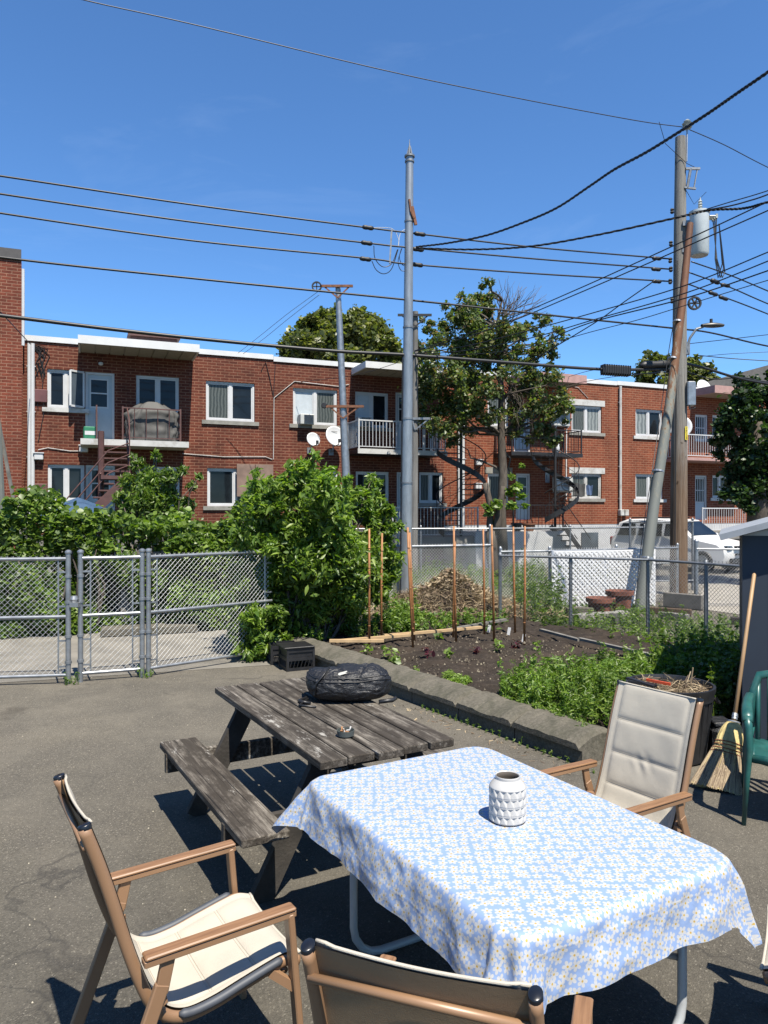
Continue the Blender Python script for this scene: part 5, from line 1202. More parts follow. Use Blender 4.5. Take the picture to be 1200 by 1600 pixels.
# main tree: crown traced as clumps at real depth
TB = Vector((P(787, 800, 24).x, 24, 0))
t = thing('leafy_tree', 'loose crowned tree with a bare twiggy top, standing before the black balcony', 'tree', TB)
tr = MB(); q_ = lambda px, py, dy=0: P(px, py, 24 + dy) - TB
trunk = [Vector((0, 0, 0)), q_(783, 800), q_(786, 740), q_(783, 680), q_(784, 620), q_(779, 560), q_(776, 510), q_(784, 470)]
tr.tube(trunk, [.19, .15, .14, .13, .11, .08, .055, .03], 10)
clump = [(762, 445, 7, -.2), (760, 462, 10, .2), (768, 480, 12, 0), (735, 470, 11, .3), (722, 492, 15, -.4), (750, 500, 20, .4), (700, 500, 13, .2), (672, 510, 10, 0), (686, 525, 15, .5), (666, 545, 12, -.2), (720, 525, 22, -.5), (755, 530, 22, .3), (790, 525, 16, -.3), (820, 520, 15, .3), (845, 512, 10, 0), (868, 518, 9, .2), (835, 545, 16, -.4), (858, 552, 12, .1),
         (690, 560, 22, -.3), (725, 565, 24, .4), (765, 570, 20, -.7), (800, 560, 18, .6), (665, 590, 16, .2), (695, 600, 24, -.6), (730, 605, 24, .2), (765, 600, 16, -.8), (672, 625, 18, 0), (700, 640, 22, .3), (735, 640, 18, -.4), (690, 665, 16, -.3), (715, 672, 14, .4), (760, 655, 9, -.5), (656, 655, 9, .3), (712, 692, 8, 0),
         (835, 585, 16, .2), (860, 600, 15, -.4), (878, 628, 14, .1), (850, 635, 16, .4), (825, 650, 16, -.3), (840, 675, 14, .2), (872, 655, 10, 0), (862, 685, 9, .2), (815, 615, 16, .5), (808, 680, 8, 0), (888, 640, 7, 0)]
cc, rr = [], []
for px, py, r, dy in clump:
    dy = dy * 1.8 + rng.uniform(-.6, .6); p = q_(px, py, dy); cc.append(p); rr.append(r * 24 / F * 1.0)
    tgt = min(trunk[2:], key=lambda w_: abs(w_.z - (p.z - .5)) + 0 * w_.x); limb(tr, tgt, p, .05, .012, .1)
lv = gclumps(cc, [r * 1.3 for r in rr], 5200, .85, 6)
tr2 = MB()
for k in range(26):     # bare twigs at the top right and dead lower right
    a = q_(785, 490 + rnd.uniform(0, 30)); b = q_(rnd.uniform(770, 862), rnd.uniform(432, 490), rnd.uniform(-1, 1)); pts = limb(tr2, a, b, .018, .005, .1)
    for s in range(2): limb(tr2, pts[2 + s], pts[4] + Vector((rnd.uniform(-.35, .35), rnd.uniform(-.3, .3), rnd.uniform(0, .45))), .008, .003, .1, 3)
for k in range(24):
    a = q_(rnd.uniform(785, 800), rnd.uniform(590, 620)); b = q_(rnd.uniform(785, 860), rnd.uniform(610, 690), rnd.uniform(-1, 1)); limb(tr2, a, b, .014, .004, .15)
limb(tr, q_(783, 680), q_(800, 745, .2), .05, .02)
tr.build('trunk', M['bark'], t, True); tr2.build('twigs', M['bark'], t, True)
leaf_mesh(lv, .115, 'crown', 'leaf_tree', t, .3, .6, droop=.5)
# cut stump with regrowth next to it
t = thing('sprouting_stump', 'pollarded stump with bright new shoots at the foot of the leafy tree', 'tree', Vector((P(768, 800, 22.9).x, 22.9, 0)))
o0 = Vector(t.location); q_ = lambda px, py, dy=0: P(px, py, 22.9 + dy) - o0
mb = MB(); limb(mb, (0.1, 0, 0), q_(766, 830), .2, .17, .02); limb(mb, q_(768, 835), q_(758, 755), .11, .1, .04); limb(mb, q_(775, 835), q_(787, 760), .13, .09, .04); mb.build('trunk', M['bark'], t, True)
cl = [(765, 800, 9), (776, 788, 10), (793, 770, 10), (806, 762, 10), (815, 775, 8), (800, 745, 6), (815, 728, 5), (758, 790, 6), (820, 790, 6), (800, 790, 9), (770, 815, 7)]
leaf_mesh(clusters([q_(a, b, rng.uniform(-.3, .3)) for a, b, r in cl], [r * 22.9 / F * 1.1 for a, b, r in cl], 2300, .9, .2), .15, 'crown', 'leaf_bright', t, .3, .55)

def bigtree(name, lab, px, Y, cl, m, size, per, trunkpy, up=.3, fl=.9, dz=1.0):
    b = Vector((P(px, 800, Y).x, Y, 0)); t = thing(name, lab, 'tree', b); q_ = lambda x, y, dy=0: P(x, y, Y + dy) - b
    mb = MB(); top = q_(px, trunkpy); mb.tube([(0, 0, 0), top * .6, top], [.35, .26, .12], 9)
    C_ = []; R_ = []
    for x, y, r in cl:
        rr_ = r * Y / F
        for k in range(3):
            p = q_(x + rng.uniform(-.4, .4) * r, y + rng.uniform(-.3, .3) * r, rng.uniform(-1, 1) * dz * rr_ * 1.2); C_.append(p); R_.append(rr_ * rng.uniform(.55, .8))
        limb(mb, top * .75, q_(x, y), .09, .02)
    mb.build('trunk', M['bark'], t, True); leaf_mesh(gclumps(C_, [r * 1.35 for r in R_], per, fl, 4), size, 'crown', m, t, up, .75); return t
bigtree('maple_tree', 'broad round maple crown rising behind the roof left of the silver pole', 540, 44, [(470, 545, 22), (495, 520, 24), (480, 560, 24), (520, 510, 22), (545, 505, 20), (570, 508, 18), (590, 520, 20), (608, 540, 16), (540, 540, 34), (575, 550, 28), (510, 555, 30), (530, 490, 8), (470, 530, 12), (502, 500, 14), (615, 560, 18), (560, 530, 28), (635, 560, 14), (450, 560, 12)], 'leaf_maple', .27, 1150, 560)
bigtree('distant_tree', 'small flat topped tree showing above the roof behind the wooden pole', 1045, 52, [(1000, 582, 10), (1020, 575, 14), (1010, 590, 14), (1040, 568, 13), (1060, 575, 14), (1080, 570, 10), (1095, 580, 14), (1050, 590, 22), (1025, 560, 7), (1085, 592, 18), (1110, 596, 10)], 'leaf_maple', .3, 700, 590)
bigtree('dark_tree', 'dense dark green tree filling the right edge above the shed', 1185, 20, [(1150, 640, 20), (1135, 670, 16), (1160, 620, 14), (1185, 605, 20), (1200, 640, 30), (1165, 670, 26), (1125, 690, 10), (1150, 705, 24), (1190, 700, 30), (1165, 740, 26), (1155, 770, 16), (1190, 765, 28), (1210, 720, 30), (1175, 788, 14), (1230, 640, 30), (1240, 750, 30), (1220, 600, 20)], 'leaf_dark', .12, 4200, 640)

# hedge: vine covered slab, left and right of the gap
def hedge(x0, x1, name, lab, top, Yf, n, m='leaf_hedge'):
    t = thing(name, lab, 'hedge', ((x0 + x1) / 2, Yf((x0 + x1) / 2) + .35, 0)); o = Vector(t.location)
    x = rng.uniform(x0, x1, n); z = rng.uniform(0, 1, n) ** .85; H = np.array([top(a) for a in x]); th = .75
    bump = .16 * np.sin(x * 2.3) + .12 * np.sin(x * 5.1 + z * 4) + .14 * np.sin(z * 9 + x * 3)
    face = rng.random(n); y = np.array([Yf(a) for a in x]) + np.where(face < .72, bump + rng.exponential(.09, n), rng.uniform(0, th, n))
    zz_ = np.where(face < .72, z * H, H + rng.normal(0, .09, n)) ; zz_ = np.maximum(zz_, .03)
    C_ = np.stack([x - o.x, y - o.y, zz_], 1); leaf_mesh(C_, .088, 'foliage', m, t, .35, .85, nrm=np.array([0, -.5, 0]))
    core = MB()
    ns = 24
    for i in range(ns):
        a = x0 + (x1 - x0) * i / ns; b = x0 + (x1 - x0) * (i + 1) / ns
        for _k in range(4): limb(core, (rnd.uniform(a, b) - o.x, Yf(a) + .35 - o.y + rnd.uniform(-.15, .25), 0), (rnd.uniform(a, b) - o.x, Yf(a) + .35 - o.y + rnd.uniform(-.2, .25), top(a) * rnd.uniform(.7, 1.0)), .025, .01, .12)
    core.build('stems', M['bark'], t, True); return t
Yh = lambda x: 13.6 + .335 * x + (.1 * math.sin(x * 2))
hedge(-9.5, -4.75, 'vine_hedge', 'tall vine covered hedge behind the left drive gate', lambda x: 1.86 + .06 * math.sin(x * 3) + .05 * math.sin(x * 7.3) + (.25 if -5.9 < x < -5.4 else 0), Yh, 27000)
hedge(-4.85, -3.4, 'vine_hedge', 'upper vine growth arching over the brown gate', lambda x: 1.8 + .06 * math.sin(x * 5), lambda x: Yh(x) + .35, 3600)
hedge(-3.55, -1.2, 'vine_hedge', 'vine hedge left of the big bright bush', lambda x: 1.62 + .08 * math.sin(x * 4) + .06 * math.sin(x * 9), Yh, 15500)
# pointed-leaf small tree behind the hedge
t = thing('peach_tree', 'small tree with drooping pointed leaves growing behind the hedge', 'tree', (P(235, 800, 15.5).x, 15.5, 0)); o0 = Vector(t.location); q_ = lambda px, py, dy=0: P(px, py, 15.5 + dy) - o0
mb = MB(); cl = [(215, 725, 12), (245, 715, 8), (200, 755, 14), (235, 750, 20), (265, 745, 14), (285, 735, 8), (300, 760, 8), (190, 780, 14), (225, 780, 22), (262, 775, 18), (290, 790, 14), (205, 800, 18), (245, 800, 22), (280, 805, 16), (310, 745, 5), (243, 708, 5), (208, 712, 5)]
for a, b, r in cl: limb(mb, (0, 0, .8), q_(a, b), .03, .008, .08)
mb.tube([(0, 0, 0), (0, 0, .9)], [.05, .04], 8); mb.build('trunk', M['bark'], t, True)
leaf_mesh(clusters([q_(a, b, rng.uniform(-.5, .5)) for a, b, r in cl], [r * 1.25 * 15.5 / F for a, b, r in cl], 8500, .9, .15), .12, 'crown', 'leaf_hedge', t, .25, .3, droop=.8)
# big bush
def bush():
    Y = 10.55; b = Vector((P(480, 800, Y).x, Y, 0)); t = thing('maple_bush', 'large bright green leafy bush at the corner of the bed', 'bush', b); q_ = lambda px, py, dy=0: P(px, py, Y + dy) - b
    cl = [(465, 745, 14), (440, 760, 18), (485, 752, 18), (415, 790, 20), (455, 785, 30), (500, 775, 26), (530, 795, 24), (550, 770, 12), (390, 830, 22), (430, 830, 36), (480, 825, 40), (530, 835, 32), (565, 800, 16), (585, 780, 12), (580, 760, 8), (590, 812, 18), (600, 840, 16), (575, 850, 24), (385, 870, 26), (430, 880, 40), (485, 880, 42), (540, 880, 36), (585, 885, 24), (605, 900, 16), (395, 920, 26), (440, 930, 36), (490, 930, 36), (535, 930, 30), (570, 925, 22), (425, 965, 26), (400, 990, 22), (390, 1010, 16), (415, 1005, 18), (470, 960, 20), (455, 735, 6), (480, 728, 8), (510, 748, 9), (375, 800, 10), (372, 850, 10), (620, 870, 8), (500, 905, 40), (550, 905, 30), (400, 740, 7), (405, 765, 12), (595, 865, 18), (578, 925, 14), (550, 945, 18), (385, 900, 18), (380, 960, 18), (520, 965, 18), (372, 985, 14), (425, 1000, 16), (405, 1020, 12), (375, 1012, 10), (400, 960, 16), (470, 722, 5), (495, 715, 5), (452, 728, 6), (582, 745, 6), (590, 755, 7), (570, 770, 9), (605, 800, 10), (425, 752, 7), (385, 775, 8), (515, 738, 6), (540, 752, 7), (610, 830, 10)]
    mb = MB(); C_ = []; R_ = []
    for x, y, r in cl:
        rr_ = r * Y / F
        for k in range(4 if y > 880 else 3):
            d_ = rng.uniform(-.45, .6) if r > 20 else rng.uniform(-.5, .3)
            if x > 555: d_ = rng.uniform(.5, .95)
            elif y > 900 and x > 430: d_ = rng.uniform(-.2, .7)
            elif y > 940: d_ = rng.uniform(-.75, .1)
            elif y < 860: d_ = rng.uniform(-.75, .45)
            C_.append(q_(x + rng.uniform(-.3, .3) * r, y + rng.uniform(-.3, .3) * r, d_)); R_.append(rr_ * rng.uniform(.5, .85))
        limb(mb, (rnd.uniform(-.25, .3), rnd.uniform(-.1, .4), 0), q_(x, y, .35 if x < 540 else .7), .022, .006, .07)
    mb.build('stems', M['bark'], t, True)
    L_ = gclumps(C_, [r * 1.4 for r in R_], 8500, .9, 3); ex_ = [i for i, c in enumerate(C_) if c.x > .18]
    L_ = np.concatenate([L_, gclumps([C_[i] for i in ex_], [R_[i] * 1.35 for i in ex_], 3600, .9, 3)]); L_ = L_[L_[:, 2] > .02]
    leaf_mesh(L_, .105, 'foliage', 'leaf_bright', t, .4, .33, droop=.6)
bush()
# ------------------------------------------------------------------ low plants
def sprout(stuff_pts, hgt, nl, size, name, lab, m='leaf_weed', cat=None, kind='stuff', asp=.25, droop=-.3, stemr=.004, z0=.17):
    C_ = []; mb = MB()
    for (x, y) in stuff_pts:
        h = hgt * (rng.uniform(.5, 1.15) if rng.random() < .85 else rng.uniform(1.1, 1.6)); lx, ly = rng.normal(0, .12, 2) * h
        mb.tube([(x, y, z0), (x + lx * .5, y + ly * .5, z0 + h * .6), (x + lx, y + ly, z0 + h)], [stemr, stemr * .7, stemr * .3], 3, False)
        k = int(nl * rng.uniform(.7, 1.3)); tt = rng.uniform(.15, 1.03, k); an = rng.uniform(0, 6.28, k); rad = size * .55
        C_.append(np.stack([x + lx * tt + np.cos(an) * rad * rng.uniform(.3, 1, k), y + ly * tt + np.sin(an) * rad * rng.uniform(.3, 1, k), z0 + h * tt], 1))
    o = leaf_mesh(np.concatenate(C_), size, 'leaves', m, None, .3, asp, droop=droop)
    s = mb.build('stalks', M[m], None)
    if kind == 'stuff':
        s.parent = o; o.name = name; tag(o, lab, cat or 'weeds', None, 'stuff'); return o
    return o, s
sprout(inpoly(620, [(782, 1080), (860, 1062), (960, 1048), (1050, 1056), (1040, 1110), (985, 1160), (930, 1140), (860, 1112), (785, 1100)]), .27, 30, .058, 'bed_weeds', 'tall bright weeds crowding the near right corner of the bed')
sprout(inpoly(200, [(800, 1100), (850, 1100), (925, 1135), (915, 1148), (860, 1122)]), .08, 14, .045, 'bed_weeds', 'low weeds spilling over the kerb at the near corner')
sprout(inpoly(520, [(1015, 1065), (1040, 1050), (1090, 1042), (1165, 1040), (1165, 1095), (1120, 1130), (1090, 1110), (1040, 1090)], .2), .36, 34, .055, 'shade_weeds', 'dense darker weeds between the tub and the navy shed', 'leaf_hedge', asp=.5)
sprout(inpoly(380, [(840, 975), (900, 990), (1060, 1025), (1150, 1030), (1150, 985), (1000, 955), (850, 945)], .1), .22, 16, .07, 'fence_weeds', 'patchy weeds growing along the old fence', 'leaf_hedge', asp=.3, z0=.02)
sprout(inpoly(560, [(820, 980), (1060, 1020), (1160, 1000), (1150, 968), (1000, 955), (850, 950)], .0), .10, 14, .05, 'fence_grass', 'dry short grass along the old fence', 'leaf_weed', asp=.15, z0=.01)
sprout(inpoly(120, [(835, 985), (870, 992), (875, 945), (820, 915), (800, 960)], .1), .7, 30, .09, 'tall_weeds', 'tall weeds at the corner post behind the stakes', 'leaf_hedge', asp=.25, z0=.03)
sprout(inpoly(90, [(598, 990), (652, 988), (655, 970), (600, 965)], .2), .36, 30, .07, 'bed_weeds', 'clump of bright weeds left of the compost heap between stakes', asp=.3)
sprout(inpoly(240, [(500, 998), (620, 990), (790, 975), (800, 960), (600, 965), (500, 975)], .2), .16, 18, .06, 'bed_weeds', 'low weeds along the far laths of the bed', asp=.35)
sprout(inpoly(130, [(455, 1000), (500, 1002), (530, 990), (500, 975), (465, 982)], .2), .2, 26, .05, 'bed_weeds', 'yellow green low plants at the far end of the kerb', asp=.4)
sprout(inpoly(60, [(690, 1058), (728, 1072), (735, 1060), (702, 1050)], .2), .06, 12, .05, 'bed_weeds', 'round patch of fine bright weeds in the bare soil', 'leaf_lettuce')
sprout(inpoly(90, [(985, 1190), (1000, 1180), (940, 1150), (925, 1170)], .0), .1, 12, .04, 'bed_weeds', 'sparse weeds at the broken kerb end', z0=.005)
sprout(inpoly(700, [(600, 915), (775, 925), (850, 905), (860, 868), (640, 868)], .0), .3, 10, .16, 'lawn_grass', 'long grass behind the compost heap fence', 'leaf_weed', asp=.08, z0=.0)
sprout(inpoly(160, [(375, 1025), (440, 1015), (450, 1000), (380, 1000)], .0), .3, 20, .06, 'ivy_foot', 'low leaves at the foot of the big bush', 'leaf_hedge', asp=.7, z0=.0)
sprout(inpoly(260, [(0, 1000), (200, 985), (205, 978), (0, 990)], .0), .25, 18, .09, 'ivy_foot', 'low leaves along the foot of the left hedge', 'leaf_hedge', asp=.7, z0=.0)
for px, py, s, m, lab in ((575, 1022, .12, 'leaf_lettuce', 'leafy seedling just inside the kerb, the far one'), (618, 1036, .07, 'leaf_lettuce', 'small seedling just inside the kerb, right of the far one'), (617, 1040, .1, 'leaf_hedge', 'dark seedling beside the kerb'), (703, 1028, .09, 'leaf_lettuce', 'pale seedling in the middle of the bed'), (668, 1028, .09, 'leaf_purple', 'reddish purple seedling in the middle of the bed'), (745, 1020, .08, 'leaf_purple', 'dark purple seedling right of the middle of the bed'), (778, 1016, .1, 'leaf_lettuce', 'bright seedling below the stake pair at right'), (807, 1013, .08, 'leaf_purple', 'purple seedling near the right stakes'), (840, 1013, .09, 'leaf_lettuce', 'pale seedling nearest the right weeds'), (648, 1052, .06, 'leaf_lettuce', 'tiny seedling nearest the kerb'), (686, 1000, .08, 'leaf_hedge', 'seedling between the middle stakes'), (765, 985, .22, 'leaf_hedge', 'tomato seedling tied at the grey post stake'), (610, 1030, .14, 'leaf_lettuce', 'broad leafed pale seedling by the kerb')):
    b = G(px, py, .18); n = int(14 + s * 90); C_ = rng.normal(0, 1, (n, 3)) * np.array([s * .4, s * .4, s * .35]) + np.array([0, 0, s * .6]); C_[:, 2] = np.abs(C_[:, 2])
    o = leaf_mesh(C_, .055 + s * .15, 'seedling', m, None, .5, .55); o.location = b; tag(o, lab, 'seedling', 'seedlings in the vegetable bed')
# compost heap
cb = G(702, 985, 0); cb.y = 13.6; cb.x = P(702, 800, 13.6).x
mb = MB()
def hf(u, v):
    a = u * 2 * math.pi; r = v; x = 1.5 * r * math.cos(a); y = .85 * r * math.sin(a)
    h = .5 * (1 - r ** 3) + .36 * math.exp(-((x - .1) / .42) ** 2 - (y / .5) ** 2) * (1 - r) + .10 * noise.noise(Vector((x * 3, y * 3, 1))) * (1 - r * r) + .05 * noise.noise(Vector((x * 9, y * 9, 4))) * (1 - r * r)
    return (x, y, max(-.02, h))
mb.grid(hf, 72, 26); o = mb.build('compost_heap', M['soil'], None, True, loc=cb); tag(o, 'brown heap of dry garden waste behind the bed', 'compost heap')
def straw(n, name, lab, f, ln, parent=None, wd=.012):
    V = np.zeros((n, 4, 3)); 
    for i in range(n):
        p = Vector(f(i)); d_ = Vector((rnd.gauss(0, 1), rnd.gauss(0, 1), rnd.gauss(0, .45))).normalized() * ln * rnd.uniform(.4, 1.3); s_ = d_.cross(Vector((rnd.gauss(0, 1), rnd.gauss(0, 1), 1))).normalized() * wd * rnd.uniform(.4, 1)
        V[i] = [p - d_ / 2 - s_ / 2, p - d_ / 2 + s_ / 2, p + d_ / 2 + s_ / 4, p + d_ / 2 - s_ / 4]
    return mesh_np(name, V.reshape(-1, 3), np.arange(n * 4).reshape(n, 4), M['straw'], parent)
def onheap(i):
    v = math.sqrt(rnd.random()) * 1.02; p = hf(rnd.random(), v); return (p[0], p[1], p[2] + rnd.uniform(0, .06))
s = straw(9000, 'dry_stalks', '', onheap, .25, o, .011)
s = straw(900, 'twig_litter', '', lambda i: (rnd.uniform(-1.8, 1.9), rnd.uniform(-1.1, .6), .2 + rnd.uniform(0, .08)), .3, None, .012); s.location = (cb.x, cb.y, 0); tag(s, 'dry stalks strewn round the foot of the compost heap', 'litter', kind='stuff')
leaf_mesh([(*[a for a in onheap(0)[:2]], onheap(0)[2]) for i in range(1)], .01, 'bits', 'straw', o)
C_ = np.array([(lambda p: (p[0] * .5 - .1, p[1] * .5, p[2] + .35))(onheap(0)) for i in range(1)])
C_ = np.array([hf(rng.random(), rng.random() * .5) for i in range(1500)]) + rng.normal(0, .04, (1500, 3)) + np.array([0, 0, .05])
leaf_mesh(C_, .07, 'dead_leaves', 'straw', o, .4, .5)
# ------------------------------------------------------------------ shed, broom, tub, green chair
t = thing('navy_shed', 'dark navy wooden shed with a pale grey gable edge at the right', 'shed', (2.98, 6.15, 0), R(-25))
W_, D_, Hs = 2.2, 1.9, 1.80
mb = MB(); pk = 2.13
mb.add([(0, 0, 0), (W_, 0, 0), (W_, 0, Hs), (W_ / 2, 0, pk), (0, 0, Hs)], [(0, 1, 2, 3, 4)]); mb.add([(0, D_, 0), (W_, D_, 0), (W_, D_, Hs), (W_ / 2, D_, pk), (0, D_, Hs)], [(4, 3, 2, 1, 0)])
mb.add([(0, 0, 0), (0, D_, 0), (0, D_, Hs), (0, 0, Hs)], [(3, 2, 1, 0)]); mb.add([(W_, 0, 0), (W_, D_, 0), (W_, D_, Hs), (W_, 0, Hs)], [(0, 1, 2, 3)])
mb.build('wall', M['navy'], t); bt = MB()
for i in range(1, 11): bt.bx(i * .2 - .006, i * .2 + .006, -.004, .0, .02, Hs - .01)
bt.build('board_joints', M['black'], t)
MB().add([(.0, -.006, Hs + .005), (W_, -.006, Hs + .005), (W_ / 2, -.006, pk)], [(0, 1, 2)]).build('gable', M['white_dirty'], t)
k = (pk - Hs) / (W_ / 2); rf = MB()
for s in (0, 1):
    xa, xb = (-.17, W_ / 2) if s == 0 else (W_ + .17, W_ / 2)
    za = Hs - .17 * k; rf.bar((xa, D_ / 2, za + .04), (xb, D_ / 2, pk + .04), D_ + .3, .05, (0, 0, 1))
rf.build('roof', M['greyroof'], t)
# broom
b = Vector((2.43, 5.28, 0)); T = P(1178, 898, 6.02); d = (T - b).normalized()
t = thing('corn_broom', 'straw broom with a pale wooden handle leaning on the navy shed', 'broom', b)
hp = b + d * .52
MB().tube([hp - b, T - b, T - b + d * .012], [.0155, .0155, .008], 12).build('handle', M['handle'], t, True)
side = Vector((.93, -.36, 0)); thk = d.cross(side).normalized(); side = thk.cross(d).normalized()
def bh(u, v):      # v 0 tip .. 1 neck
    a = u * 2 * math.pi; w_ = .165 + (.085 - .165) * min(1, v / .62) if v < .62 else .085 * (1 - ((v - .62) / .38) ** 2.2) ** .5 * .9 + .012
    th_ = .05 * (1 - v * .5) if v < .62 else .034 * (1 - ((v - .62) / .38) ** 3) + .012
    j = 1 + .03 * math.sin(a * 17) + .02 * math.sin(a * 31); off = side * (-.055 * (1 - v) ** 1.2)
    return tuple(d * (.0 + .53 * v) + side * math.cos(a) * w_ * j + thk * math.sin(a) * th_ * j + off)
mb = MB(); mb.grid(bh, 80, 22); br = mb.build('bristle_head', M['bristle'], t, True)
V = []
for i in range(900):
    u = rnd.random(); q0 = Vector(bh(u, rnd.uniform(.1, .6))) * 1.0; q1 = Vector(bh(u + rnd.gauss(0, .01), rnd.uniform(-.02, .05)))
    n_ = (side * math.cos(u * 6.283) * .3 + thk * math.sin(u * 6.283)).normalized() * .004; s_ = side * .0016; V += [q0 - s_ + n_, q0 + s_ + n_, q1 + s_ + n_, q1 - s_ + n_]
mesh_np('loose_bristles', np.array([tuple(x) for x in V]), np.arange(len(V)).reshape(-1, 4), M['straw'], br)
tw = MB()
for v_ in (.52, .57, .62, .665): tw.tube([Vector(bh(i / 40, v_)) * 1.0 + (side * math.cos(i / 40 * 6.283) * .004 + thk * math.sin(i / 40 * 6.283) * .004) for i in range(41)], .0035, 5, False)
tw.build('stitching', M['bristle_red'], br)
MB().tube([Vector(bh(i / 24, .98)) * 1 for i in range(25)], .008, 5, False).tube([d * .54, d * .585], .021, 10).tube([d * .56, d * .565], .025, 10).build('wire_binding', M['galv'], t)
# black tub of garden waste
c = Vector((2.34, 6.05, 0))
t = thing('garden_tub', 'big black plastic tub full of pulled weeds with a pruner on its rim', 'tub', c)
MB().lathe([(.25, 0), (.27, .02), (.315, .5), (.33, .5), (.33, .53), (.345, .57), (.345, .6), (.325, .6), (.31, .55), (.29, .45), (.0, .44)], (0, 0, 0), 40).build('tub', M['blackplastic'], t, auto=35)
rb = MB()
for i in range(24):
    a = i / 24 * 6.283; rb.bar((.262 * math.cos(a), .262 * math.sin(a), .03), (.318 * math.cos(a), .318 * math.sin(a), .48), .012, .014)
rb.build('ribs', M['blackplastic'], t)
for s in (-1, 1): MB().tube([(s * .33, -.1, .5), (s * .37, -.07, .46), (s * .37, .07, .46), (s * .33, .1, .5)], .014, 6).build('handle', M['blackplastic'], t)
mb = MB(); mb.grid(lambda u, v: (.3 * v * math.cos(u * 6.283), .3 * v * math.sin(u * 6.283), .48 + .07 * (1 - v) + .03 * math.sin(u * 20) * v), 30, 6); hp_ = mb.build('garden_waste', M['soil'], None, True, loc=c); tag(hp_, 'pulled weeds and dry stalks filling the black tub', 'garden waste', kind='thing')
straw(700, 'stalks', '', lambda i: (lambda a, r: (r * math.cos(a), r * math.sin(a), .53 + rnd.uniform(-.02, .07)))(rnd.random() * 6.28, .28 * math.sqrt(rnd.random())), .14, hp_, .006)
MB().tube([(.18, .05, .5), (.2, .03, .72)], .006, 5).tube([(.05, 0, .54), (.12, -.05, .62), (.16, -.02, .7)], .004, 4).build('twig', M['straw'], hp_)
t = thing('hand_pruner', 'garden shears with black blades and an orange red grip on the tub rim', 'garden shears', c + Vector((-.25, -.1, .61)), -.35)
MB().bar((-.12, 0, .02), (.1, .02, .0), .05, .02).bar((-.13, .05, .035), (.08, -.03, .0), .045, .018).build('blades', M['blackplastic'], t); MB().bar((.02, .06, .03), (.2, .0, .02), .02, .02).build('grip', simple('orange_grip', (.6, .08, .02), .5), t)
t = tag(MB().box((0, 0, .14), (.2, .25, .28), bev=.03).box((0, 0, .3), (.16, .2, .04), bev=.01).build('black_bag', M['bagcloth'], None, loc=(2.72, 6.0, 0)), 'small dark bundle on the ground between tub and broom', 'bag')
# green plastic chair
def green_chair():
    b = Vector((2.34, 4.74, 0)); f = Vector((-.45, -.89, 0)).normalized(); 
    t = thing('green_plastic_armchair', 'dark green plastic armchair cut off by the right edge', 'chair', b, math.atan2(f.y, f.x) + math.pi / 2)
    # local: x along front edge (to the right), -y facing ; origin front-left foot seen from camera
    W, D = .54, .5; m = M['green_plastic']
    s = MB(); s.grid(lambda u, v: (.03 + (W - .06) * u, .0 + D * v, .44 - .035 * math.sin(math.pi * u) * math.sin(math.pi * min(1, v * 1.1)) - .02 * v - (.03 if v < .04 else 0)), 14, 14); s.grid(lambda u, v: (.03 + (W - .06) * u, .0 + D * (1 - v), .40 - .03 * math.sin(math.pi * u)), 8, 8)
    s.tube([(.02, .01, .42), (.3, -.02, .415), (W - .02, .01, .42)], .028, 8).tube([(.02, .01, .42), (.02, D, .4)], .024, 8).tube([(W - .02, .01, .42), (W - .02, D, .4)], .024, 8); s.build('seat', m, t, True)
    for x, sg in ((0, -1), (W, 1)):
        MB().tube([(x + sg * .03, -.03, 0), (x + sg * .012, -.005, .3), (x, .0, .48), (x + sg * .005, .0, .62), (x + sg * .01, .03, .68)], [.018, .026, .034, .036, .036], 8, True, .75).build('leg', m, t, True)
        MB().tube([(x + sg * .04, D + .08, 0), (x + sg * .02, D + .02, .3), (x, D, .5)], [.018, .026, .034], 8).build('leg', m, t, True)
        MB().tube([(x + sg * .01, .0, .655), (x + sg * .012, .05, .695), (x + sg * .015, .2, .705), (x + sg * .012, .42, .7), (x, D, .72)], [.034, .036, .034, .034, .03], 8, True, .6).build('armrest', m, t, True)
    bk = MB()
    for i in range(7): x = .05 + (W - .1) * i / 6; bk.tube([(x, D - .02, .42), (x, D + .05, .65), (x, D + .1, .84)], .017, 6)
    bk.tube([(.0, D, .5), (.01, D + .06, .7), (.06, D + .11, .84), (W / 2, D + .12, .89), (W - .06, D + .11, .84), (W - .01, D + .06, .7), (W, D, .5)], .03, 8); bk.build('backrest', m, t, True)
green_chair()
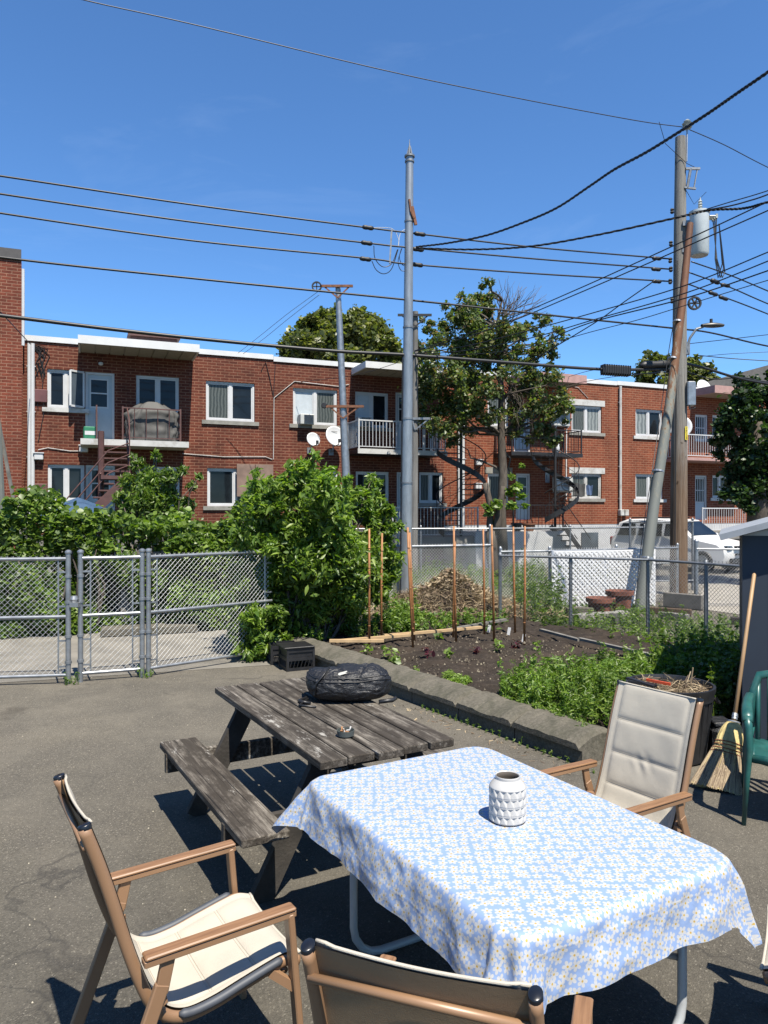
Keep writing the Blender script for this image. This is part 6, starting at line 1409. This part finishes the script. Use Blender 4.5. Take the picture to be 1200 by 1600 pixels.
# crates
def crate(c, rz, lab, s=(.34, .34, .28), lid=False):
    t = thing('milk_crate', lab, 'crate', c, rz, 'black crates by the kerb end'); W, D, H = s; mb = MB(); k = .012
    for z in (.0, H * .45, H - .05): 
        h_ = .04 if z < H - .06 else .05
        mb.bx(-W / 2, W / 2, -D / 2, -D / 2 + k, z, z + h_); mb.bx(-W / 2, W / 2, D / 2 - k, D / 2, z, z + h_); mb.bx(-W / 2, -W / 2 + k, -D / 2 + k, D / 2 - k, z, z + h_); mb.bx(W / 2 - k, W / 2, -D / 2 + k, D / 2 - k, z, z + h_)
    mb.bx(-W / 2 + k, W / 2 - k, -D / 2 + k, D / 2 - k, .002, .014)
    for x in (-1, 1):
        for y in (-1, 1): mb.bar((x * (W / 2 - .01), y * (D / 2 - .01), 0.001), (x * (W / 2 - .01), y * (D / 2 - .01), H - .001), .03, .03)
    for i in range(7):
        x = -W / 2 + W * (i + .7) / 7.6
        for y in (-1, 1): mb.bar((x, y * (D / 2 - .004), .03), (x + .03, y * (D / 2 - .004), H * .47), .01, .006); 
        for y in (-1, 1): mb.bar((y * (W / 2 - .004), x, .03), (y * (W / 2 - .004), x + .03, H * .47), .01, .006)
    mb.bx(-W / 2 + k, W / 2 - k, -D / 2 + .014, -D / 2 + .02, H * .6, H - .05); mb.bx(-W / 2 + .014, -W / 2 + .02, -D / 2 + k, D / 2 - k, H * .6, H - .05)
    mb.build('crate_body', M['blackplastic'], t)
    if lid: MB().box((-.02, 0, H + .012), (W + .04, D + .04, .02), bev=.006).build('lid', M['blackplastic'], t)
    return t
gc = G(462, 1046); crate((gc.x, gc.y + .1, 0), .42, 'black lattice sided milk crate in front of the kerb end', (.36, .36, .28), True)
gc = G(440, 1040); crate((gc.x - .02, gc.y + .25, 0), .3, 'second black crate half hidden behind the front one, under leaves', (.36, .34, .25))

# ------------------------------------------------------------------ picnic table
L_, Wd = 1.8, .80
ang = math.atan2(.87, -.49)          # long axis local x
pc = Vector((-.405, 4.64, 0))
t = thing('picnic_table', 'weathered grey wooden picnic table with an attached bench', 'picnic table', pc, ang)
HT = .76
for i in range(5):
    w_ = (Wd - 4 * .012) / 5; y = -Wd / 2 + i * (w_ + .012) + w_ / 2; e = [0, .012, -.01, .016, .004][i]
    MB().box((e, y, HT - .022 - .002 * (i % 2)), (L_, w_, .044), bev=.005).build('table_board', M['oldwood'], t)
for s in (-1, 1):
    bw = .245; o = MB().box((.0, s * .67, .445 - .022), (1.72, bw, .042), bev=.005).build('bench', M['oldwood'], t)
    x0 = s * .62
    MB().bar((x0, -.34, HT - .1), (x0, .34, HT - .1), .04, .09).build('top_brace', M['darkwood'], t)
    MB().bar((x0 + .042, -.8, .36), (x0 + .042, .8, .36), .04, .12).build('bench_support', M['oldwood' if s > 0 else 'darkwood'], t)
    for q in (-1, 1): MB().bar((x0, q * .25, HT - .07), (x0, q * .62, 0.0), .045, .12, (1, 0, 0) if False else (0, 0, 1)).build('leg', M['darkwood'], t)
    MB().bar((x0 * .93, 0, .38), (x0 * .25, 0, HT - .06), .04, .08).build('diagonal_brace', M['darkwood'], t)
# backpack
bc = Vector((-.235, 4.92, HT))
t = thing('backpack', 'black nylon backpack lying flat on the picnic table', 'backpack', bc, .02)
mb = MB()
def bp(u, v):
    a = u * 2 * math.pi; ph = (v - .5) * math.pi; sg = lambda c, e: math.copysign(abs(c) ** e, c)
    x = .285 * sg(math.cos(a), .75) * sg(math.cos(ph), .6); y = .185 * sg(math.sin(a), .75) * sg(math.cos(ph), .6); z = .105 + .105 * sg(math.sin(ph), .75)
    x *= 1.0; z *= (1.12 - .5 * (x + .05)) * (.95 + .1 * math.sin(9 * x)); y *= 1 - .25 * max(0, x)
    q = Vector((x, y, z)); w1 = noise.noise(q * 7 + Vector((3, 1, 5))); w2 = 1 - abs(noise.noise(Vector((x * 9, y * 26, z * 20)))) * 2; w3 = 1 - abs(noise.noise(Vector((x * 24 + 4, y * 14, z * 30)))) * 2
    n1 = .09 * w1 + .028 * w2 * w2 * (1 if w2 > 0 else -1) + .016 * w3 - .03
    groove = -.07 * math.exp(-((x + .07 + .25 * y) / .012) ** 2) - .05 * math.exp(-((x - .12 - .3 * y) / .010) ** 2)
    k = 1 + (n1 + groove) * (1 if z > .012 else .3)
    return (x * (1 + n1 * .6), y * k, max(.001, z * k))
mb.grid(bp, 150, 80); mb.build('bag_body', M['bagcloth'], t, True)
sm = MB()
for ofs, zz0 in ((.0, .09), (.0, .16)):
    sm.tube([Vector(bp(i / 60, .5 + zz0)) * 1.005 for i in range(0, 61)], .0045, 5, False)
sm.build('zip_piping', M['blackplastic'], t, True)
stp = MB()
stp.tube([Vector(bp(.62, .35)) * 1.03, Vector(bp(.64, .55)) * 1.04, Vector(bp(.66, .72)) * 1.04, Vector(bp(.6, .9)) * 1.03], .013, 6, True, .4)
stp.tube([(-.24, -.15, .01), (-.3, -.16, .02), (-.32, -.1, .012), (-.27, -.05, .02)], .012, 6); stp.tube([(.2, -.15, .015), (.29, -.13, .02), (.31, -.06, .015)], .014, 6)
stp.tube([(-.26, -.12, .03), (-.31, -.2, .008), (-.2, -.24, .006)], .008, 5); stp.build('strap', M['blackplastic'], t, True)
q = Vector(bp(.735, .80)); pt = MB()
n_ = Vector((.1, -.55, .83)).normalized(); sx = Vector((.85, .42, .2)).normalized(); sy = n_.cross(sx).normalized(); sx = sy.cross(n_)
pt.add([q + n_ * .012 + sx * a + sy * b for a, b in ((-.032, -.01), (.03, -.012), (.034, .008), (-.02, .012), (-.034, .004))], [(0, 1, 2, 3, 4)])
pt.add([q + n_ * .009 + sx * a + sy * b for a, b in ((-.032, -.01), (.03, -.012), (.034, .008), (-.02, .012), (-.034, .004))], [(4, 3, 2, 1, 0)])
pt.build('badge', M['patch'], t)
ac_ = G(540, 1150, HT); t = thing('ashtray', 'small glass ashtray heaped with cigarette ends on the picnic table', 'ashtray', (ac_.x, ac_.y, HT))
MB().lathe([(.03, 0), (.047, .006), (.05, .035), (.046, .035), (.042, .012), (.01, .01)], n=24).build('bowl', glass('ashtray_glass', (.06, .07, .07), .1), t, auto=40)
cg = MB(); cg2 = MB()
for i in range(12):
    a = rnd.uniform(0, 6.28); p0 = Vector((rnd.uniform(-.025, .025), rnd.uniform(-.025, .025), .015 + .002 * i)); dd = Vector((math.cos(a), math.sin(a), rnd.uniform(.1, .7))).normalized() * .03
    (cg if i % 2 else cg2).tube([p0, p0 + dd], .0042, 6)
cg.build('cigarette_ends', simple('filter_orange', (.5, .24, .1), .8), t); cg2.build('ash', M['white_dirty'], t)

# ------------------------------------------------------------------ folding table with tablecloth
TC = Vector((.457, 3.09, 0)); ta = math.atan2(-.866, .5)     # local x = long axis towards camera right
LT, WT, HTT = 1.50, 1.01, .74
t = thing('folding_table', 'folding table on bent grey steel tube legs, hidden under the cloth', 'table', TC, ta)
mb = MB()
cr_ = .09; pts = []
for (sx_, sy_, a0) in ((1, 1, 0), (-1, 1, 90), (-1, -1, 180), (1, -1, 270)):
    for k in range(6):
        a = R(a0 + 18 * k); pts.append((sx_ * (LT / 2 - cr_) + cr_ * math.cos(a), sy_ * (WT / 2 - cr_) + cr_ * math.sin(a)))
mb.add([(x, y, HTT - .05) for x, y in pts] + [(x, y, HTT - .004) for x, y in pts], [tuple(range(24))[::-1], tuple(range(24, 48))] + [(i, (i + 1) % 24, 24 + (i + 1) % 24, 24 + i) for i in range(24)])
mb.build('tabletop', M['tabletop'], t)
for s in (-1, 1):
    xx = .60 if s > 0 else -.455; rr_ = .14; y_ = .42; lg = [(xx, -y_, HTT - .05), (xx, -y_, .02 + rr_)]
    lg += [(xx, -y_ + rr_ - rr_ * math.cos(R(a)), .02 + rr_ - rr_ * math.sin(R(a))) for a in (22, 45, 68, 90)]
    lg += [(xx, y_ - rr_ + rr_ * math.sin(R(a)), .02 + rr_ - rr_ * math.cos(R(a))) for a in (0, 22, 45, 68, 90)] + [(xx, y_, HTT - .05)]
    MB().tube(lg, .0175, 12).build('leg', M['tableleg'], t, True)
    MB().tube([(xx - s * .02, -y_ * .9, HTT - .07), (xx - s * .02, y_ * .98, .32)] if s > 0 else [(s * .1, 0, HTT - .06), (xx, 0, .3)], .013, 10).build('brace', M['tableleg'], t, True)
# cloth
CW, CL = WT + .42, LT + .44
def clothf(u, v):
    a = (u - .5) * CL - .0; b = (v - .5) * CW
    hx, hy = LT / 2 - cr_ + .0, WT / 2 - cr_
    qx, qy = max(-hx, min(hx, a)), max(-hy, min(hy, b)); dx, dy = a - qx, b - qy; D = math.hypot(dx, dy)
    wr = .0022 * noise.noise(Vector((a * 4, b * 4, 0))) + .0009 * math.exp(-(((a + .18) / .004) ** 2)) + .0009 * math.exp(-(((b - .12) / .004) ** 2))
    if D <= cr_: return (a, b, HTT + .002 + wr * (1 - D / cr_))
    nx, ny = dx / D, dy / D; h = D - cr_
    cornerness = (2 * abs(nx * ny)) ** 1.2
    th = math.atan2(ny, nx)
    # flare: sides hang nearly straight, corners stand off in a fold; each side its own sway
    side_s = .12 if abs(nx) > abs(ny) else .2
    fl = side_s + cornerness * (.42 if (nx < 0 and ny < 0) else (.13 if (nx > 0 and ny > 0) else .12))
    s_along = a * (abs(ny)) + b * (abs(nx))
    amp = .016 * min(1, h / .15) * (1 - cornerness)
    wv = amp * (.55 * math.sin(s_along * 11 + 1.3 + 2 * (nx > .5)) + .3 * math.sin(s_along * 23 + .5) + .35 * math.sin(s_along * 5 + .4))
    pleat = cornerness * .022 * math.sin(th * 8 + .6) * min(1, h / .12)
    r0 = .035                         # rounded shoulder
    if h < r0: q = h / r0 * (math.pi / 2) * .8; out = math.sin(q) * r0 * .8; dn = (1 - math.cos(q)) * r0
    else:
        q = (math.pi / 2) * .8; o1 = math.sin(q) * r0 * .8; d1 = (1 - math.cos(q)) * r0; k = h - r0; out = o1 + k * fl; dn = d1 + k * math.sqrt(max(.05, 1 - fl * fl))
    out += wv + pleat + .010 * noise.noise(Vector((a * 7, b * 7, 3))) * min(1, h / .08) + .006 * (1 - cornerness) * (1 - 2 * abs(noise.noise(Vector((a * 10 + b * 3, b * 12, 9))))) * min(1, h / .05)
    R_ = cr_ + out
    return (qx + nx * R_, qy + ny * R_, HTT + .003 - dn)
NU, NV = 220, 160
V = [clothf(i / NU, j / NV) for j in range(NV + 1) for i in range(NU + 1)]
Fq = np.array([(j * (NU + 1) + i, j * (NU + 1) + i + 1, (j + 1) * (NU + 1) + i + 1, (j + 1) * (NU + 1) + i) for j in range(NV) for i in range(NU)])
o = mesh_np('tablecloth', np.array(V), Fq, M['cloth'], None, True); o.location = TC; o.rotation_euler = (0, 0, ta)
uvl = o.data.uv_layers.new(name='UVMap'); li = np.zeros(len(o.data.loops), np.int32); o.data.loops.foreach_get('vertex_index', li)
uvv = np.stack([(li % (NU + 1)) / NU * CL, (li // (NU + 1)) / NV * CW], 1).astype(np.float32); uvl.data.foreach_set('uv', uvv.ravel())
tag(o, 'light blue tablecloth printed with white daisies, draped over the folding table', 'tablecloth')
# vase
vb = G(793, 1280, HTT + .005); t = thing('faceted_vase', 'white ceramic vase with a diamond relief on the daisy tablecloth', 'vase', (vb.x, vb.y, HTT + .006))
Hv, Rv = .178, .0745; nA, nZ = 216, 110
def vf(i, j):
    u = i / nA; z = j / nZ * Hv
    if z < .137:
        rows = 4.0; a_ = u * 16; b_ = z / .137 * rows
        p1 = abs(((a_ + b_ * .5) % 1) - .5) * 2; p2 = abs(((a_ - b_ * .5) % 1) - .5) * 2
        dep = (p1 + p2 - 1) ; fb = b_ % 1; fa = ((a_ + .5 * (int(b_) % 2)) % 1); tri = abs(fa - .5) * 2; r = Rv - .0075 * max(0, min(1, (fb - tri * .9) * 1.6, (1.02 - fb) * 5)) - .0022 * max(0, 1 - fb * 5)
        r += .0015
        if z < .006: r -= (.006 - z) * .7
    elif z < .168: k = (z - .137) / .031; r = Rv - (Rv - .050) * (k ** 1.25)
    else: r = .050
    return (r * math.cos(u * 6.28319), r * math.sin(u * 6.28319), z)
mb = MB(); mb.v = [vf(i, j) for j in range(nZ + 1) for i in range(nA)]
mb.f = [(j * nA + i, j * nA + (i + 1) % nA, (j + 1) * nA + (i + 1) % nA, (j + 1) * nA + i) for j in range(nZ) for i in range(nA)]
rimz = Hv; base = len(mb.v)
for (r, z) in ((.0485, rimz + .003), (.0455, rimz), (.0445, rimz - .02), (.06, .12), (.06, .02), (.001, .015)):
    mb.v += [(r * math.cos(i / nA * 6.28319), r * math.sin(i / nA * 6.28319), z) for i in range(nA)]
last = nZ * nA
for k in range(6):
    s0 = last if k == 0 else base + (k - 1) * nA; s1 = base + k * nA
    mb.f += [(s0 + i, s0 + (i + 1) % nA, s1 + (i + 1) % nA, s1 + i) for i in range(nA)]
o = mb.build('vase_body', M['vase'], t, auto=50)
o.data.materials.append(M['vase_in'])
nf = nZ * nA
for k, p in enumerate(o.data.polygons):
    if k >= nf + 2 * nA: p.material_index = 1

# ------------------------------------------------------------------ patio chairs
prof = [(0, 1.055), (.045, .93), (.085, .80), (.125, .66), (.165, .54), (.2, .46), (.245, .405), (.31, .378), (.4, .385), (.5, .41), (.6, .435), (.66, .445), (.71, .43)]
prof = catmull([Vector((0, y, z)) for y, z in prof], 5)
def make_chair():
    t = thing('patio_chair', '', 'chair')
    for s in (-1, 1):
        rl_ = MB().tube([p + Vector((s * .245, -.004, -.006)) for p in prof], .0145, 14, True, 1.3, up=(0, 0, 1)).build('side_rail', M['frame_tan'], t, True)
        MB().tube([prof[0] + Vector((s * .245, .001, -.009)), prof[0] + Vector((s * .245, -.0025, .003)), prof[0] + Vector((s * .245, -.003, .005))], [.0152, .0152, .013], 16, True, 1.3, up=(0, 0, 1)).build('end_cap', M['cap_black'], rl_, auto=50)
        k0 = [i for i, p in enumerate(prof) if p.y > .27][0]; k1 = [i for i, p in enumerate(prof) if p.y > .64][0]
        MB().tube([p + Vector((s * .257, 0, .010)) for p in prof[k0:k1]], [.006] + [.014] * (k1 - k0 - 2) + [.008], 10).build('shaded_rim', M['sleeve'], t, True)  # fabric side rim, its shadow put in as a dark grey strip
        x = s * .288
        # armrest: metal bar with wood look top
        ar = MB().bar((x, .16, .612), (x, .67, .628), .042, .022, bev=.003).build('armrest', M['frame_tan'], t)
        MB().bar((x, .162, .629), (x, .668, .645), .05, .012, bev=.004).build('armrest_top', M['woodarm'], ar)
        MB().bar((x, .65, .63), (x, .705, -.0), .024, .046, (0, 0, 1), bev=.004).build('leg', M['frame_tan'], t)
        MB().bar((x, .24, .615), (x, .215, .5), .02, .042, bev=.003).bar((x, .22, .53), (x, .02, .0), .024, .046, (0, 0, 1), bev=.004).build('leg', M['frame_tan'], t)
        fm = MB().bar((x, .225, .47), (s * .25, .2, .46), .03, .02).bar((x, .68, .36), (s * .25, .6, .42), .02, .03)
        fm.build('bracket', M['frame_tan'], t)
    MB().tube([(-.245, .003, .985), (.245, .003, .985)], .0105, 10).build('crossbar', M['frame_tan'], t, True)
    MB().tube([(-.245, .655, .405), (.245, .655, .405)], .012, 10).tube([(-.245, .24, .385), (.245, .24, .385)], .012, 10).build('seat_bar', M['frame_tan'], t, True)
    n = len(prof) - 1; seams = [.0, .165, .315, .455, .60, .735, .87, 1.0]
    def nrmat(i): 
        a, b = prof[max(0, i - 1)], prof[min(n, i + 1)]; d = (b - a).normalized(); return Vector((0, -d.z, d.y)) if True else None
    Ls = [0]
    for i in range(n): Ls.append(Ls[-1] + (prof[i + 1] - prof[i]).length)
    tot = Ls[-1]
    def at(v):
        s = v * tot; i = 0
        while i < n - 1 and Ls[i + 1] < s: i += 1
        k = (s - Ls[i]) / (Ls[i + 1] - Ls[i]); p = prof[i].lerp(prof[i + 1], k); d = (prof[i + 1] - prof[i]).normalized()
        return p, Vector((0, -d.z, d.y))
    NUc, NVc = 48, 160
    def puff(u, v):
        j = max(k for k in range(len(seams) - 1) if seams[k] <= v + 1e-9); a, b = seams[j], seams[j + 1]; w_ = (v - a) / (b - a)
        e = min(w_, 1 - w_) * (b - a) * tot; eu = (min(u, 1 - u)) * .47 - .028
        pv = 1 - math.exp(-max(0, e) / .012); pu = (1 - math.exp(-max(0, eu) / .014)) if eu > 0 else .0
        if eu <= 0: return .004
        wk = .0022 * noise.noise(Vector((u * 5, v * 13, 2))) + .004 * math.exp(-((u - .5) / .12) ** 2 - ((v - .33) / .035) ** 2) * math.sin(u * 40 + v * 60)
        return .0095 * pv * pu + wk * pu * pv
    def top(u, v):
        p, nn = at(v); sag = -.012 * math.sin(math.pi * u); return tuple(p + Vector(((u - .5) * .47, 0, 0)) + nn * (.012 + puff(u, v) + sag))
    def bot(u, v):
        p, nn = at(v); sag = -.012 * math.sin(math.pi * u); return tuple(p + Vector(((.5 - u) * .47, 0, 0)) + nn * (.0035 + sag))
    MB().grid(top, NUc, NVc).build('sling', M['cream'], t, True)
    MB().grid(bot, 24, 80).build('sling_back', M['taupe'], t, True)
    MB().tube([Vector(top(u / 20, 0)) * 1.0 + Vector((0, .004, -.002)) for u in range(21)], .0045, 8).build('hem', M['cream'], t, True); MB().tube([Vector(top(u / 20, 1)) for u in range(21)], .006, 8).build('hem', M['cream'], t, True)
    st_ = MB()
    for sv in seams[1:-1]:
        for dv in (-.004, .004): st_.tube([Vector(top(.07 + .86 * k / 20, sv + dv)) * 1.0 for k in range(21)], .0011, 4)
    st_.build('seam_stitching', simple('beige_thread', (.45, .4, .32), .8) if 'beige_thread' not in bpy.data.materials else bpy.data.materials['beige_thread'], t)
    return t
ch = make_chair()
def put(o, topc, face, lab):
    f = Vector((*face, 0)).normalized(); o.location = (topc[0], topc[1], 0); o.rotation_euler = (0, 0, math.atan2(f.y, f.x) - math.pi / 2); tag(o, lab, 'chair', 'cream and tan patio chairs round the table')
chairs = [((-1.03, 2.435), (.85, .53), 'cream patio chair at the left side of the table, seen from its side'), ((.066, 1.53), (.33, .94), 'patio chair in the foreground turned away, showing its brown mesh back'), ((1.455, 3.93), (-.83, -.56), 'cream patio chair across the table, facing the camera with a creased back'), ((2.02, 2.36), (-.86, .5), 'patio chair at the right edge, showing only an armrest end and a bit of seat')]
for i, (tc_, f_, lab) in enumerate(chairs):
    put(ch if i == 0 else copy_tree(ch), tc_, f_, lab)
# grit and dry leaf bits lying on the patio asphalt
V = []; Fp = []
for i in range(900):
    while True:
        x, y = rnd.uniform(-5, 3.2), rnd.uniform(1.6, 10.3)
        if (Vector((x, y, 0)) - CA).dot(Vector((4.53, 2.97, 0)).normalized()) < -.05: break
    r = rnd.uniform(.002, .0065); o_ = len(V); z = .001; V += [(x + r, y, z), (x - r * .8, y + r * .3, z), (x, y + r, z + r * .2), (x, y - r * .9, z), (x + r * .1, y, z + r * 1.1)]
    Fp += [(o_, o_ + 2, o_ + 4), (o_ + 2, o_ + 1, o_ + 4), (o_ + 1, o_ + 3, o_ + 4), (o_ + 3, o_, o_ + 4)]
tag(mesh_np('grit', np.array(V), np.array(Fp), leafm('grit_stone', [(.1, .09, .07), (.3, .27, .22), (.55, .5, .42)], 0, .9)), 'loose grit scattered over the patio asphalt', 'grit', kind='stuff')
o = straw(160, 'dry_leaf_bits', '', lambda i: (lambda t_: (CA.x + (CB.x - CA.x) * t_ - .06 - abs(rnd.gauss(0, .12)), CA.y + (CB.y - CA.y) * t_ - .04 - abs(rnd.gauss(0, .08)), .004))(rnd.random()), .05, None, .012); tag(o, 'dry bits of leaf and stalk gathered along the foot of the kerb', 'litter', kind='stuff')
sprout([(CA.x + (CB.x - CA.x) * t_ - .03, CA.y + (CB.y - CA.y) * t_ - .02) for t_ in np.linspace(.62, 1.03, 26)], .05, 9, .03, 'kerb_weeds', 'tiny weeds rooted in the joint between asphalt and kerb', z0=0.0)
sprout([(-3.65 + rng.normal(0, .05), 8.6 + rng.normal(0, .05)) for i in range(9)] + [(-2.88 + rng.normal(0, .04), 8.95 + rng.normal(0, .04)) for i in range(9)], .12, 10, .04, 'gate_weeds', 'small weeds at the feet of the drive gate posts', z0=0.0)
